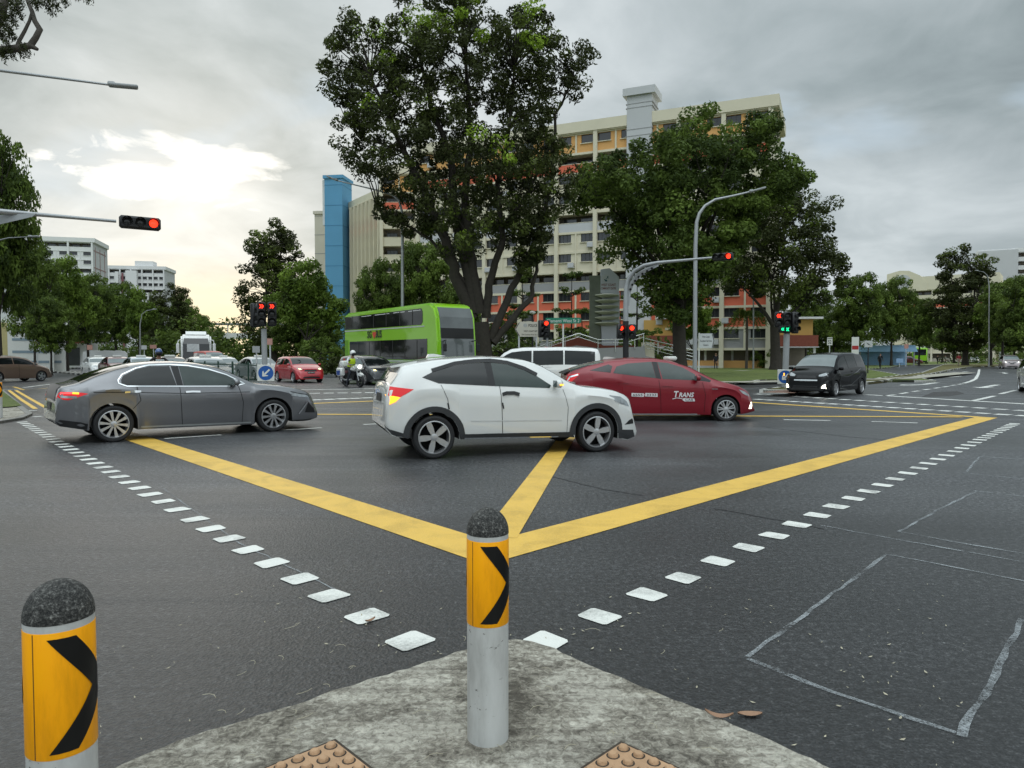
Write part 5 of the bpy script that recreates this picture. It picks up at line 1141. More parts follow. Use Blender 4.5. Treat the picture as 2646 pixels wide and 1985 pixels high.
def block(loc, ang, L, D, floors, fh, bay, label, frame_m, roofh=1.3, over=.9, group='apartment blocks', pil=True, maxwin=100, halfbay=True, winw=1.7, name='apartment_block', gable=None):
    """slab block: local x along the front, front faces -y. floors: bottom to top of (kind, colour)"""
    t = thing(name, loc, ang, label, 'building', group); mats = [frame_m, M_SHADE]; idx = {}
    def mi(m):
        if m not in mats: mats.append(m)
        return mats.index(m)
    w = MB(); H = fh*len(floors); nb = max(1, int(round(L/bay))); bay = L/nb; wins = []; wh = fh*.42; z0w = fh*.46
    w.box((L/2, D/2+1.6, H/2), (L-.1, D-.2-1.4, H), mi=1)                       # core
    for s_ in (0, L): w.box((s_+(-.15 if s_ == 0 else .15), D/2+.9, H/2), (.3, D-.1+1.5, H), mi=mi(gable or frame_m))
    per = 2 if halfbay else 1
    for fi, (kind, m) in enumerate(floors):
        z = fi*fh; w.box((L/2, .72, z+fh-.14), (L, 1.7, .28), mi=0)             # slab edge
        if kind == 'win':
            w.box((L/2, .12, z+z0w/2), (L, .24, z0w), mi=mi(m)); w.box((L/2, .12, z+(z0w+wh+fh-.28)/2), (L, .24, fh-.28-z0w-wh), mi=mi(m))
            for b in range(nb):
                for q in range(per):
                    cw = bay/per; x = b*bay+cw*q; xc = x+cw*(.42 if q == 0 else .58) if per == 2 else x+cw/2; wins.append((xc, .1, z+z0w+wh/2))
                    a, e = xc-winw/2, xc+winw/2
                    if a > x: w.box(((x+a)/2, .12, z+z0w+wh/2), (a-x, .24, wh), mi=mi(m))
                    if x+cw > e: w.box(((e+x+cw)/2, .12, z+z0w+wh/2), (x+cw-e, .24, wh), mi=mi(m))
                    w.box((xc, -.02, z+z0w-.05), (winw+.2, .3, .09), mi=0)
                if per == 2 and pil: w.box((b*bay+bay/2, -.04, z+fh/2-.14), (.22, .16, fh-.28), mi=0)
        elif kind == 'cor':
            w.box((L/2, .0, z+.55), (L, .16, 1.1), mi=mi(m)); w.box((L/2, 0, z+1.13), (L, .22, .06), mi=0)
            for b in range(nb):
                for q in (.25, .7): wins.append((b*bay+bay*q, 1.46, z+1.45))
        else:
            w.box((L/2, 1.0, z+.5), (L, .2, 1.0), mi=mi(m))
    if pil:
        for b in range(nb+1): w.box((b*bay, -.15, H/2), (.5, .5, H), mi=0)
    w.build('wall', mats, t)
    r = MB(); r.box((L/2, D/2+.4, H+roofh/2), (L+over*2, D+over*2, roofh)); r.box((L/2, D/2+.4, H+.02), (L+over*2-.3, D+over*2-.3, .3)); r.build('roof', frame_m, t)
    # windows: the ones nearest the lower middle as parts, the remainder together
    me = window_mesh(winw, wh); inv = Matrix.Rotation(ang, 4, 'Z'); O = Vector(loc)
    wins.sort(key=lambda p: (O+inv @ Vector(p)).length)
    for p in wins[:maxwin]: o = bpy.data.objects.new('window', me); COL.objects.link(o); o.parent = t; o.location = p
    if len(wins) > maxwin:
        mb = MB()
        for p in wins[maxwin:]: mb.box((p[0], p[1]+.06, p[2]), (winw, .03, wh))
        tag(mb.build('windows', M_WIN, t), kind='stuff')
    return t, H
A = Vector((29.7, 83.2, 0)); ang = R(-24); L = 47; d = Vector((math.cos(ang), math.sin(ang), 0))
FL = [('void', M_ORNG), ('win', M_GREYR), ('win', M_CORAL), ('win', M_CORAL), ('cor', M_GREYR), ('win', M_CREAM), ('win', M_CREAM), ('cor', M_LGR), ('win', M_CREAM), ('win', M_CREAM), ('cor', M_CORAL), ('win', M_ORNG)]
t, H = block(A-d*L, ang, L, 11, FL, 2.5, 5.2, 'tall cream apartment block with coral red and orange storeys behind the trees', M_CREAM)
b = MB(); xt = L-15.2; b.box((xt, 1.0, 16.8), (3.1, 3.2, 33.6)); b.box((xt, 1.0, 33.9), (4.0, 3.9, .9)); 
for z in (28.6, 29.4, 32.0, 32.5): b.box((xt, 1.0, z), (3.36, 3.26, .08), mi=1)
b.build('lift_tower', [M_LGR, M_GREYR], t)
for k in range(26):
    b = MB(); fl_ = random.choice((1, 2, 3, 5, 6, 8, 9, 11)); q = random.randrange(18); x = 2.6*q+random.choice((.6, 2.1)); b.box((x, -.32, fl_*2.5+.75), (.75, .35, .55)); b.box((x, -.2, fl_*2.5+.42), (.85, .6, .05)); b.build('air_conditioner', M_LGR, t)
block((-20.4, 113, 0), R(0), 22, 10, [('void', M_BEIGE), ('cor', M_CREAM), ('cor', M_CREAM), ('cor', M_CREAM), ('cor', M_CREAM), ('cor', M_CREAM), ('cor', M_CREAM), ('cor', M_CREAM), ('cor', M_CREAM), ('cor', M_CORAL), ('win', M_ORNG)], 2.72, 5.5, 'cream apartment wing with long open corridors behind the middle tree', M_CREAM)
fin, H = block((-31.4, 140, 0), R(-55), 14.5, 10, [('void', M_BEIGE)]+[('win', M_CREAM)]*8+[('win', M_CORAL), ('win', M_CREAM)], 2.72, 1.8, 'apartment wing of deep vertical fins next to the blue stair tower', M_CREAM, halfbay=False, winw=1.1, pil=False)
b = MB()
for k in range(9): b.box((k*14.5/8, -.5, H/2), (.22, .8, H))
b.build('fin', M_CREAM, fin)
def tower(loc, w, d_, h, m, label, ang=0, cap=None, name='stair_tower', extra=None):
    t = thing(name, loc, ang, label, 'tower', 'stair towers'); b = MB(); b.box((0, 0, h/2), (w, d_, h)); b.build('wall', m, t); b = MB(); b.box((0, 0, h+.2), (w+.5, d_+.5, .6)); b.build('roof', cap or m, t)
    b = MB()
    for z in np.arange(3.5, h, 3.8): b.box((0, 0, z), (w+.06, d_+.06, .1))
    b.build('joint_band', mat('joint_line', tuple(.65*x for x in (.4, .4, .4)), .9) if m is not M_BLUEW else mat('blue_joint', (.07, .21, .36), .9), t)
    if extra: b = MB(); extra(b, w, d_, h); b.build('panel', M_WHT, t)
    return t
tower((-33.4, 139, 0), 3.5, 5, 35.2, M_BLUEW, 'bright blue stair tower left of the big middle tree', R(-8), extra=lambda b, w, d_, h: (b.box((-w/2-.35, .2, h-4.4), (.7, 4, 8.6)), b.box((-w/2-.12, .2, h/2), (.24, 3, h-1))))
tower((-38.6, 150, 0), 2.7, 6, 30.6, M_BEIGE, 'beige stair tower just left of the blue one', R(-6))
WF = [('cor', M_WHT)]*2+[('win', M_WHT), ('win', M_WHT), ('cor', M_WHT)]*4
ta, Hh = block((-131.7-38.6, 226-10.4, 0), R(15), 40, 14, WF, 2.66, 6.5, 'taller white apartment block far behind the left trees', M_WHT, winw=2.2, maxwin=60, gable=M_LGR)
b = MB(); b.box((40-25, -1, 21), (5.0, 4, 43)); b.build('lift_tower', M_LGR, ta)
b = MB()
for z in np.arange(3, 36, 5.3): b.box((40.33, 7, z), (.1, 13, .3))
for y in (2, 7, 12): b.box((40.33, y, 18), (.12, .35, 36))
b.build('gable_band', mat('rose_band', (.30, .18, .17), .9), ta)
tb, Hh = block((-168, 292, 0), R(10), 25, 13, WF, 2.66, 4.2, 'lower white apartment block farther off, right of the taller one', M_WHT, winw=1.8, maxwin=60, gable=M_LGR)
b = MB(); b.box((13, -.8, 18), (4.2, 2, 37)); b.box((7.5, -.7, 18), (1.2, 2, 36)); b.box((17, 4, 39.5), (7, 5, 2.6)); b.build('stair_shaft', M_WHT, tb)
b = MB(); b.box((9.5, -.9, 18), (.7, .4, 35), mi=0); b.box((1.2, -.9, 18), (.4, .4, 35)); b.build('downpipe_band', mat('rose_band2', (.2, .08, .09), .9), tb)
tc_, Hh = block((118, 222, 0), R(-38), 26, 12, [('void', M_BEIGE), ('win', M_CREAM), ('win', M_CREAM), ('win', M_CREAM), ('win', M_CREAM), ('cor', M_GREYR), ('cor', M_CORAL), ('cor', M_CREAM)], 2.7, 5.0, 'beige apartment block with a rounded gable, far up the right road', M_CREAM, maxwin=60, roofh=4)
b = MB(); b.prism([(-2, 0), (9, 0), (9, 2.2), (7, 4.6), (4, 6.2), (1.5, 6.4), (-2, 5.5)], 0, 3, TR(0, 2.4, Hh-.2) @ RX90); b.build('arched_gable', M_CREAM, tc_)
b = MB(); b.lathe([(2.0, 0), (2.3, 0), (2.3, .12), (2.0, .12)], 24, TR(2.4, -.72, Hh+2.6) @ RX90); b.lathe([(1.0, 0), (1.2, 0), (1.2, .12), (1.0, .12)], 20, TR(2.4, -.72, Hh+2.6) @ RX90); b.build('round_emblem', M_LGR, tc_, smooth=40)
td, Hh = block((144, 206, 0), R(-32), 46, 12, [('void', M_BEIGE)]+[('win', M_CREAM)]*5+[('win', M_CORAL), ('win', M_ORNG)], 2.7, 5.0, 'apartment block with an orange top storey at the right picture edge', M_CREAM, maxwin=60)
te, Hh = block((160, 246, 0), R(-30), 50, 14, [('cor', M_WHT)]*13, 2.8, 9, 'white far tower with curved balconies behind the right edge trees', M_WHT, maxwin=40)
b = MB(); b.box((5, -.6, 18.5), (11, 1.6, 37.5)); b.build('blank_shaft', M_LGR, te)
b = MB()
for k in range(3):
    for z in range(4, 13, 2): b.lathe([(2.6, 0), (2.7, .1), (2.7, 1.1), (2.6, 1.2)], 24, TR(16+k*9, -.3, z*2.8))
b.build('balcony', M_WHT, te, smooth=40)

# yellow and brick community hall
hall = thing('community_hall', (16.2, 88, .1), R(-6), 'low yellow hall with a brick band and open ground floor behind the lawn', 'building')
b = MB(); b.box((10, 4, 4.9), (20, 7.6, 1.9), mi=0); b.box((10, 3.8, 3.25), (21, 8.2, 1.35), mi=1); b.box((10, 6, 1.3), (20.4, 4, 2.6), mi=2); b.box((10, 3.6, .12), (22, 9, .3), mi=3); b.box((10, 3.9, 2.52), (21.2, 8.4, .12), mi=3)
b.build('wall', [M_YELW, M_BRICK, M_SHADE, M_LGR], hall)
b = MB(); b.box((6, 3.8, 6.4), (9, 9, .9)); b.box((12, 3.8, 6.0), (18, 8.4, .25)); b.build('roof', M_WHT, hall)
for x, w in ((6.2, 2.3), (11.5, 1.6), (16, 1.6)):
    b = MB(); b.box((x, .17, 5.2), (w, .08, .85)); f = b.build('window', M_WIN, hall); b = MB(); b.box((x, .12, 4.72), (w+.2, .2, .08)); b.build('sill', M_WHT, f)
for x in np.arange(1, 21, 3.2): b = MB(); b.box((x, .2, 1.3), (.25, .25, 2.5)); b.build('column', M_WHT, hall)
for x in (4, 13): b = MB(); b.box((x, 3.95, 1.2), (2.6, .1, 2.2)); b.build('doorway', M_DARK, hall)
# blue awning shelter far on the right
shel = thing('shelter', (56.5, 108, .1), R(-14), 'shelter with a pale blue awning roof beyond the lawn', 'shelter', None)
b = MB(); b.prism([(-4.2, 2.1), (4.2, 2.1), (3.8, 3.0), (-3.8, 3.0)], -.15, .15, RX90); b.box((0, 1.8, 3.0), (7.6, 4, .12)); b.box((0, 3.7, 1.2), (7.4, .15, 2.3)); b.build('awning', mat('awning_blue', (.30, .50, .72), .6, var=.2), shel)
for x in (-3.7, 3.7): b = MB(); b.box((x, 0, 1.1), (.16, .16, 2.2)); b.build('post', M_GREYP, shel)
# far footbridge over the left arm
fb = thing('footbridge', (-58, 158, 0), R(6), 'white covered footbridge across the far left road', 'bridge', None)
b = MB(); b.box((0, 0, 6.0), (36, 3.4, 1.2)); b.build('deck', M_WHT, fb); b = MB(); b.box((0, 0, 8.6), (36, 4, .3)); b.build('roof', M_ROOFG, fb)
for x in np.arange(-16, 17, 4): b = MB(); b.box((x, -1.5, 7.5), (.2, .2, 2.2)); b.build('post', M_WHT, fb)
for x in (-14, 15): b = MB(); b.box((x, 0, 2.7), (1, 1.4, 5.4)); b.build('pier', M_LGR, fb)
# white shop house, hoarding and gate walls on the left bank
sh = thing('shop_house', (-58, 88, .1), R(20), 'white shop house with a dark red awning behind the left trees', 'building')
b = MB(); b.box((0, 4, 3), (10, 7, 6), mi=0); b.box((0, .3, 4.4), (9, 1.5, .25), mi=0); b.build('wall', [M_WHT], sh)
b = MB(); b.prism([(0, 3.6), (-1.8, 3.1), (-1.8, 3.0), (0, 3.4)], 0, 8, TR(-2.5, 0, 0) @ rotM('Z', PI/2) @ RX90); b.build('awning', mat('awning_maroon', (.16, .02, .02), .7), sh)
for x in (-3.4, 0, 3.2): b = MB(); b.box((x, .45, 1.4), (2.0, .12, 2.2)); b.build('shopfront', M_WIN, sh)
for x in (-3, 1, 4): b = MB(); b.box((x, .45, 5.2), (.9, .3, .7)); b.build('air_conditioner', M_LGR, sh)
for k, (px, w, h, lab) in enumerate([(80, 3.6, 5.4, 'tall pale hoarding panel with blue stripes, behind the left edge trunk'), (118, 3.2, 5.2, 'tall pale hoarding panel behind the no right turn sign'), (22, 3, 3.0, 'yellowish notice board at the left picture edge')]):
    p = P(px, 900, 64+k); t = thing('hoarding', (p.x, 64+k, .1), R(14), lab, 'panel', 'panels behind the left trees'); b = MB(); z0 = 1.5 if k == 2 else 0
    b.box((0, 0, z0+h/2), (w, .12, h)); b.build('panel', M_SIGNW if k < 2 else mat('notice_yellow', (.40, .34, .16), .7), t); b = MB(); 
    for x in (-w/2+.1, w/2-.1): b.box((x, .12, (z0+h)/2), (.12, .1, z0+h))
    b.build('post', M_GREYP, t)
    if k < 2:
        b = MB(); 
        for z in (.9, 1.8, 2.9, 3.8): b.box((0, -.08, z), (w*.8, .02, .22))
        b.build('stripe', mat('stripe_grey_blue', (.20, .26, .30), .7), t)
for px, w, lab in ((253, 3.0, 'low white wall panel with a rounded top left of the far lamp post'), (286, 2.8, 'low white gate wall panel beside the grass, left bank'), (310, 1.6, 'narrow white wall panel farthest right on the left bank')):
    p = P(px, 900, 82); t = thing('garden_wall', (p.x, 82, .1), R(12), lab, 'wall', 'white wall panels on the left bank'); b = MB(); b.prism([(-w/2, 0), (w/2, 0), (w/2, 1.7), (w*.3, 2.0), (-w*.2, 2.1), (-w/2, 1.9)], 0, .25, RX90); b.build('panel', M_WHT, t); b = MB(); b.box((0, -.13, .18), (w+.04, .5, .36)); b.build('footing', M_LGR, t)
# ================================================================== street furniture
def ring_arc(c, r0, r1, a0, a1, n, M, b, mi=0, z=0):
    vs = []
    for i in range(n+1):
        a = a0+(a1-a0)*i/n; vs += [M @ Vector((c[0]+r0*math.cos(a), c[1]+r0*math.sin(a), z)), M @ Vector((c[0]+r1*math.cos(a), c[1]+r1*math.sin(a), z))]
    b.add(vs, [(2*i, 2*i+1, 2*i+3, 2*i+2) for i in range(n)], mi)
def arrow2(cx, cy, s, left=True):
    k = -1 if left else 1; out = []
    for o in (-.5, .35):
        out.append([(cx+k*s*(o-.45), cy+s*.85), (cx+k*s*(o+.05), cy+s*.85), (cx+k*s*(o+.6), cy), (cx+k*s*(o+.05), cy-s*.85), (cx+k*s*(o-.45), cy-s*.85), (cx+k*s*(o+.1), cy)])
    return out
def head(t, c, rz, lits, horiz=False, pitch=.34, r=.115, two=None):
    """signal head: lits is a list per aspect: None, ('red'|'amber'|'green', shape)"""
    pitch *= .86; r *= .92; n = len(lits); W, Hh = (n*pitch+.05, .33) if horiz else (.33, n*pitch+.05)
    M = TR(*c) @ rotM('Z', rz)
    b = MB(); v = MB(); v.box((0, 0, 0), (W, .2, Hh), bev=.05); b.add([M @ Vector(q) for q in v.v], v.f)
    for i in range(n):
        p = (-W/2+.025+pitch*(i+.5), 0) if horiz else (0, Hh/2-.025-pitch*(i+.5))
        K = M @ TR(p[0], -.1, p[1]) @ RX90
        vs = []
        for s_ in range(13):
            a = R(-25)+R(230)*s_/12; vs += [K @ Vector((math.cos(a)*(r+.02), math.sin(a)*(r+.02), 0)), K @ Vector((math.cos(a)*(r+.02), math.sin(a)*(r+.02), .2-.09*abs(s_-6)/6))]
        b.add(vs, [(2*q, 2*q+1, 2*q+3, 2*q+2) for q in range(12)])
    h = b.build('signal_head', M_BLACK, t, smooth=40)
    for i, L in enumerate(lits):
        p = (-W/2+.025+pitch*(i+.5), 0) if horiz else (0, Hh/2-.025-pitch*(i+.5)); K = M @ TR(p[0], -.112, p[1]) @ RX90
        b = MB()
        if L is None: b.lathe([(r, 0), (r*.6, .02), (.00001, .025)], 20, K); b.build('lens', M_LENS_OFF, h, smooth=40)
        else:
            m = {'red': M_RED_ON, 'amber': M_AMB_ON, 'green': M_GRN_ON}[L[0]]
            if L[1] == 'disc': b.lathe([(r, 0), (r*.6, .02), (.00001, .025)], 20, K)
            else:
                for q in arrow2(0, 0, r*.75, L[1] == 'left'): b.prism(q, 0, .012, K)
            b.build('lens', m, h, smooth=40)
    return h
DISC = ('red', 'disc')
def pole(t, pts, rad, m=M_GALV, name='pole'): b = MB(); b.tube(pts, rad, 14); return b.build(name, m, t, smooth=50)
def keep_left(loc, rz, label):
    t = thing('keep_left_sign', loc, rz, label, 'road sign', 'blue keep left signs'); b = MB(); b.box((0, 0, .75), (.62, .03, .62), bev=.012); pl = b.build('plate', M_SIGNW, t)
    b = MB(); b.lathe([(.275, 0), (.275, .004), (.00001, .0045)], 40, TR(0, -.017, .75) @ RX90); d = b.build('disc', mat('sign_blue', (.012, .085, .32), .4, var=.08), pl, smooth=30)
    b = MB(); K = TR(0, -.023, .75) @ RX90 @ rotM('Z', R(-135)); b.prism([(-.19, -.032), (.06, -.032), (.06, -.032), (.06, .032), (-.19, .032)], 0, .003, K); b.prism([(.19, 0), (.05, .125), (.0, .125), (.07, .02), (.07, -.02), (.0, -.125), (.05, -.125)], .0, .0035, K); b.build('arrow', M_SIGNW, d)
    b = MB(); b.tube([(0, .04, 0), (0, .04, .9)], .035, 10); b.build('post', M_GREYP, t); return t
# left overhead signal
t = thing('traffic_light', (-16.6, 14.6, 0), 0, 'overhead signal on a long arm at upper left, its right hand lens lit red', 'traffic light', 'traffic lights of the junction')
o = Vector((-16.6, 14.6, 0)); hc = P(362, 577, 19)-o; a0 = P(300, 572, 18.8)-o; mid = P(115, 556, 17.9)-o; a1 = P(-40, 543, 17.3)-o; rz = R(32)
pole(t, [(0, 0, 0), (0, 0, 4.6), (.3, .2, 5.1), a1-Vector((.6, .4, .05)), a1, mid, a0], [.12, .10, .09, .075, .068, .05, .04]); head(t, hc, rz, [None, None, DISC], True, .36)
b = MB(); b.prism([(q.x, q.z) for q in (a1+Vector((0, 0, -.06)), mid+Vector((0, 0, -.02)), mid+Vector((-.1, 0, -.10)), a1+Vector((0, 0, -.32)))], -.01, .01, TR(0, (a1.y+mid.y)/2, 0) @ RX90); b.build('gusset_plate', M_GALV, t)
# right mast arm signal
pY = 33.0; pb = P(1617, 900, pY); pb.z = .13
t = thing('traffic_light', pb, 0, 'signal with a curved mast arm over the right side, two small heads on its pole', 'traffic light', 'traffic lights of the junction')
L = lambda x, y, Y: P(x, y, Y)-pb
mast = [L(1617, 900, 33), L(1617, 790, 33), L(1618, 745, 33), L(1624, 722, 33), L(1640, 700, 32.8), L(1664, 686, 32.6), L(1700, 679, 32.3), L(1840, 666, 31.3)]
pole(t, [(0, 0, 0)]+mast, [.13, .12, .12, .10, .10, .09, .085, .075, .045]); head(t, L(1868, 664, 31.1), R(-33), [None, None, DISC], True, .32)
b = MB(); pl = [L(1621, 790, 33), L(1622, 748, 33), L(1629, 727, 32.98), L(1646, 706, 32.8), L(1668, 692, 32.6), L(1702, 682, 32.3), L(1702, 688, 32.3), L(1672, 702, 32.6), L(1653, 716, 32.8), L(1637, 736, 32.98), L(1630, 756, 33), L(1627, 790, 33)]
v = MB(); v.add(pl, [tuple(range(len(pl)))]); o2 = v.build('gusset_plate', M_GALV, t); so = o2.modifiers.new('thickness', 'SOLIDIFY'); so.thickness = .03
b = MB()
for x, y, Y_ in ((1629, 748, 32.94), (1634, 736, 32.92), (1641, 726, 32.85), (1650, 716, 32.75), (1660, 708, 32.65), (1672, 701, 32.5), (1684, 694, 32.4)): b.lathe([(.055, 0), (.055, .02)], 14, TR(*L(x, y, Y_-.03)) @ RX90)
b.build('plate_hole', M_DARK, o2)
head(t, L(1602, 857, 32.8), R(30), [DISC, None], False, .36); head(t, L(1634, 857, 32.7), R(-18), [DISC, None], False, .36)
b = MB(); b.tube([L(1617, 830, 33), L(1617, 945, 33)], .135, 14); b.build('pole_sleeve', M_BLACK, t, smooth=50)
# single head beside the street name
pb = P(1414, 900, 36); pb.z = .13; t = thing('traffic_light', pb, 0, 'upright black signal lit red between the police sign and the green street name', 'traffic light', 'traffic lights of the junction')
L = lambda x, y, Y: P(x, y, Y)-pb
pole(t, [(0, .1, 0), L(1414, 840, 36.1)], .06, M_GREYP); head(t, L(1413, 850, 36), R(-14), [DISC, None, None], False, .32); head(t, L(1398, 850, 36.1), R(50), [None, None, None], False, .32)
# left median signal
pb = P(681, 900, 27.6); pb.z = .14; t = thing('traffic_light', pb, 0, 'signal on the left median with two red arrows pointing right', 'traffic light', 'traffic lights of the junction')
L = lambda x, y, Y: P(x, y, Y)-pb
pole(t, [(0, .12, 0), L(682, 850, 27.7)], .105, M_GREYP); head(t, L(676, 812, 27.5), R(18), [('red', 'right'), None, None], False, .34, .13); head(t, L(703, 812, 27.5), R(18), [('red', 'right'), None, None], False, .34, .13); head(t, L(657, 815, 27.7), R(75), [None, None, None], False, .34)
# right median signal
pb = P(2033, 900, 31); pb.z = .14; t = thing('traffic_light', pb, 0, 'signal on the right median with a red arrow and two green arrows', 'traffic light', 'traffic lights of the junction')
L = lambda x, y, Y: P(x, y, Y)-pb
pole(t, [(0, .15, 0), L(2033, 862, 31.1)], .13, M_GREYP); head(t, L(2011, 826, 31), R(-8), [('red', 'left'), None], False, .36, .14); head(t, L(2033, 834, 31), R(-8), [None, None, ('green', 'left')], False, .34, .12); head(t, L(2054, 834, 31), R(20), [None, None, None], False, .34); head(t, L(2021, 851, 30.9), R(-8), [('green', 'left')], False, .3, .1)
p = P(687, 964, 27.2); keep_left((p.x, p.y, p.z-.75), R(16), 'blue keep left sign on the left median, behind the grey saloon bonnet'); p = P(2029, 974, 30.3); keep_left((p.x, p.y, p.z-.75), R(-14), 'blue keep left sign on the right median nose, beside the black minivan')
# green railing on the left median
M_RAILG = mat('railing_green', (.012, .045, .03), .5)
t = thing('railing', (-9.6, 27.9, .14), math.atan2(.757, -.653), 'dark green picket railing on the left median behind the grey saloon', 'railing'); n = 9.0
b = MB()
for z in (.12, .98): b.box((n/2, 0, z), (n, .04, .045))
b.build('rail', M_RAILG, t); b = MB()
for x in np.arange(.1, n, .125): b.tube([(x, 0, .05), (x, 0, 1.06)], .011, 6)
b.build('picket', M_RAILG, t)
for x in np.arange(0, n+.1, 1.8): b = MB(); b.box((x, 0, .56), (.06, .06, 1.12)); b.build('post', M_RAILG, t)
# long low green railing and hedge line on the left bank
t = thing('railing', (-46, 78.6, .13), math.atan2(17, -6.5), 'long low green railing along the left verge behind the bronze hatchback', 'railing'); b = MB(); n = 26
for z in (.5, 1.0): b.box((n/2, 0, z), (n, .05, .06), mi=0)
b.build('rail', M_LGREY, t); b = MB(); b.box((n/2, .12, .42), (n, .1, .75)); b.build('mesh_panel', mat('hedge_green', (.012, .04, .022), .8, var=.4, scale=8, bump=.8), t)
for x in np.arange(0, n+.1, 2): b = MB(); b.box((x, 0, .5), (.07, .07, 1.02)); b.build('post', M_RAILG, t)
# street lamps
def lamp(base, pts, label, r=.10, hl=.8):
    t = thing('street_lamp', base, 0, label, 'street lamp', 'street lamps round the junction'); q = [Vector(p)-Vector(base) for p in pts]
    k = len(q)-2; pole(t, [(0, 0, 0), (0, 0, 1.2)]+q[:-1], [r*1.25, r]+[r*(1-.55*(i+1)/k) for i in range(k+1)])
    a, b_ = q[-2], q[-1]; d = (b_-a).normalized(); M = TR(*a) @ d.to_track_quat('X', 'Z').to_matrix().to_4x4(); Ln = (b_-a).length
    b = MB(); v = MB(); v.box((Ln/2, 0, 0), (Ln, .26, .09), bev=.03); v.box((.08, 0, .03), (.2, .16, .13), bev=.03); b.add([M @ Vector(p) for p in v.v], v.f); b.build('lamp_head', M_GREYP, t, smooth=40); return t
lamp((-17, 17.3, 0), [(-17, 17.3, 8.6), (-16.6, 17.6, 9.4), (-15.8, 18.1, 9.75), P(-40, 177, 19.8), P(280, 219, 21.4), P(357, 226, 21.75)], 'street lamp whose long straight arm enters at the upper left edge')
b5 = P(1040, 900, 48); b5.z = .1; lamp(b5, [P(1040, 620, 48), P(1038, 545, 48), P(1031, 518, 48), P(1012, 503, 48), P(975, 492, 48), P(872, 467, 48), P(844, 455, 48)], 'street lamp rising behind the green double decker bus, arm reaching left', .11)
b6 = P(1796, 900, 37); b6.z = .13; lamp(b6, [P(1797, 640, 37), P(1800, 575, 37), P(1807, 552, 37), P(1822, 532, 37), P(1848, 516, 37), P(1900, 505, 37), P(1937, 496, 37), P(1978, 485, 37)], 'tall curved street lamp on the lawn edge right of the middle', .115)
for px, Yl, top, ax, lab in ((362, 84, 800, 404, 'slim street lamp in front of the left tree row, arm to the right'), (1947, 78, 700, 1925, 'thin street lamp on the lawn in front of the hall'), (2556, 98, 700, 2520, 'thin street lamp behind the oncoming car'), (-30, 44, 612, 100, 'street lamp reaching in from the left edge below the signal arm'), (233, 92, 790, 275, 'slim street lamp beside the shop house')):
    bb = P(px, 900, Yl); bb.z = .1; lamp(bb, [P(px, top+40, Yl), P(px+(ax-px)*.12, top+12, Yl), P(px+(ax-px)*.4, top+3, Yl), P(px+(ax-px)*.8, top, Yl), P(ax, top-1, Yl)], lab, .085)
# signs
def text_on(parent, txt, M, w, h, m, name='lettering', **k):
    vs, fs = fit_text(txt, w, h, **k); b = MB(); b.add([M @ v for v in vs], fs); return b.build(name, m, parent)
def sign(name, px, py, Y, rz, w, h, label, face=M_SIGNW, poly=None, posts=((0, ),), post_m=M_LGREY, drop=True, cat='road sign', group=None):
    c = P(px, py, Y); t = thing(name, (c.x, Y, .1), rz, label, cat, group); z = c.z-.1
    b = MB(); pts = poly or [(-w/2, -h/2), (w/2, -h/2), (w/2, h/2), (-w/2, h/2)]; b.prism(pts, -.02, .02, TR(0, 0, z) @ RX90); pl = b.build('plate', face, t)
    for x in posts: b = MB(); b.tube([(x[0], .05, 0), (x[0], .05, z+(x[1] if len(x) > 1 else 0))], .045, 10); b.build('post', post_m, t)
    return t, pl, TR(0, -.024, z) @ RX90
M_STG = mat('street_name_green', (.01, .17, .10), .4, var=.06)
t, pl, K = sign('street_name_sign', 1455, 829, 37, R(-10), 1.85, .30, 'green street name plate on a white post', M_STG, poly=[(-.9, -.15), (.86, -.15), (.93, -.08), (.93, .08), (.86, .15), (-.9, .15)], post_m=M_SIGNW)
text_on(pl, 'Clementi West St 2', K, 1.68, .17, M_SIGNW); b = MB(); b.box((0, 0, 0), (.01, .01, .01)); 
t, pl, K = sign('police_sign', 1362, 851, 37.5, R(4), 1.22, .78, 'beige arrow shaped police sign pointing left, left of the red signal', mat('sign_beige', (.46, .43, .36), .6), poly=[(-.64, 0), (-.42, .39), (.62, .39), (.62, -.39), (-.42, -.39)], posts=((-.42, ), (.5, )))
text_on(pl, 'POLICE', K @ TR(.30, .2, 0), .46, .15, M_SIGNB, bold=.02); text_on(pl, 'WEST COAST NPP', K @ TR(.18, -.10, 0), .72, .085, M_SIGNB, bold=.015); text_on(pl, '704 Clementi West St 2', K @ TR(.12, -.28, 0), .84, .075, M_SIGNB, bold=.01)
b = MB(); ring_arc((-.1, .2), .055, .095, 0, 2*PI, 20, K, b); b.add([K @ Vector(v) for v in ((-.15, .19, .001), (-.05, .19, .001), (-.05, .23, .001), (-.15, .23, .001))], [(0, 1, 2, 3)]); b.build('crest', M_GREYP, pl)
for s_ in (1, -1): b = MB(); b.add([K @ Vector(v) for v in ((-.62, s_*.01, .001), (-.58, s_*.01, .001), (-.39, s_*.35, .001), (-.43, s_*.35, .001))], [(0, 1, 2, 3) if s_ < 0 else (3, 2, 1, 0)]); b.build('arrow_edge', M_SIGNB, pl)
t, pl, K = sign('direction_sign', 1826, 881, 45, R(-14), .86, .9, 'white direction sign with black lettering and a pointed right edge, on the lawn', M_LGREY, poly=[(-.43, -.46), (.36, -.46), (.48, 0), (.36, .46), (-.43, .46)], posts=((-.46, .5), ), post_m=M_SIGNW)
for i, (s_, w) in enumerate((('West Coast', .46), ('Student Service', .70), ('Centre', .32))): text_on(pl, s_, K @ TR(-.05, .26-.26*i, 0), w, .12, M_SIGNB, bold=.015)
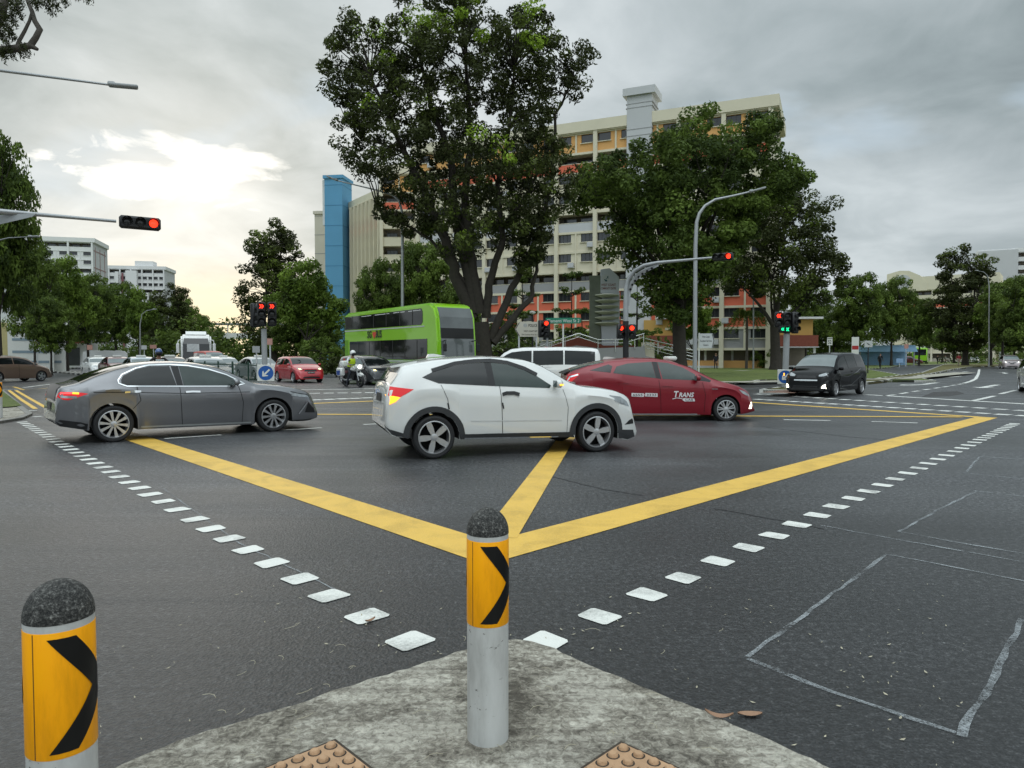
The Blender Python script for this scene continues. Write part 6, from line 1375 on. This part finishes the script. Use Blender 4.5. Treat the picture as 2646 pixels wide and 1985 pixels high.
b = MB(); b.add([K @ Vector(v) for v in ((.31, .44, .001), (.42, 0, .001), (.31, -.44, .001), (.35, -.44, .001), (.46, 0, .001), (.35, .44, .001))], [(1, 0, 5, 4), (2, 1, 4, 3)]); b.build('arrow_edge', M_SIGNB, pl)
t, pl, K = sign('bus_stop_sign', 2144, 882, 62, R(-18), .42, .68, 'small white sign with black figures on a pole behind the minivan', cat='road sign'); text_on(pl, '52', K @ TR(0, -.05, 0), .26, .34, M_SIGNB, bold=.02); b = MB(); b.add([K @ Vector(v) for v in ((-.2, .22, .001), (.2, .22, .001), (.2, .27, .001), (-.2, .27, .001))], [(0, 1, 2, 3)]); b.build('band', M_SIGNB, pl)
t, pl, K = sign('lane_sign', 2244, 889, 58, R(-20), .58, .52, 'grey square sign with a dark slanted arrow right of the minivan roof', M_LGREY, post_m=M_BLACK); b = MB(); b.add([K @ Vector(v) for v in ((-.16, .12, .001), (.02, .02, .001), (.16, -.12, .001), (-.02, -.06, .001))], [(3, 2, 1, 0)]); b.build('arrow', M_SIGNB, pl)
t, pl, K = sign('totem_sign', 2210, 893, 64, R(-12), .6, 1.5, 'tall white and red panel sign beyond the minivan roof', M_SIGNW, cat='sign'); b = MB(); b.add([K @ Vector(v) for v in ((-.27, -.36, .001), (.27, -.36, .001), (.27, -.02, .001), (-.27, -.02, .001))], [(0, 1, 2, 3)]); b.build('red_panel', mat('sign_red', (.35, .02, .02), .5), pl)
t, pl, K = sign('no_right_turn_sign', 96, 888, 58, R(22), .6, .6, 'white square no right turn sign with a red ring, far left', M_SIGNW); b = MB(); ring_arc((0, 0), .19, .25, 0, 2*PI, 28, K, b, z=.001); b.add([K @ Vector(v) for v in ((-.15, .12, .002), (-.11, .16, .002), (.15, -.12, .002), (.11, -.16, .002))], [(3, 2, 1, 0)]); b.build('red_ring', mat('sign_red', (.35, .02, .02), .5), pl)
b = MB(); b.add([K @ Vector(v) for v in ((-.06, -.13, .0015), (-.01, -.13, .0015), (-.01, .06, .0015), (-.06, .06, .0015), (-.01, .02, .0015), (.07, .02, .0015), (.07, .06, .0015), (.07, .1, .0015), (.14, .04, .0015), (.07, -.02, .0015))], [(0, 1, 2, 3), (4, 5, 6, 3), (7, 9, 8)]); b.build('arrow', M_SIGNB, pl)
M_PINK = mat('sign_faded_pink', (.42, .22, .18), .6, var=.2)
for px, py, Y_, w, h, m, lab in ((232, 898, 74, .55, .5, M_PINK, 'faded pink square sign on the left verge'), (372, 898, 80, .6, .45, M_LGREY, 'plain grey sign beside the slim lamp on the left'), (396, 896, 86, .8, .45, M_PINK, 'faded red sign left of the coach'), (697, 883, 40, .3, .35, M_PINK, 'small pink notice right of the left median signal pole'), (662, 903, 44, .45, .4, M_GREYP, 'small grey notice left of the left median signal pole'), (2342, 895, 96, .55, .6, M_PINK, 'faded pink sign before the far bus'), (2325, 932, 92, .9, .55, mat('board_blue', (.22, .34, .50), .6), 'low blue board on the verge left of the far bus')):
    sign('small_sign', px, py, Y_, 0, w, h, lab, m, group='small signs on the verges')
# community centre sign tower: green marble slab, pale panel, six lens shaped fins
M_MARB = mat('green_marble', (.13, .15, .10), .35, var=.5, scale=1.5); M_FIN = mat('fin_stone', (.55, .56, .45), .6, var=.2)
pb = P(1565, 900, 58); t = thing('sign_tower', (pb.x, 58, .1), R(-4), 'green marble sign tower with a pale top panel and six stacked lens shaped fins', 'sign')
zz = lambda y: P(1565, y, 58).z-.1; xx = lambda x: (x-1565)/FPX*58
b = MB(); b.box(((xx(1523)+xx(1552))/2, .2, zz(712)/2), (xx(1552)-xx(1523), .5, zz(712))); b.box((xx(1551), .5, zz(712)/2), (.5, .4, zz(712)-.02)); b.build('slab', M_MARB, t)
b = MB(); b.prism([(xx(1551), zz(757)), (xx(1598), zz(757)), (xx(1598), zz(717)), (xx(1574), zz(694)), (xx(1551), zz(697))], 0, .5, TR(0, .3, 0) @ RX90); b.prism([(xx(1555), zz(840)), (xx(1600), zz(840)), (xx(1600), zz(757)), (xx(1555), zz(757))], 0, .5, TR(0, .32, 0) @ RX90); b.prism([(xx(1558), 0), (xx(1592), 0), (xx(1600), zz(840)), (xx(1553), zz(840))], 0, .5, TR(0, .31, 0) @ RX90)
pn = b.build('panel', mat('panel_pale', (.58, .60, .64), .5, var=.05), t); K = TR(0, -.21, 0) @ RX90
text_on(pn, 'WEST COAST', K @ TR(xx(1571), zz(737), 0), 1.18, .2, M_BRICK, bold=.02); text_on(pn, 'COMMUNITY CENTRE', K @ TR(xx(1571), zz(746), 0), 1.2, .18, M_BRICK, bold=.02)
b = MB(); b.lathe([(.30, 0), (.30, .01)], 28, K @ TR(xx(1564), zz(720), 0)); lg = b.build('emblem', mat('emblem_white', (.58, .6, .6), .5), pn); b = MB()
for q in ([(.08, .1), (.2, .2), (.2, -.06)], [(-.16, -.06), (.1, -.14), (.12, -.26), (-.02, -.26)], [(.0, -.02), (.12, .0), (.08, -.1)]): b.prism(q, .012, .016, K @ TR(xx(1564), zz(720), 0))
b.build('emblem_mark', mat('emblem_teal', (.03, .10, .13), .5), lg)
for k in range(6):
    z = zz(764+14.4*k); b = MB(); b.lathe([(.00001, .12), (.6, .10), (1.0, .03), (1.02, .0), (.95, -.04), (.5, -.18), (.00001, -.20)], 32, TR(xx(1567), -.35, z) @ Matrix.Diagonal((.95, .7, 1, 1))); b.build('fin', M_FIN, t, smooth=45)
# ramp walls with steel handrails
t = thing('ramp_wall', (0, 0, 0), 0, 'grey ramp walls with steel handrails behind the white people carrier', 'wall'); Yr = 52
U = lambda x, y, Y_=Yr: P(x, y, Y_)
b = MB(); poly = [(1300, 985), (1300, 940), (1420, 905), (1490, 893), (1545, 900), (1660, 896), (1665, 890), (1668, 920), (1790, 950), (1790, 985)]
b.prism([(U(x, y).x, U(x, y).z) for x, y in poly], 0, .3, TR(0, Yr+.3, 0) @ RX90); b.build('wall', M_GREYR, t)
b = MB(); b.prism([(U(x, y, 56).x, U(x, y, 56).z) for x, y in [(1420, 985), (1420, 893), (1490, 870), (1560, 893), (1640, 893), (1640, 985)]], 0, .3, TR(0, 56.3, 0) @ RX90); b.build('brick_wall', M_BRICK, t)
b = MB(); b.box((U(1678, 900).x, Yr+.6, 1.0), (.9, .4, 3.0)); b.build('pillar', M_CREAM, t)
M_STEEL = mat('stainless_steel', (.55, .55, .54), .22, .9)
for pts in ([(1310, 925), (1425, 885), (1495, 862), (1545, 878), (1615, 877)], [(1615, 877), (1665, 862)], [(1668, 875), (1730, 890), (1800, 908)], [(1668, 890), (1800, 925)]):
    b = MB(); b.tube([U(x, y, Yr-.1) for x, y in pts], .045, 8); b.tube([U(x, y+9, Yr-.1) for x, y in pts], .025, 8); b.build('handrail', M_STEEL, t, smooth=50)
for x, y in ((1420, 887), (1425, 885), (1460, 875), (1545, 879), (1590, 878), (1640, 870), (1663, 863), (1700, 884), (1750, 897)): b = MB(); b.tube([U(x, y, Yr-.1), U(x, y+32, Yr-.1)], .03, 8); b.build('post', M_STEEL, t)
pg = P(1376, 900, 50); t = thing('garden_lamp', (pg.x, 50, .1), 0, 'black globe topped garden lamp behind the police sign', 'lamp'); hz = P(1376, 812, 50).z; b = MB(); b.tube([(0, 0, 0), (0, 0, hz)], .06, 10); b.build('pole', M_BLACK, t); b = MB(); b.ball((0, 0, hz), .22, 16, 8, (1, 1, .6)); b.build('lamp_shade', M_SIGNW, t, smooth=60)

# ================================================================== buses
M_LIME = mat('bus_lime', (.24, .52, .012), .3, var=.04, scale=.8, coat=.8); M_LIMED = mat('bus_lime_dark', (.12, .30, .012), .4, var=.05); M_BUSGL = mat('bus_glass', (.012, .012, .013), .05, var=.5, scale=1.2, ior=1.6); M_BUSIN = mat('bus_glass_frame', (.004, .004, .004), .3)
def bevelled(name, mb, m, parent, off, seg=3):
    me = bpy.data.meshes.new(name); me.from_pydata(mb.v, [], mb.f); bm = bmesh.new(); bm.from_mesh(me); bmesh.ops.bevel(bm, geom=list(bm.edges), offset=off, segments=seg, affect='EDGES', clamp_overlap=True); bm.to_mesh(me); bm.free()
    me.materials.append(m); me.polygons.foreach_set('use_smooth', [True]*len(me.polygons)); me.set_sharp_from_angle(angle=R(50)); o = bpy.data.objects.new(name, me); COL.objects.link(o); o.parent = parent; return o
def heart(s): return [(s*.95*math.sin(a)**3, s*(.78*math.cos(a)-.3*math.cos(2*a)-.12*math.cos(3*a)-.06*math.cos(4*a))) for a in np.linspace(0, 2*PI, 28)[:-1]]
fl = Vector((-3.94, 38.1, 0)); hdB = R(-53); d = Vector((math.cos(hdB), math.sin(hdB), 0)); n = Vector((-d.y, d.x, 0))
bus = thing('double_decker_bus', fl-d*6+n*1.25, hdB, 'lime green double decker bus waiting behind the motorcycle and the white crossover', 'bus')
b = MB(); b.prism([(-6, .32), (6.0, .32), (6.04, 1.0), (6.0, 2.3), (5.86, 3.6), (5.6, 4.15), (5.1, 4.38), (-5.7, 4.32), (-5.98, 4.1)], -1.25, 1.25, RX90); body = bevelled('body', b, M_LIME, bus, .13, 4)
def side_panel(name, poly, m, y=-1.254, th=.012, parent=None): b = MB(); b.prism(poly, 0, th, TR(0, y, 0) @ RX90); return b.build(name, m, parent or bus)
for sgn in (-1,):
    up = side_panel('window_band', [(-5.8, 3.22), (4.25, 3.22), (4.42, 3.38), (4.42, 3.95), (4.27, 4.12), (-5.8, 4.06)], M_BUSGL)
    for x in (-4.6, -3.5, -1.6, .1, 1.8, 3.3): side_panel('divider', [(x-.05, 3.25), (x+.05, 3.25), (x+.05, 4.08), (x-.05, 4.08)], M_BUSIN, -1.266, .004, up)
    side_panel('vent_window', [(-5.7, 3.3), (-4.75, 3.3), (-4.75, 3.98), (-5.7, 3.98)], M_BUSIN, -1.266, .004, up)
    lo = side_panel('window_band', [(-5.1, 1.30), (4.9, 1.30), (4.9, 2.44), (-5.1, 2.44)], M_BUSGL)
    for x in (-3.7, -2.2, -.7, .9, 2.4, 3.8): side_panel('divider', [(x-.04, 1.34), (x+.04, 1.34), (x+.04, 2.4), (x-.04, 2.4)], M_BUSIN, -1.266, .004, lo)
    side_panel('trim_line', [(-5.85, 3.10), (4.6, 3.10), (4.6, 3.16), (-5.85, 3.16)], M_LGREY); side_panel('trim_line', [(-5.6, 1.18), (4.9, 1.18), (4.9, 1.25), (-5.6, 1.25)], M_LGREY); side_panel('rear_grille', [(-5.85, 1.2), (-5.35, 1.2), (-5.35, 2.55), (-5.85, 2.55)], M_LIMED)
    for x0, x1, z in ((-3.3, -1.9, 3.98), (-1.4, .5, 3.99), (1.0, 2.4, 4.0), (2.8, 4.2, 4.0)): side_panel('painted_light_streak', [(x0, z), (x1, z+.01), (x1, z+.045), (x0, z+.035)], mat('painted_streak_white', (.7, .7, .68), .5), -1.2665, .002, up)  # pale strips on the glass paint in the reflection of ceiling lights
    lg = side_panel('flap', [(-5.6, .45), (-3.2, .45), (-3.2, 1.05), (-5.6, 1.05)], M_LIMED, -1.252, .006)
    K = TR(-1.5, -1.272, 2.84) @ RX90
    text_on(body, 'SG', K @ TR(-.66, 0, 0), .60, .46, M_SIGNB, bold=.035); text_on(body, 'BUS', K @ TR(.62, 0, 0), .78, .46, M_SIGNB, bold=.035); b = MB(); b.prism(heart(.27), 0, .004, K @ TR(0, -.03, 0)); b.build('heart_logo', mat('logo_red', (.55, .06, .03), .5), body)
    b = MB(); b.add([K @ Vector(v) for v in ((.2, -.3, 0), (.85, -.3, 0), (.85, -.275, 0), (.2, -.275, 0))], [(0, 1, 2, 3)]); b.build('logo_underline', M_LIMED, body)
# glazed front
b = MB(); prof = [(6.052, 1.25), (6.045, 1.6), (6.012, 2.3), (5.93, 3.05), (5.865, 3.6), (5.72, 3.92), (5.6, 4.12)]
for i in range(len(prof)-1): b.add([(prof[i][0]+.012, -1.06, prof[i][1]), (prof[i][0]+.012, 1.06, prof[i][1]), (prof[i+1][0]+.012, 1.06, prof[i+1][1]), (prof[i+1][0]+.012, -1.06, prof[i+1][1])], [(0, 1, 2, 3)])
fg = b.build('windscreen', mat('bus_windscreen', (.10, .11, .11), .05, var=.5, scale=.8, ior=1.7), bus, smooth=30)
b = MB(); b.add([(6.0, -1.04, 2.45), (6.0, 1.04, 2.45), (5.955, 1.04, 3.0), (5.955, -1.04, 3.0)], [(0, 1, 2, 3)]); b.v = [(v[0]+.03, v[1], v[2]) for v in b.v]; b.build('destination_display', M_BUSIN, fg)
b = MB(); b.box((6.03, 0, .8), (.1, 2.2, .5), bev=.03); b.build('front_bumper', M_BLACK, bus)
b = MB()
for y in (-.9, .9): b.tube([(6.02, y, 2.3), (6.35, y*1.08, 2.35), (6.4, y*1.15, 2.1)], .03, 8); b.box((6.4, y*1.18, 1.95), (.12, .2, .42), bev=.03)
b.build('wing_mirror', M_BLACK, bus)
for x in (-3.6, 3.3, -2.4):
    for y in (-1.2, 1.2): b = MB(); b.lathe([(.2, .02), (.44, .0), (.48, -.05), (.48, -.25), (.4, -.28)], 28, TR(x, y, .48) @ rotM('X', PI/2*(1 if y < 0 else -1))); w = b.build('wheel', M_RUBBER, bus, smooth=40); b = MB(); b.lathe([(.27, .024), (.2, .05), (.00001, .055)], 20, TR(x, y, .48) @ rotM('X', PI/2*(1 if y < 0 else -1))); b.build('rim', M_LGREY, w, smooth=40)
b = MB(); b.box((-1.0, 0, 4.36), (.12, .12, .12)); b.box((2.2, .3, 4.42), (.3, .3, .08)); b.build('roof_aerial', M_BLACK, bus)
# far bus, from behind
fbx = thing('single_deck_bus', (80.5, 141, 0), R(58), 'small lime green bus far up the right road, seen from behind', 'bus'); b = MB(); b.box((0, 0, 1.75), (11.5, 2.5, 2.8)); bevelled('body', b, M_LIME, fbx, .15)
b = MB(); b.box((-5.76, 0, 2.3), (.04, 2.1, 1.1), bev=.01); b.build('rear_window', M_BUSGL, fbx); b = MB(); b.box((-5.76, 0, .55), (.08, 2.45, .3)); b.build('rear_bumper', M_BLACK, fbx); b = MB(); b.box((-3, 0, 3.3), (2.4, 1.6, .35), bev=.05); b.build('roof_unit', M_SIGNW, fbx); b = MB(); b.box((1, 1.26, 2.2), (9, .03, 1)); b.box((1, -1.26, 2.2), (9, .03, 1)); b.build('window_band', M_BUSGL, fbx)
for x in (-3.5, 3.5):
    for y in (-1.1, 1.1): b = MB(); b.lathe([(.3, .02), (.48, 0), (.48, -.25)], 20, TR(x, y, .48) @ rotM('X', PI/2*(1 if y < 0 else -1))); b.build('wheel', M_RUBBER, fbx)
# white coach
pc = P(512, 900, 64); ch = thing('coach', (pc.x-2.4, 69, 0), R(-66), 'white coach with a dark windscreen standing over the queue on the left road', 'coach'); b = MB(); b.prism([(-5.5, .35), (5.7, .35), (5.8, 1.2), (5.65, 2.6), (5.4, 3.2), (5.0, 3.45), (-5.4, 3.45)], -1.25, 1.25, RX90); bevelled('body', b, M_WHITEP, ch, .16, 3)
b = MB(); b.add([(5.815, -1.08, 1.2), (5.815, 1.08, 1.2), (5.68, 1.08, 2.6), (5.68, -1.08, 2.6), (5.47, .98, 3.1), (5.47, -.98, 3.1)], [(0, 1, 2, 3), (3, 2, 4, 5)]); wsc = b.build('windscreen', M_BUSGL, ch)
b = MB(); b.add([(5.80, -.75, 1.9), (5.80, .25, 1.9), (5.715, .25, 2.6), (5.715, -.75, 2.6)], [(0, 1, 2, 3)]); b.build('curtain', mat('curtain_grey', (.45, .46, .46), .8, var=.4, scale=6), wsc)
b = MB()
for y in (-1, 1): b.tube([(5.5, y*1.1, 3.0), (5.9, y*1.42, 2.9), (5.95, y*1.48, 2.6)], .04, 8); b.box((5.95, y*1.48, 2.2), (.14, .26, .85), bev=.04)
b.build('wing_mirror', M_WHITEP, ch)
b = MB(); b.prism([(2.0, 3.44), (5.0, 3.44), (4.4, 3.75), (2.4, 3.75)], -.85, .85, RX90); b.build('roof_pod', M_WHITEP, ch)
for y in (-1.26, 1.26): b = MB(); b.box((-.3, y, 2.3), (10, .03, 1.1)); b.build('window_band', M_BUSGL, ch)
for x in (-3.4, 3.4):
    for y in (-1.1, 1.1): b = MB(); b.lathe([(.3, .02), (.5, 0), (.5, -.28)], 20, TR(x, y, .5) @ rotM('X', PI/2*(1 if y < 0 else -1))); b.build('wheel', M_RUBBER, ch)

# ================================================================== people and motorcycles
M_SKIN = mat('skin', (.26, .14, .09), .6, var=.08); M_NAVY = mat('navy_cloth', (.012, .014, .022), .85, var=.2); M_BLKC = mat('black_cloth', (.012, .012, .013), .85, var=.2); M_HAIR = mat('hair', (.008, .007, .006), .6)
M_HIVIS = mat('hi_vis_yellow', (.50, .68, .02), .7, var=.1, scale=20); M_SHIRTW = mat('white_shirt', (.55, .56, .57), .85, var=.08); M_REDC = mat('red_cloth', (.34, .04, .05), .85, var=.15); M_JEAN = mat('grey_trousers', (.24, .23, .23), .85, var=.15); M_BEIGEC = mat('beige_cloth', (.35, .30, .24), .85)
def hand_chain(V, E, Rr, Lb, wrist, fwd, side, lab='skin'):
    """palm with four fingers of different lengths and a thumb from its side"""
    w = Vector(wrist); f = Vector(fwd).normalized(); s = Vector(side).normalized(); dn = f.cross(s)
    p = len(V); V.append(w+f*.05); Rr.append((.032, .02)); Lb.append(lab); E.append((p-1, p))
    for k, (o, Ln) in enumerate(((-.027, .075), (-.009, .085), (.009, .08), (.027, .065))):
        b = len(V); V.append(w+f*.09+s*o); V.append(w+f*(.09+Ln*.5)+s*o*1.1+dn*.012); V.append(w+f*(.09+Ln*.85)+s*o*1.1+dn*.035)
        Rr += [(.010, .010), (.0085, .0085), (.008, .008)]; Lb += [lab]*3; E += [(p, b), (b, b+1), (b+1, b+2)]
    b = len(V); V.append(w+f*.045-s*.04+dn*.01); V.append(w+f*.085-s*.055+dn*.02); Rr += [(.011, .011), (.009, .009)]; Lb += [lab]*2; E += [(p, b), (b, b+1)]
def figure(t, J, cols, name='body'):
    """one skinned surface: torso, limbs, hands and head; cols maps label -> material"""
    V = []; E = []; Rr = []; Lb = []
    def add(p, r, lab, par=None):
        V.append(Vector(p)); Rr.append(r if isinstance(r, tuple) else (r, r)); Lb.append(lab)
        if par is not None: E.append((par, len(V)-1))
        return len(V)-1
    pel = add(J['pelvis'], (.155, .115), 'leg'); ch0 = add(Vector(J['pelvis']).lerp(Vector(J['chest']), .5), (.145, .105), 'top', pel); che = add(J['chest'], (.175, .115), 'top', ch0); nk = add(J['neck'], .055, 'skin', che)
    h0 = Vector(J['head']); f = Vector(J.get('look', (1, 0, 0))); hd0 = add(h0-Vector((0, 0, .06))+f*.01, (.068, .075), 'skin', nk); hd1 = add(h0+Vector((0, 0, .02)), (.078, .092), 'skin', hd0); add(h0+Vector((0, 0, .085)), (.06, .07), 'hair', hd1); add(h0+f*.092-Vector((0, 0, .01)), .016, 'skin', hd1)
    for s in ('l', 'r'):
        sh = add(J['sh_'+s], .062, 'top', che); el = add(J['el_'+s], .043, J.get('sleeve', 'top'), sh); wr = add(J['ha_'+s], .028, 'skin', el); hand_chain(V, E, Rr, Lb, V[wr], V[wr]-V[el]+Vector(J.get('grip', (0, 0, 0))), Vector((0, 1 if s == 'l' else -1, 0)) if abs((V[wr]-V[el]).normalized().y) < .8 else Vector((1, 0, 0)))
        hp = add(J['hip_'+s], .095, 'leg', pel); kn = add(J['kn_'+s], .062, 'leg', hp); an = add(J['an_'+s], .042, 'leg', kn); add(J['to_'+s], .04, 'shoe', an)
    me = bpy.data.meshes.new('skeleton'); me.from_pydata(V, E, []); o = bpy.data.objects.new('skeleton', me); COL.objects.link(o)
    o.modifiers.new('skin', 'SKIN'); sv = me.skin_vertices[0].data
    for i, r in enumerate(Rr): sv[i].radius = r
    sv[0].use_root = True; sb = o.modifiers.new('sub', 'SUBSURF'); sb.levels = 1; sb.render_levels = 1
    dg = bpy.context.evaluated_depsgraph_get(); dg.update(); m2 = bpy.data.meshes.new_from_object(o.evaluated_get(dg)); bpy.data.objects.remove(o)
    labs = list(cols); m2.materials.clear()
    for k in labs: m2.materials.append(cols[k])
    VV = np.array([tuple(v) for v in V]); 
    for p in m2.polygons:
        c = np.array(p.center); p.material_index = labs.index(Lb[int(np.argmin(((VV-c)**2).sum(1)))]); p.use_smooth = True
    m2.name = name; b = bpy.data.objects.new(name, m2); COL.objects.link(b); b.parent = t; return b
def motorcycle(loc, hd, label, body, police):
    t = thing('motorcycle', loc, hd, label, 'motorcycle')
    for x in (-.72, .74):
        b = MB(); M = TR(x, 0, .315) @ RX90; b.lathe([(.23, -.05), (.29, -.062), (.315, -.035), (.315, .035), (.29, .062), (.23, .05)], 32, M, 0, False); w = b.build('wheel', M_RUBBER, t, smooth=40); b = MB(); b.lathe([(.235, -.03), (.21, 0), (.235, .03)], 28, M, 0, False)
        for k in range(6): b.tube([M @ Vector((0, 0, 0)), M @ Vector((math.cos(k*PI/3)*.22, math.sin(k*PI/3)*.22, 0))], .014, 6)
        b.lathe([(.06, -.06), (.06, .06)], 14, M); b.build('rim', M_BLACK, w, smooth=40)
    b = MB()
    for y in (-.09, .09): b.tube([(.74, y, .32), (.52, y, .95)], .028, 8)
    b.build('fork', M_GALV, t, smooth=50)
    b = MB(); b.prism([(.5, .58), (.95, .52), (1.0, .60), (.78, .70), (.55, .68)], -.07, .07, RX90); b.build('mudguard', body, t)
    b = MB(); b.prism([(-.35, .38), (.3, .32), (.42, .62), (.3, .78), (-.3, .74)], -.14, .14, RX90); b.build('engine', M_BLACK, t)
    v = MB(); v.prism([(-.05, .78), (.45, .76), (.5, .92), (.32, 1.02), (.05, .98)], -.16, .16, RX90); bevelled('fuel_tank', v, body, t, .05)
    v = MB(); v.prism([(-.75, .84), (-.1, .76), (.0, .82), (-.15, .88), (-.72, .93)], -.15, .15, RX90); bevelled('seat', v, M_BLACK, t, .03)
    v = MB(); v.prism([(.42, .82), (.62, .78), (.74, .98), (.66, 1.14), (.46, 1.10)], -.19, .19, RX90); bevelled('fairing', v, body, t, .06)
    b = MB(); b.add([(.68, -.17, 1.10), (.68, .17, 1.10), (.50, .14, 1.36), (.50, -.14, 1.36)], [(0, 1, 2, 3)]); b.build('windshield', M_GLASSL, t)
    b = MB(); b.ball((.71, 0, .98), .10, 16, 8, (.5, 1, .9)); b.build('headlight', M_LAMPW if police else M_HEAD, t, smooth=60)
    b = MB(); b.tube([(.36, -.38, 1.06), (.45, -.2, 1.08), (.45, .2, 1.08), (.36, .38, 1.06)], .016, 8); b.build('handlebar', M_BLACK, t)
    for y in (-.34, .34): b = MB(); b.tube([(.42, y, 1.07), (.5, y*1.25, 1.24)], .008, 6); b.ball((.5, y*1.28, 1.27), .06, 12, 6, (.3, 1, .7)); b.build('rear_view_mirror', M_BLACK, t, smooth=60)
    b = MB(); b.tube([(.2, -.16, .35), (-.4, -.2, .32), (-.85, -.22, .42)], .045, 10); b.build('exhaust', M_GALV, t, smooth=50)
    if police:
        for y in (-.34, .34):
            v = MB(); v.box((-.62, y, .72), (.52, .24, .42)); pa = bevelled('pannier', v, body, t, .05); b = MB(); b.box((-.62, y+math.copysign(.122, y), .68), (.36, .006, .22)); b.box((-.885, y, .68), (.01, .16, .2)); b.build('blue_panel', mat('police_blue', (.02, .06, .25), .4), pa)
        v = MB(); v.box((-.82, 0, 1.12), (.36, .44, .30)); bevelled('top_box', v, body, t, .05)
        b = MB(); b.box((-.9, 0, 1.32), (.06, .06, .1)); b.build('beacon', mat('beacon_red', (.4, .02, .02), .3), t)
    return t
def rider(loc, hd, label, cols, helm, vest):
    t = thing('person', loc, hd, label, 'person'); J = dict(pelvis=(-.22, 0, .92), chest=(-.08, 0, 1.30), neck=(-.02, 0, 1.47), head=(.02, 0, 1.60), sh_l=(-.07, .19, 1.40), sh_r=(-.07, -.19, 1.40), el_l=(.12, .36, 1.20), el_r=(.12, -.36, 1.20), ha_l=(.31, .345, 1.085), ha_r=(.31, -.345, 1.085), hip_l=(-.2, .1, .88), hip_r=(-.2, -.1, .88), kn_l=(.22, .24, .72), kn_r=(.2, -.26, .66), an_l=(.02, .25, .33), an_r=(.1, -.40, .12), to_l=(.17, .26, .30), to_r=(.24, -.42, .05))
    figure(t, J, cols); b = MB(); b.ball((.02, 0, 1.64), .145, 20, 12, (1.08, .92, 1.0)); h = b.build('helmet', helm, t, smooth=60); b = MB(); b.ball((.06, 0, 1.60), .128, 18, 10, (1.05, .9, .85)); b.build('visor', M_BLACK, h, smooth=60)
    if vest:
        b = MB(); M = TR(-.15, 0, 1.16) @ rotM('Y', R(17)); b.lathe([(.165, -.18), (.175, -.05), (.195, .1), (.185, .2), (.12, .27)], 20, M @ Matrix.Diagonal((.78, 1.12, 1, 1)), 0, False); v = b.build('vest', M_HIVIS, t, smooth=50)
        b = MB(); b.lathe([(.177, -.08), (.18, -.03)], 20, M @ Matrix.Diagonal((.80, 1.14, 1, 1)), 0, False); b.build('reflective_band', M_SIGNW, v)
    return t
hdM = R(-50); pf = G(931, 1001); d = Vector((math.cos(hdM), math.sin(hdM), 0)); lm = pf-d*.74
motorcycle(lm, hdM, 'white and blue police motorcycle with its headlamp lit at the stop line', M_WHITEP, True)
rider(lm, hdM, 'motorcycle policeman in a white helmet and yellow vest', dict(top=M_SHIRTW, leg=M_NAVY, skin=M_SKIN, hair=M_HAIR, shoe=M_BLACK), M_WHITEP, True)
pm = P(410, 905, 27.5); lm2 = Vector((pm.x, 27.5, 0)); motorcycle(lm2, R(-60), 'dark motorcycle almost hidden behind the grey saloon roof', M_BLKP, False)
rider(lm2, R(-60), 'motorcycle rider in a blue helmet behind the grey saloon roof', dict(top=M_BLKC, leg=M_NAVY, skin=M_SKIN, hair=M_HAIR, shoe=M_BLACK), mat('helmet_blue', (.02, .07, .22), .25, coat=1), False)
def walker(px, py, Y, rz, label, top, leg, stride=.18, bag=False):
    b = P(px, 900, Y); t = thing('person', (b.x, Y, .14 if Y < 115 else .0), rz, label, 'person', 'people on foot'); s = stride
    J = dict(pelvis=(0, 0, .93), chest=(.02, 0, 1.30), neck=(.03, 0, 1.47), head=(.05, 0, 1.60), sh_l=(.02, .19, 1.40), sh_r=(.02, -.19, 1.40), el_l=(-.05, .25, 1.12), el_r=(.06, -.25, 1.12), ha_l=(.06, .25, .90), ha_r=(.18, -.24, .92), hip_l=(0, .09, .90), hip_r=(0, -.09, .90), kn_l=(s*.7, .1, .50), kn_r=(-s*.3, -.1, .50), an_l=(s, .1, .09), an_r=(-s, -.1, .12), to_l=(s+.15, .11, .05), to_r=(-s+.14, -.11, .05))
    figure(t, J, dict(top=top, leg=leg, skin=M_SKIN, hair=M_HAIR, shoe=M_BLACK))
    if bag: v = MB(); v.box((-.17, 0, 1.22), (.16, .28, .4)); bevelled('backpack', v, M_BLACK, t, .05)
    return t
walker(1850, 950, 76, R(-100), 'person in dark clothes walking on the lawn near the direction sign', M_NAVY, M_NAVY); walker(2275, 940, 84, R(40), 'person in black with a backpack on the verge right of the minivan', M_BLKC, M_BLKC, .15, True)
walker(2478, 945, 104, R(-140), 'person in a red shirt on the median beside the big trunk', M_REDC, M_BEIGEC, .2); walker(2423, 935, 136, R(10), 'person in black crossing right of the far bus', M_BLKC, M_BLKC); walker(2444, 935, 138, R(170), 'person with a pale top crossing towards the median tree', M_JEAN, M_BLKC, .24)
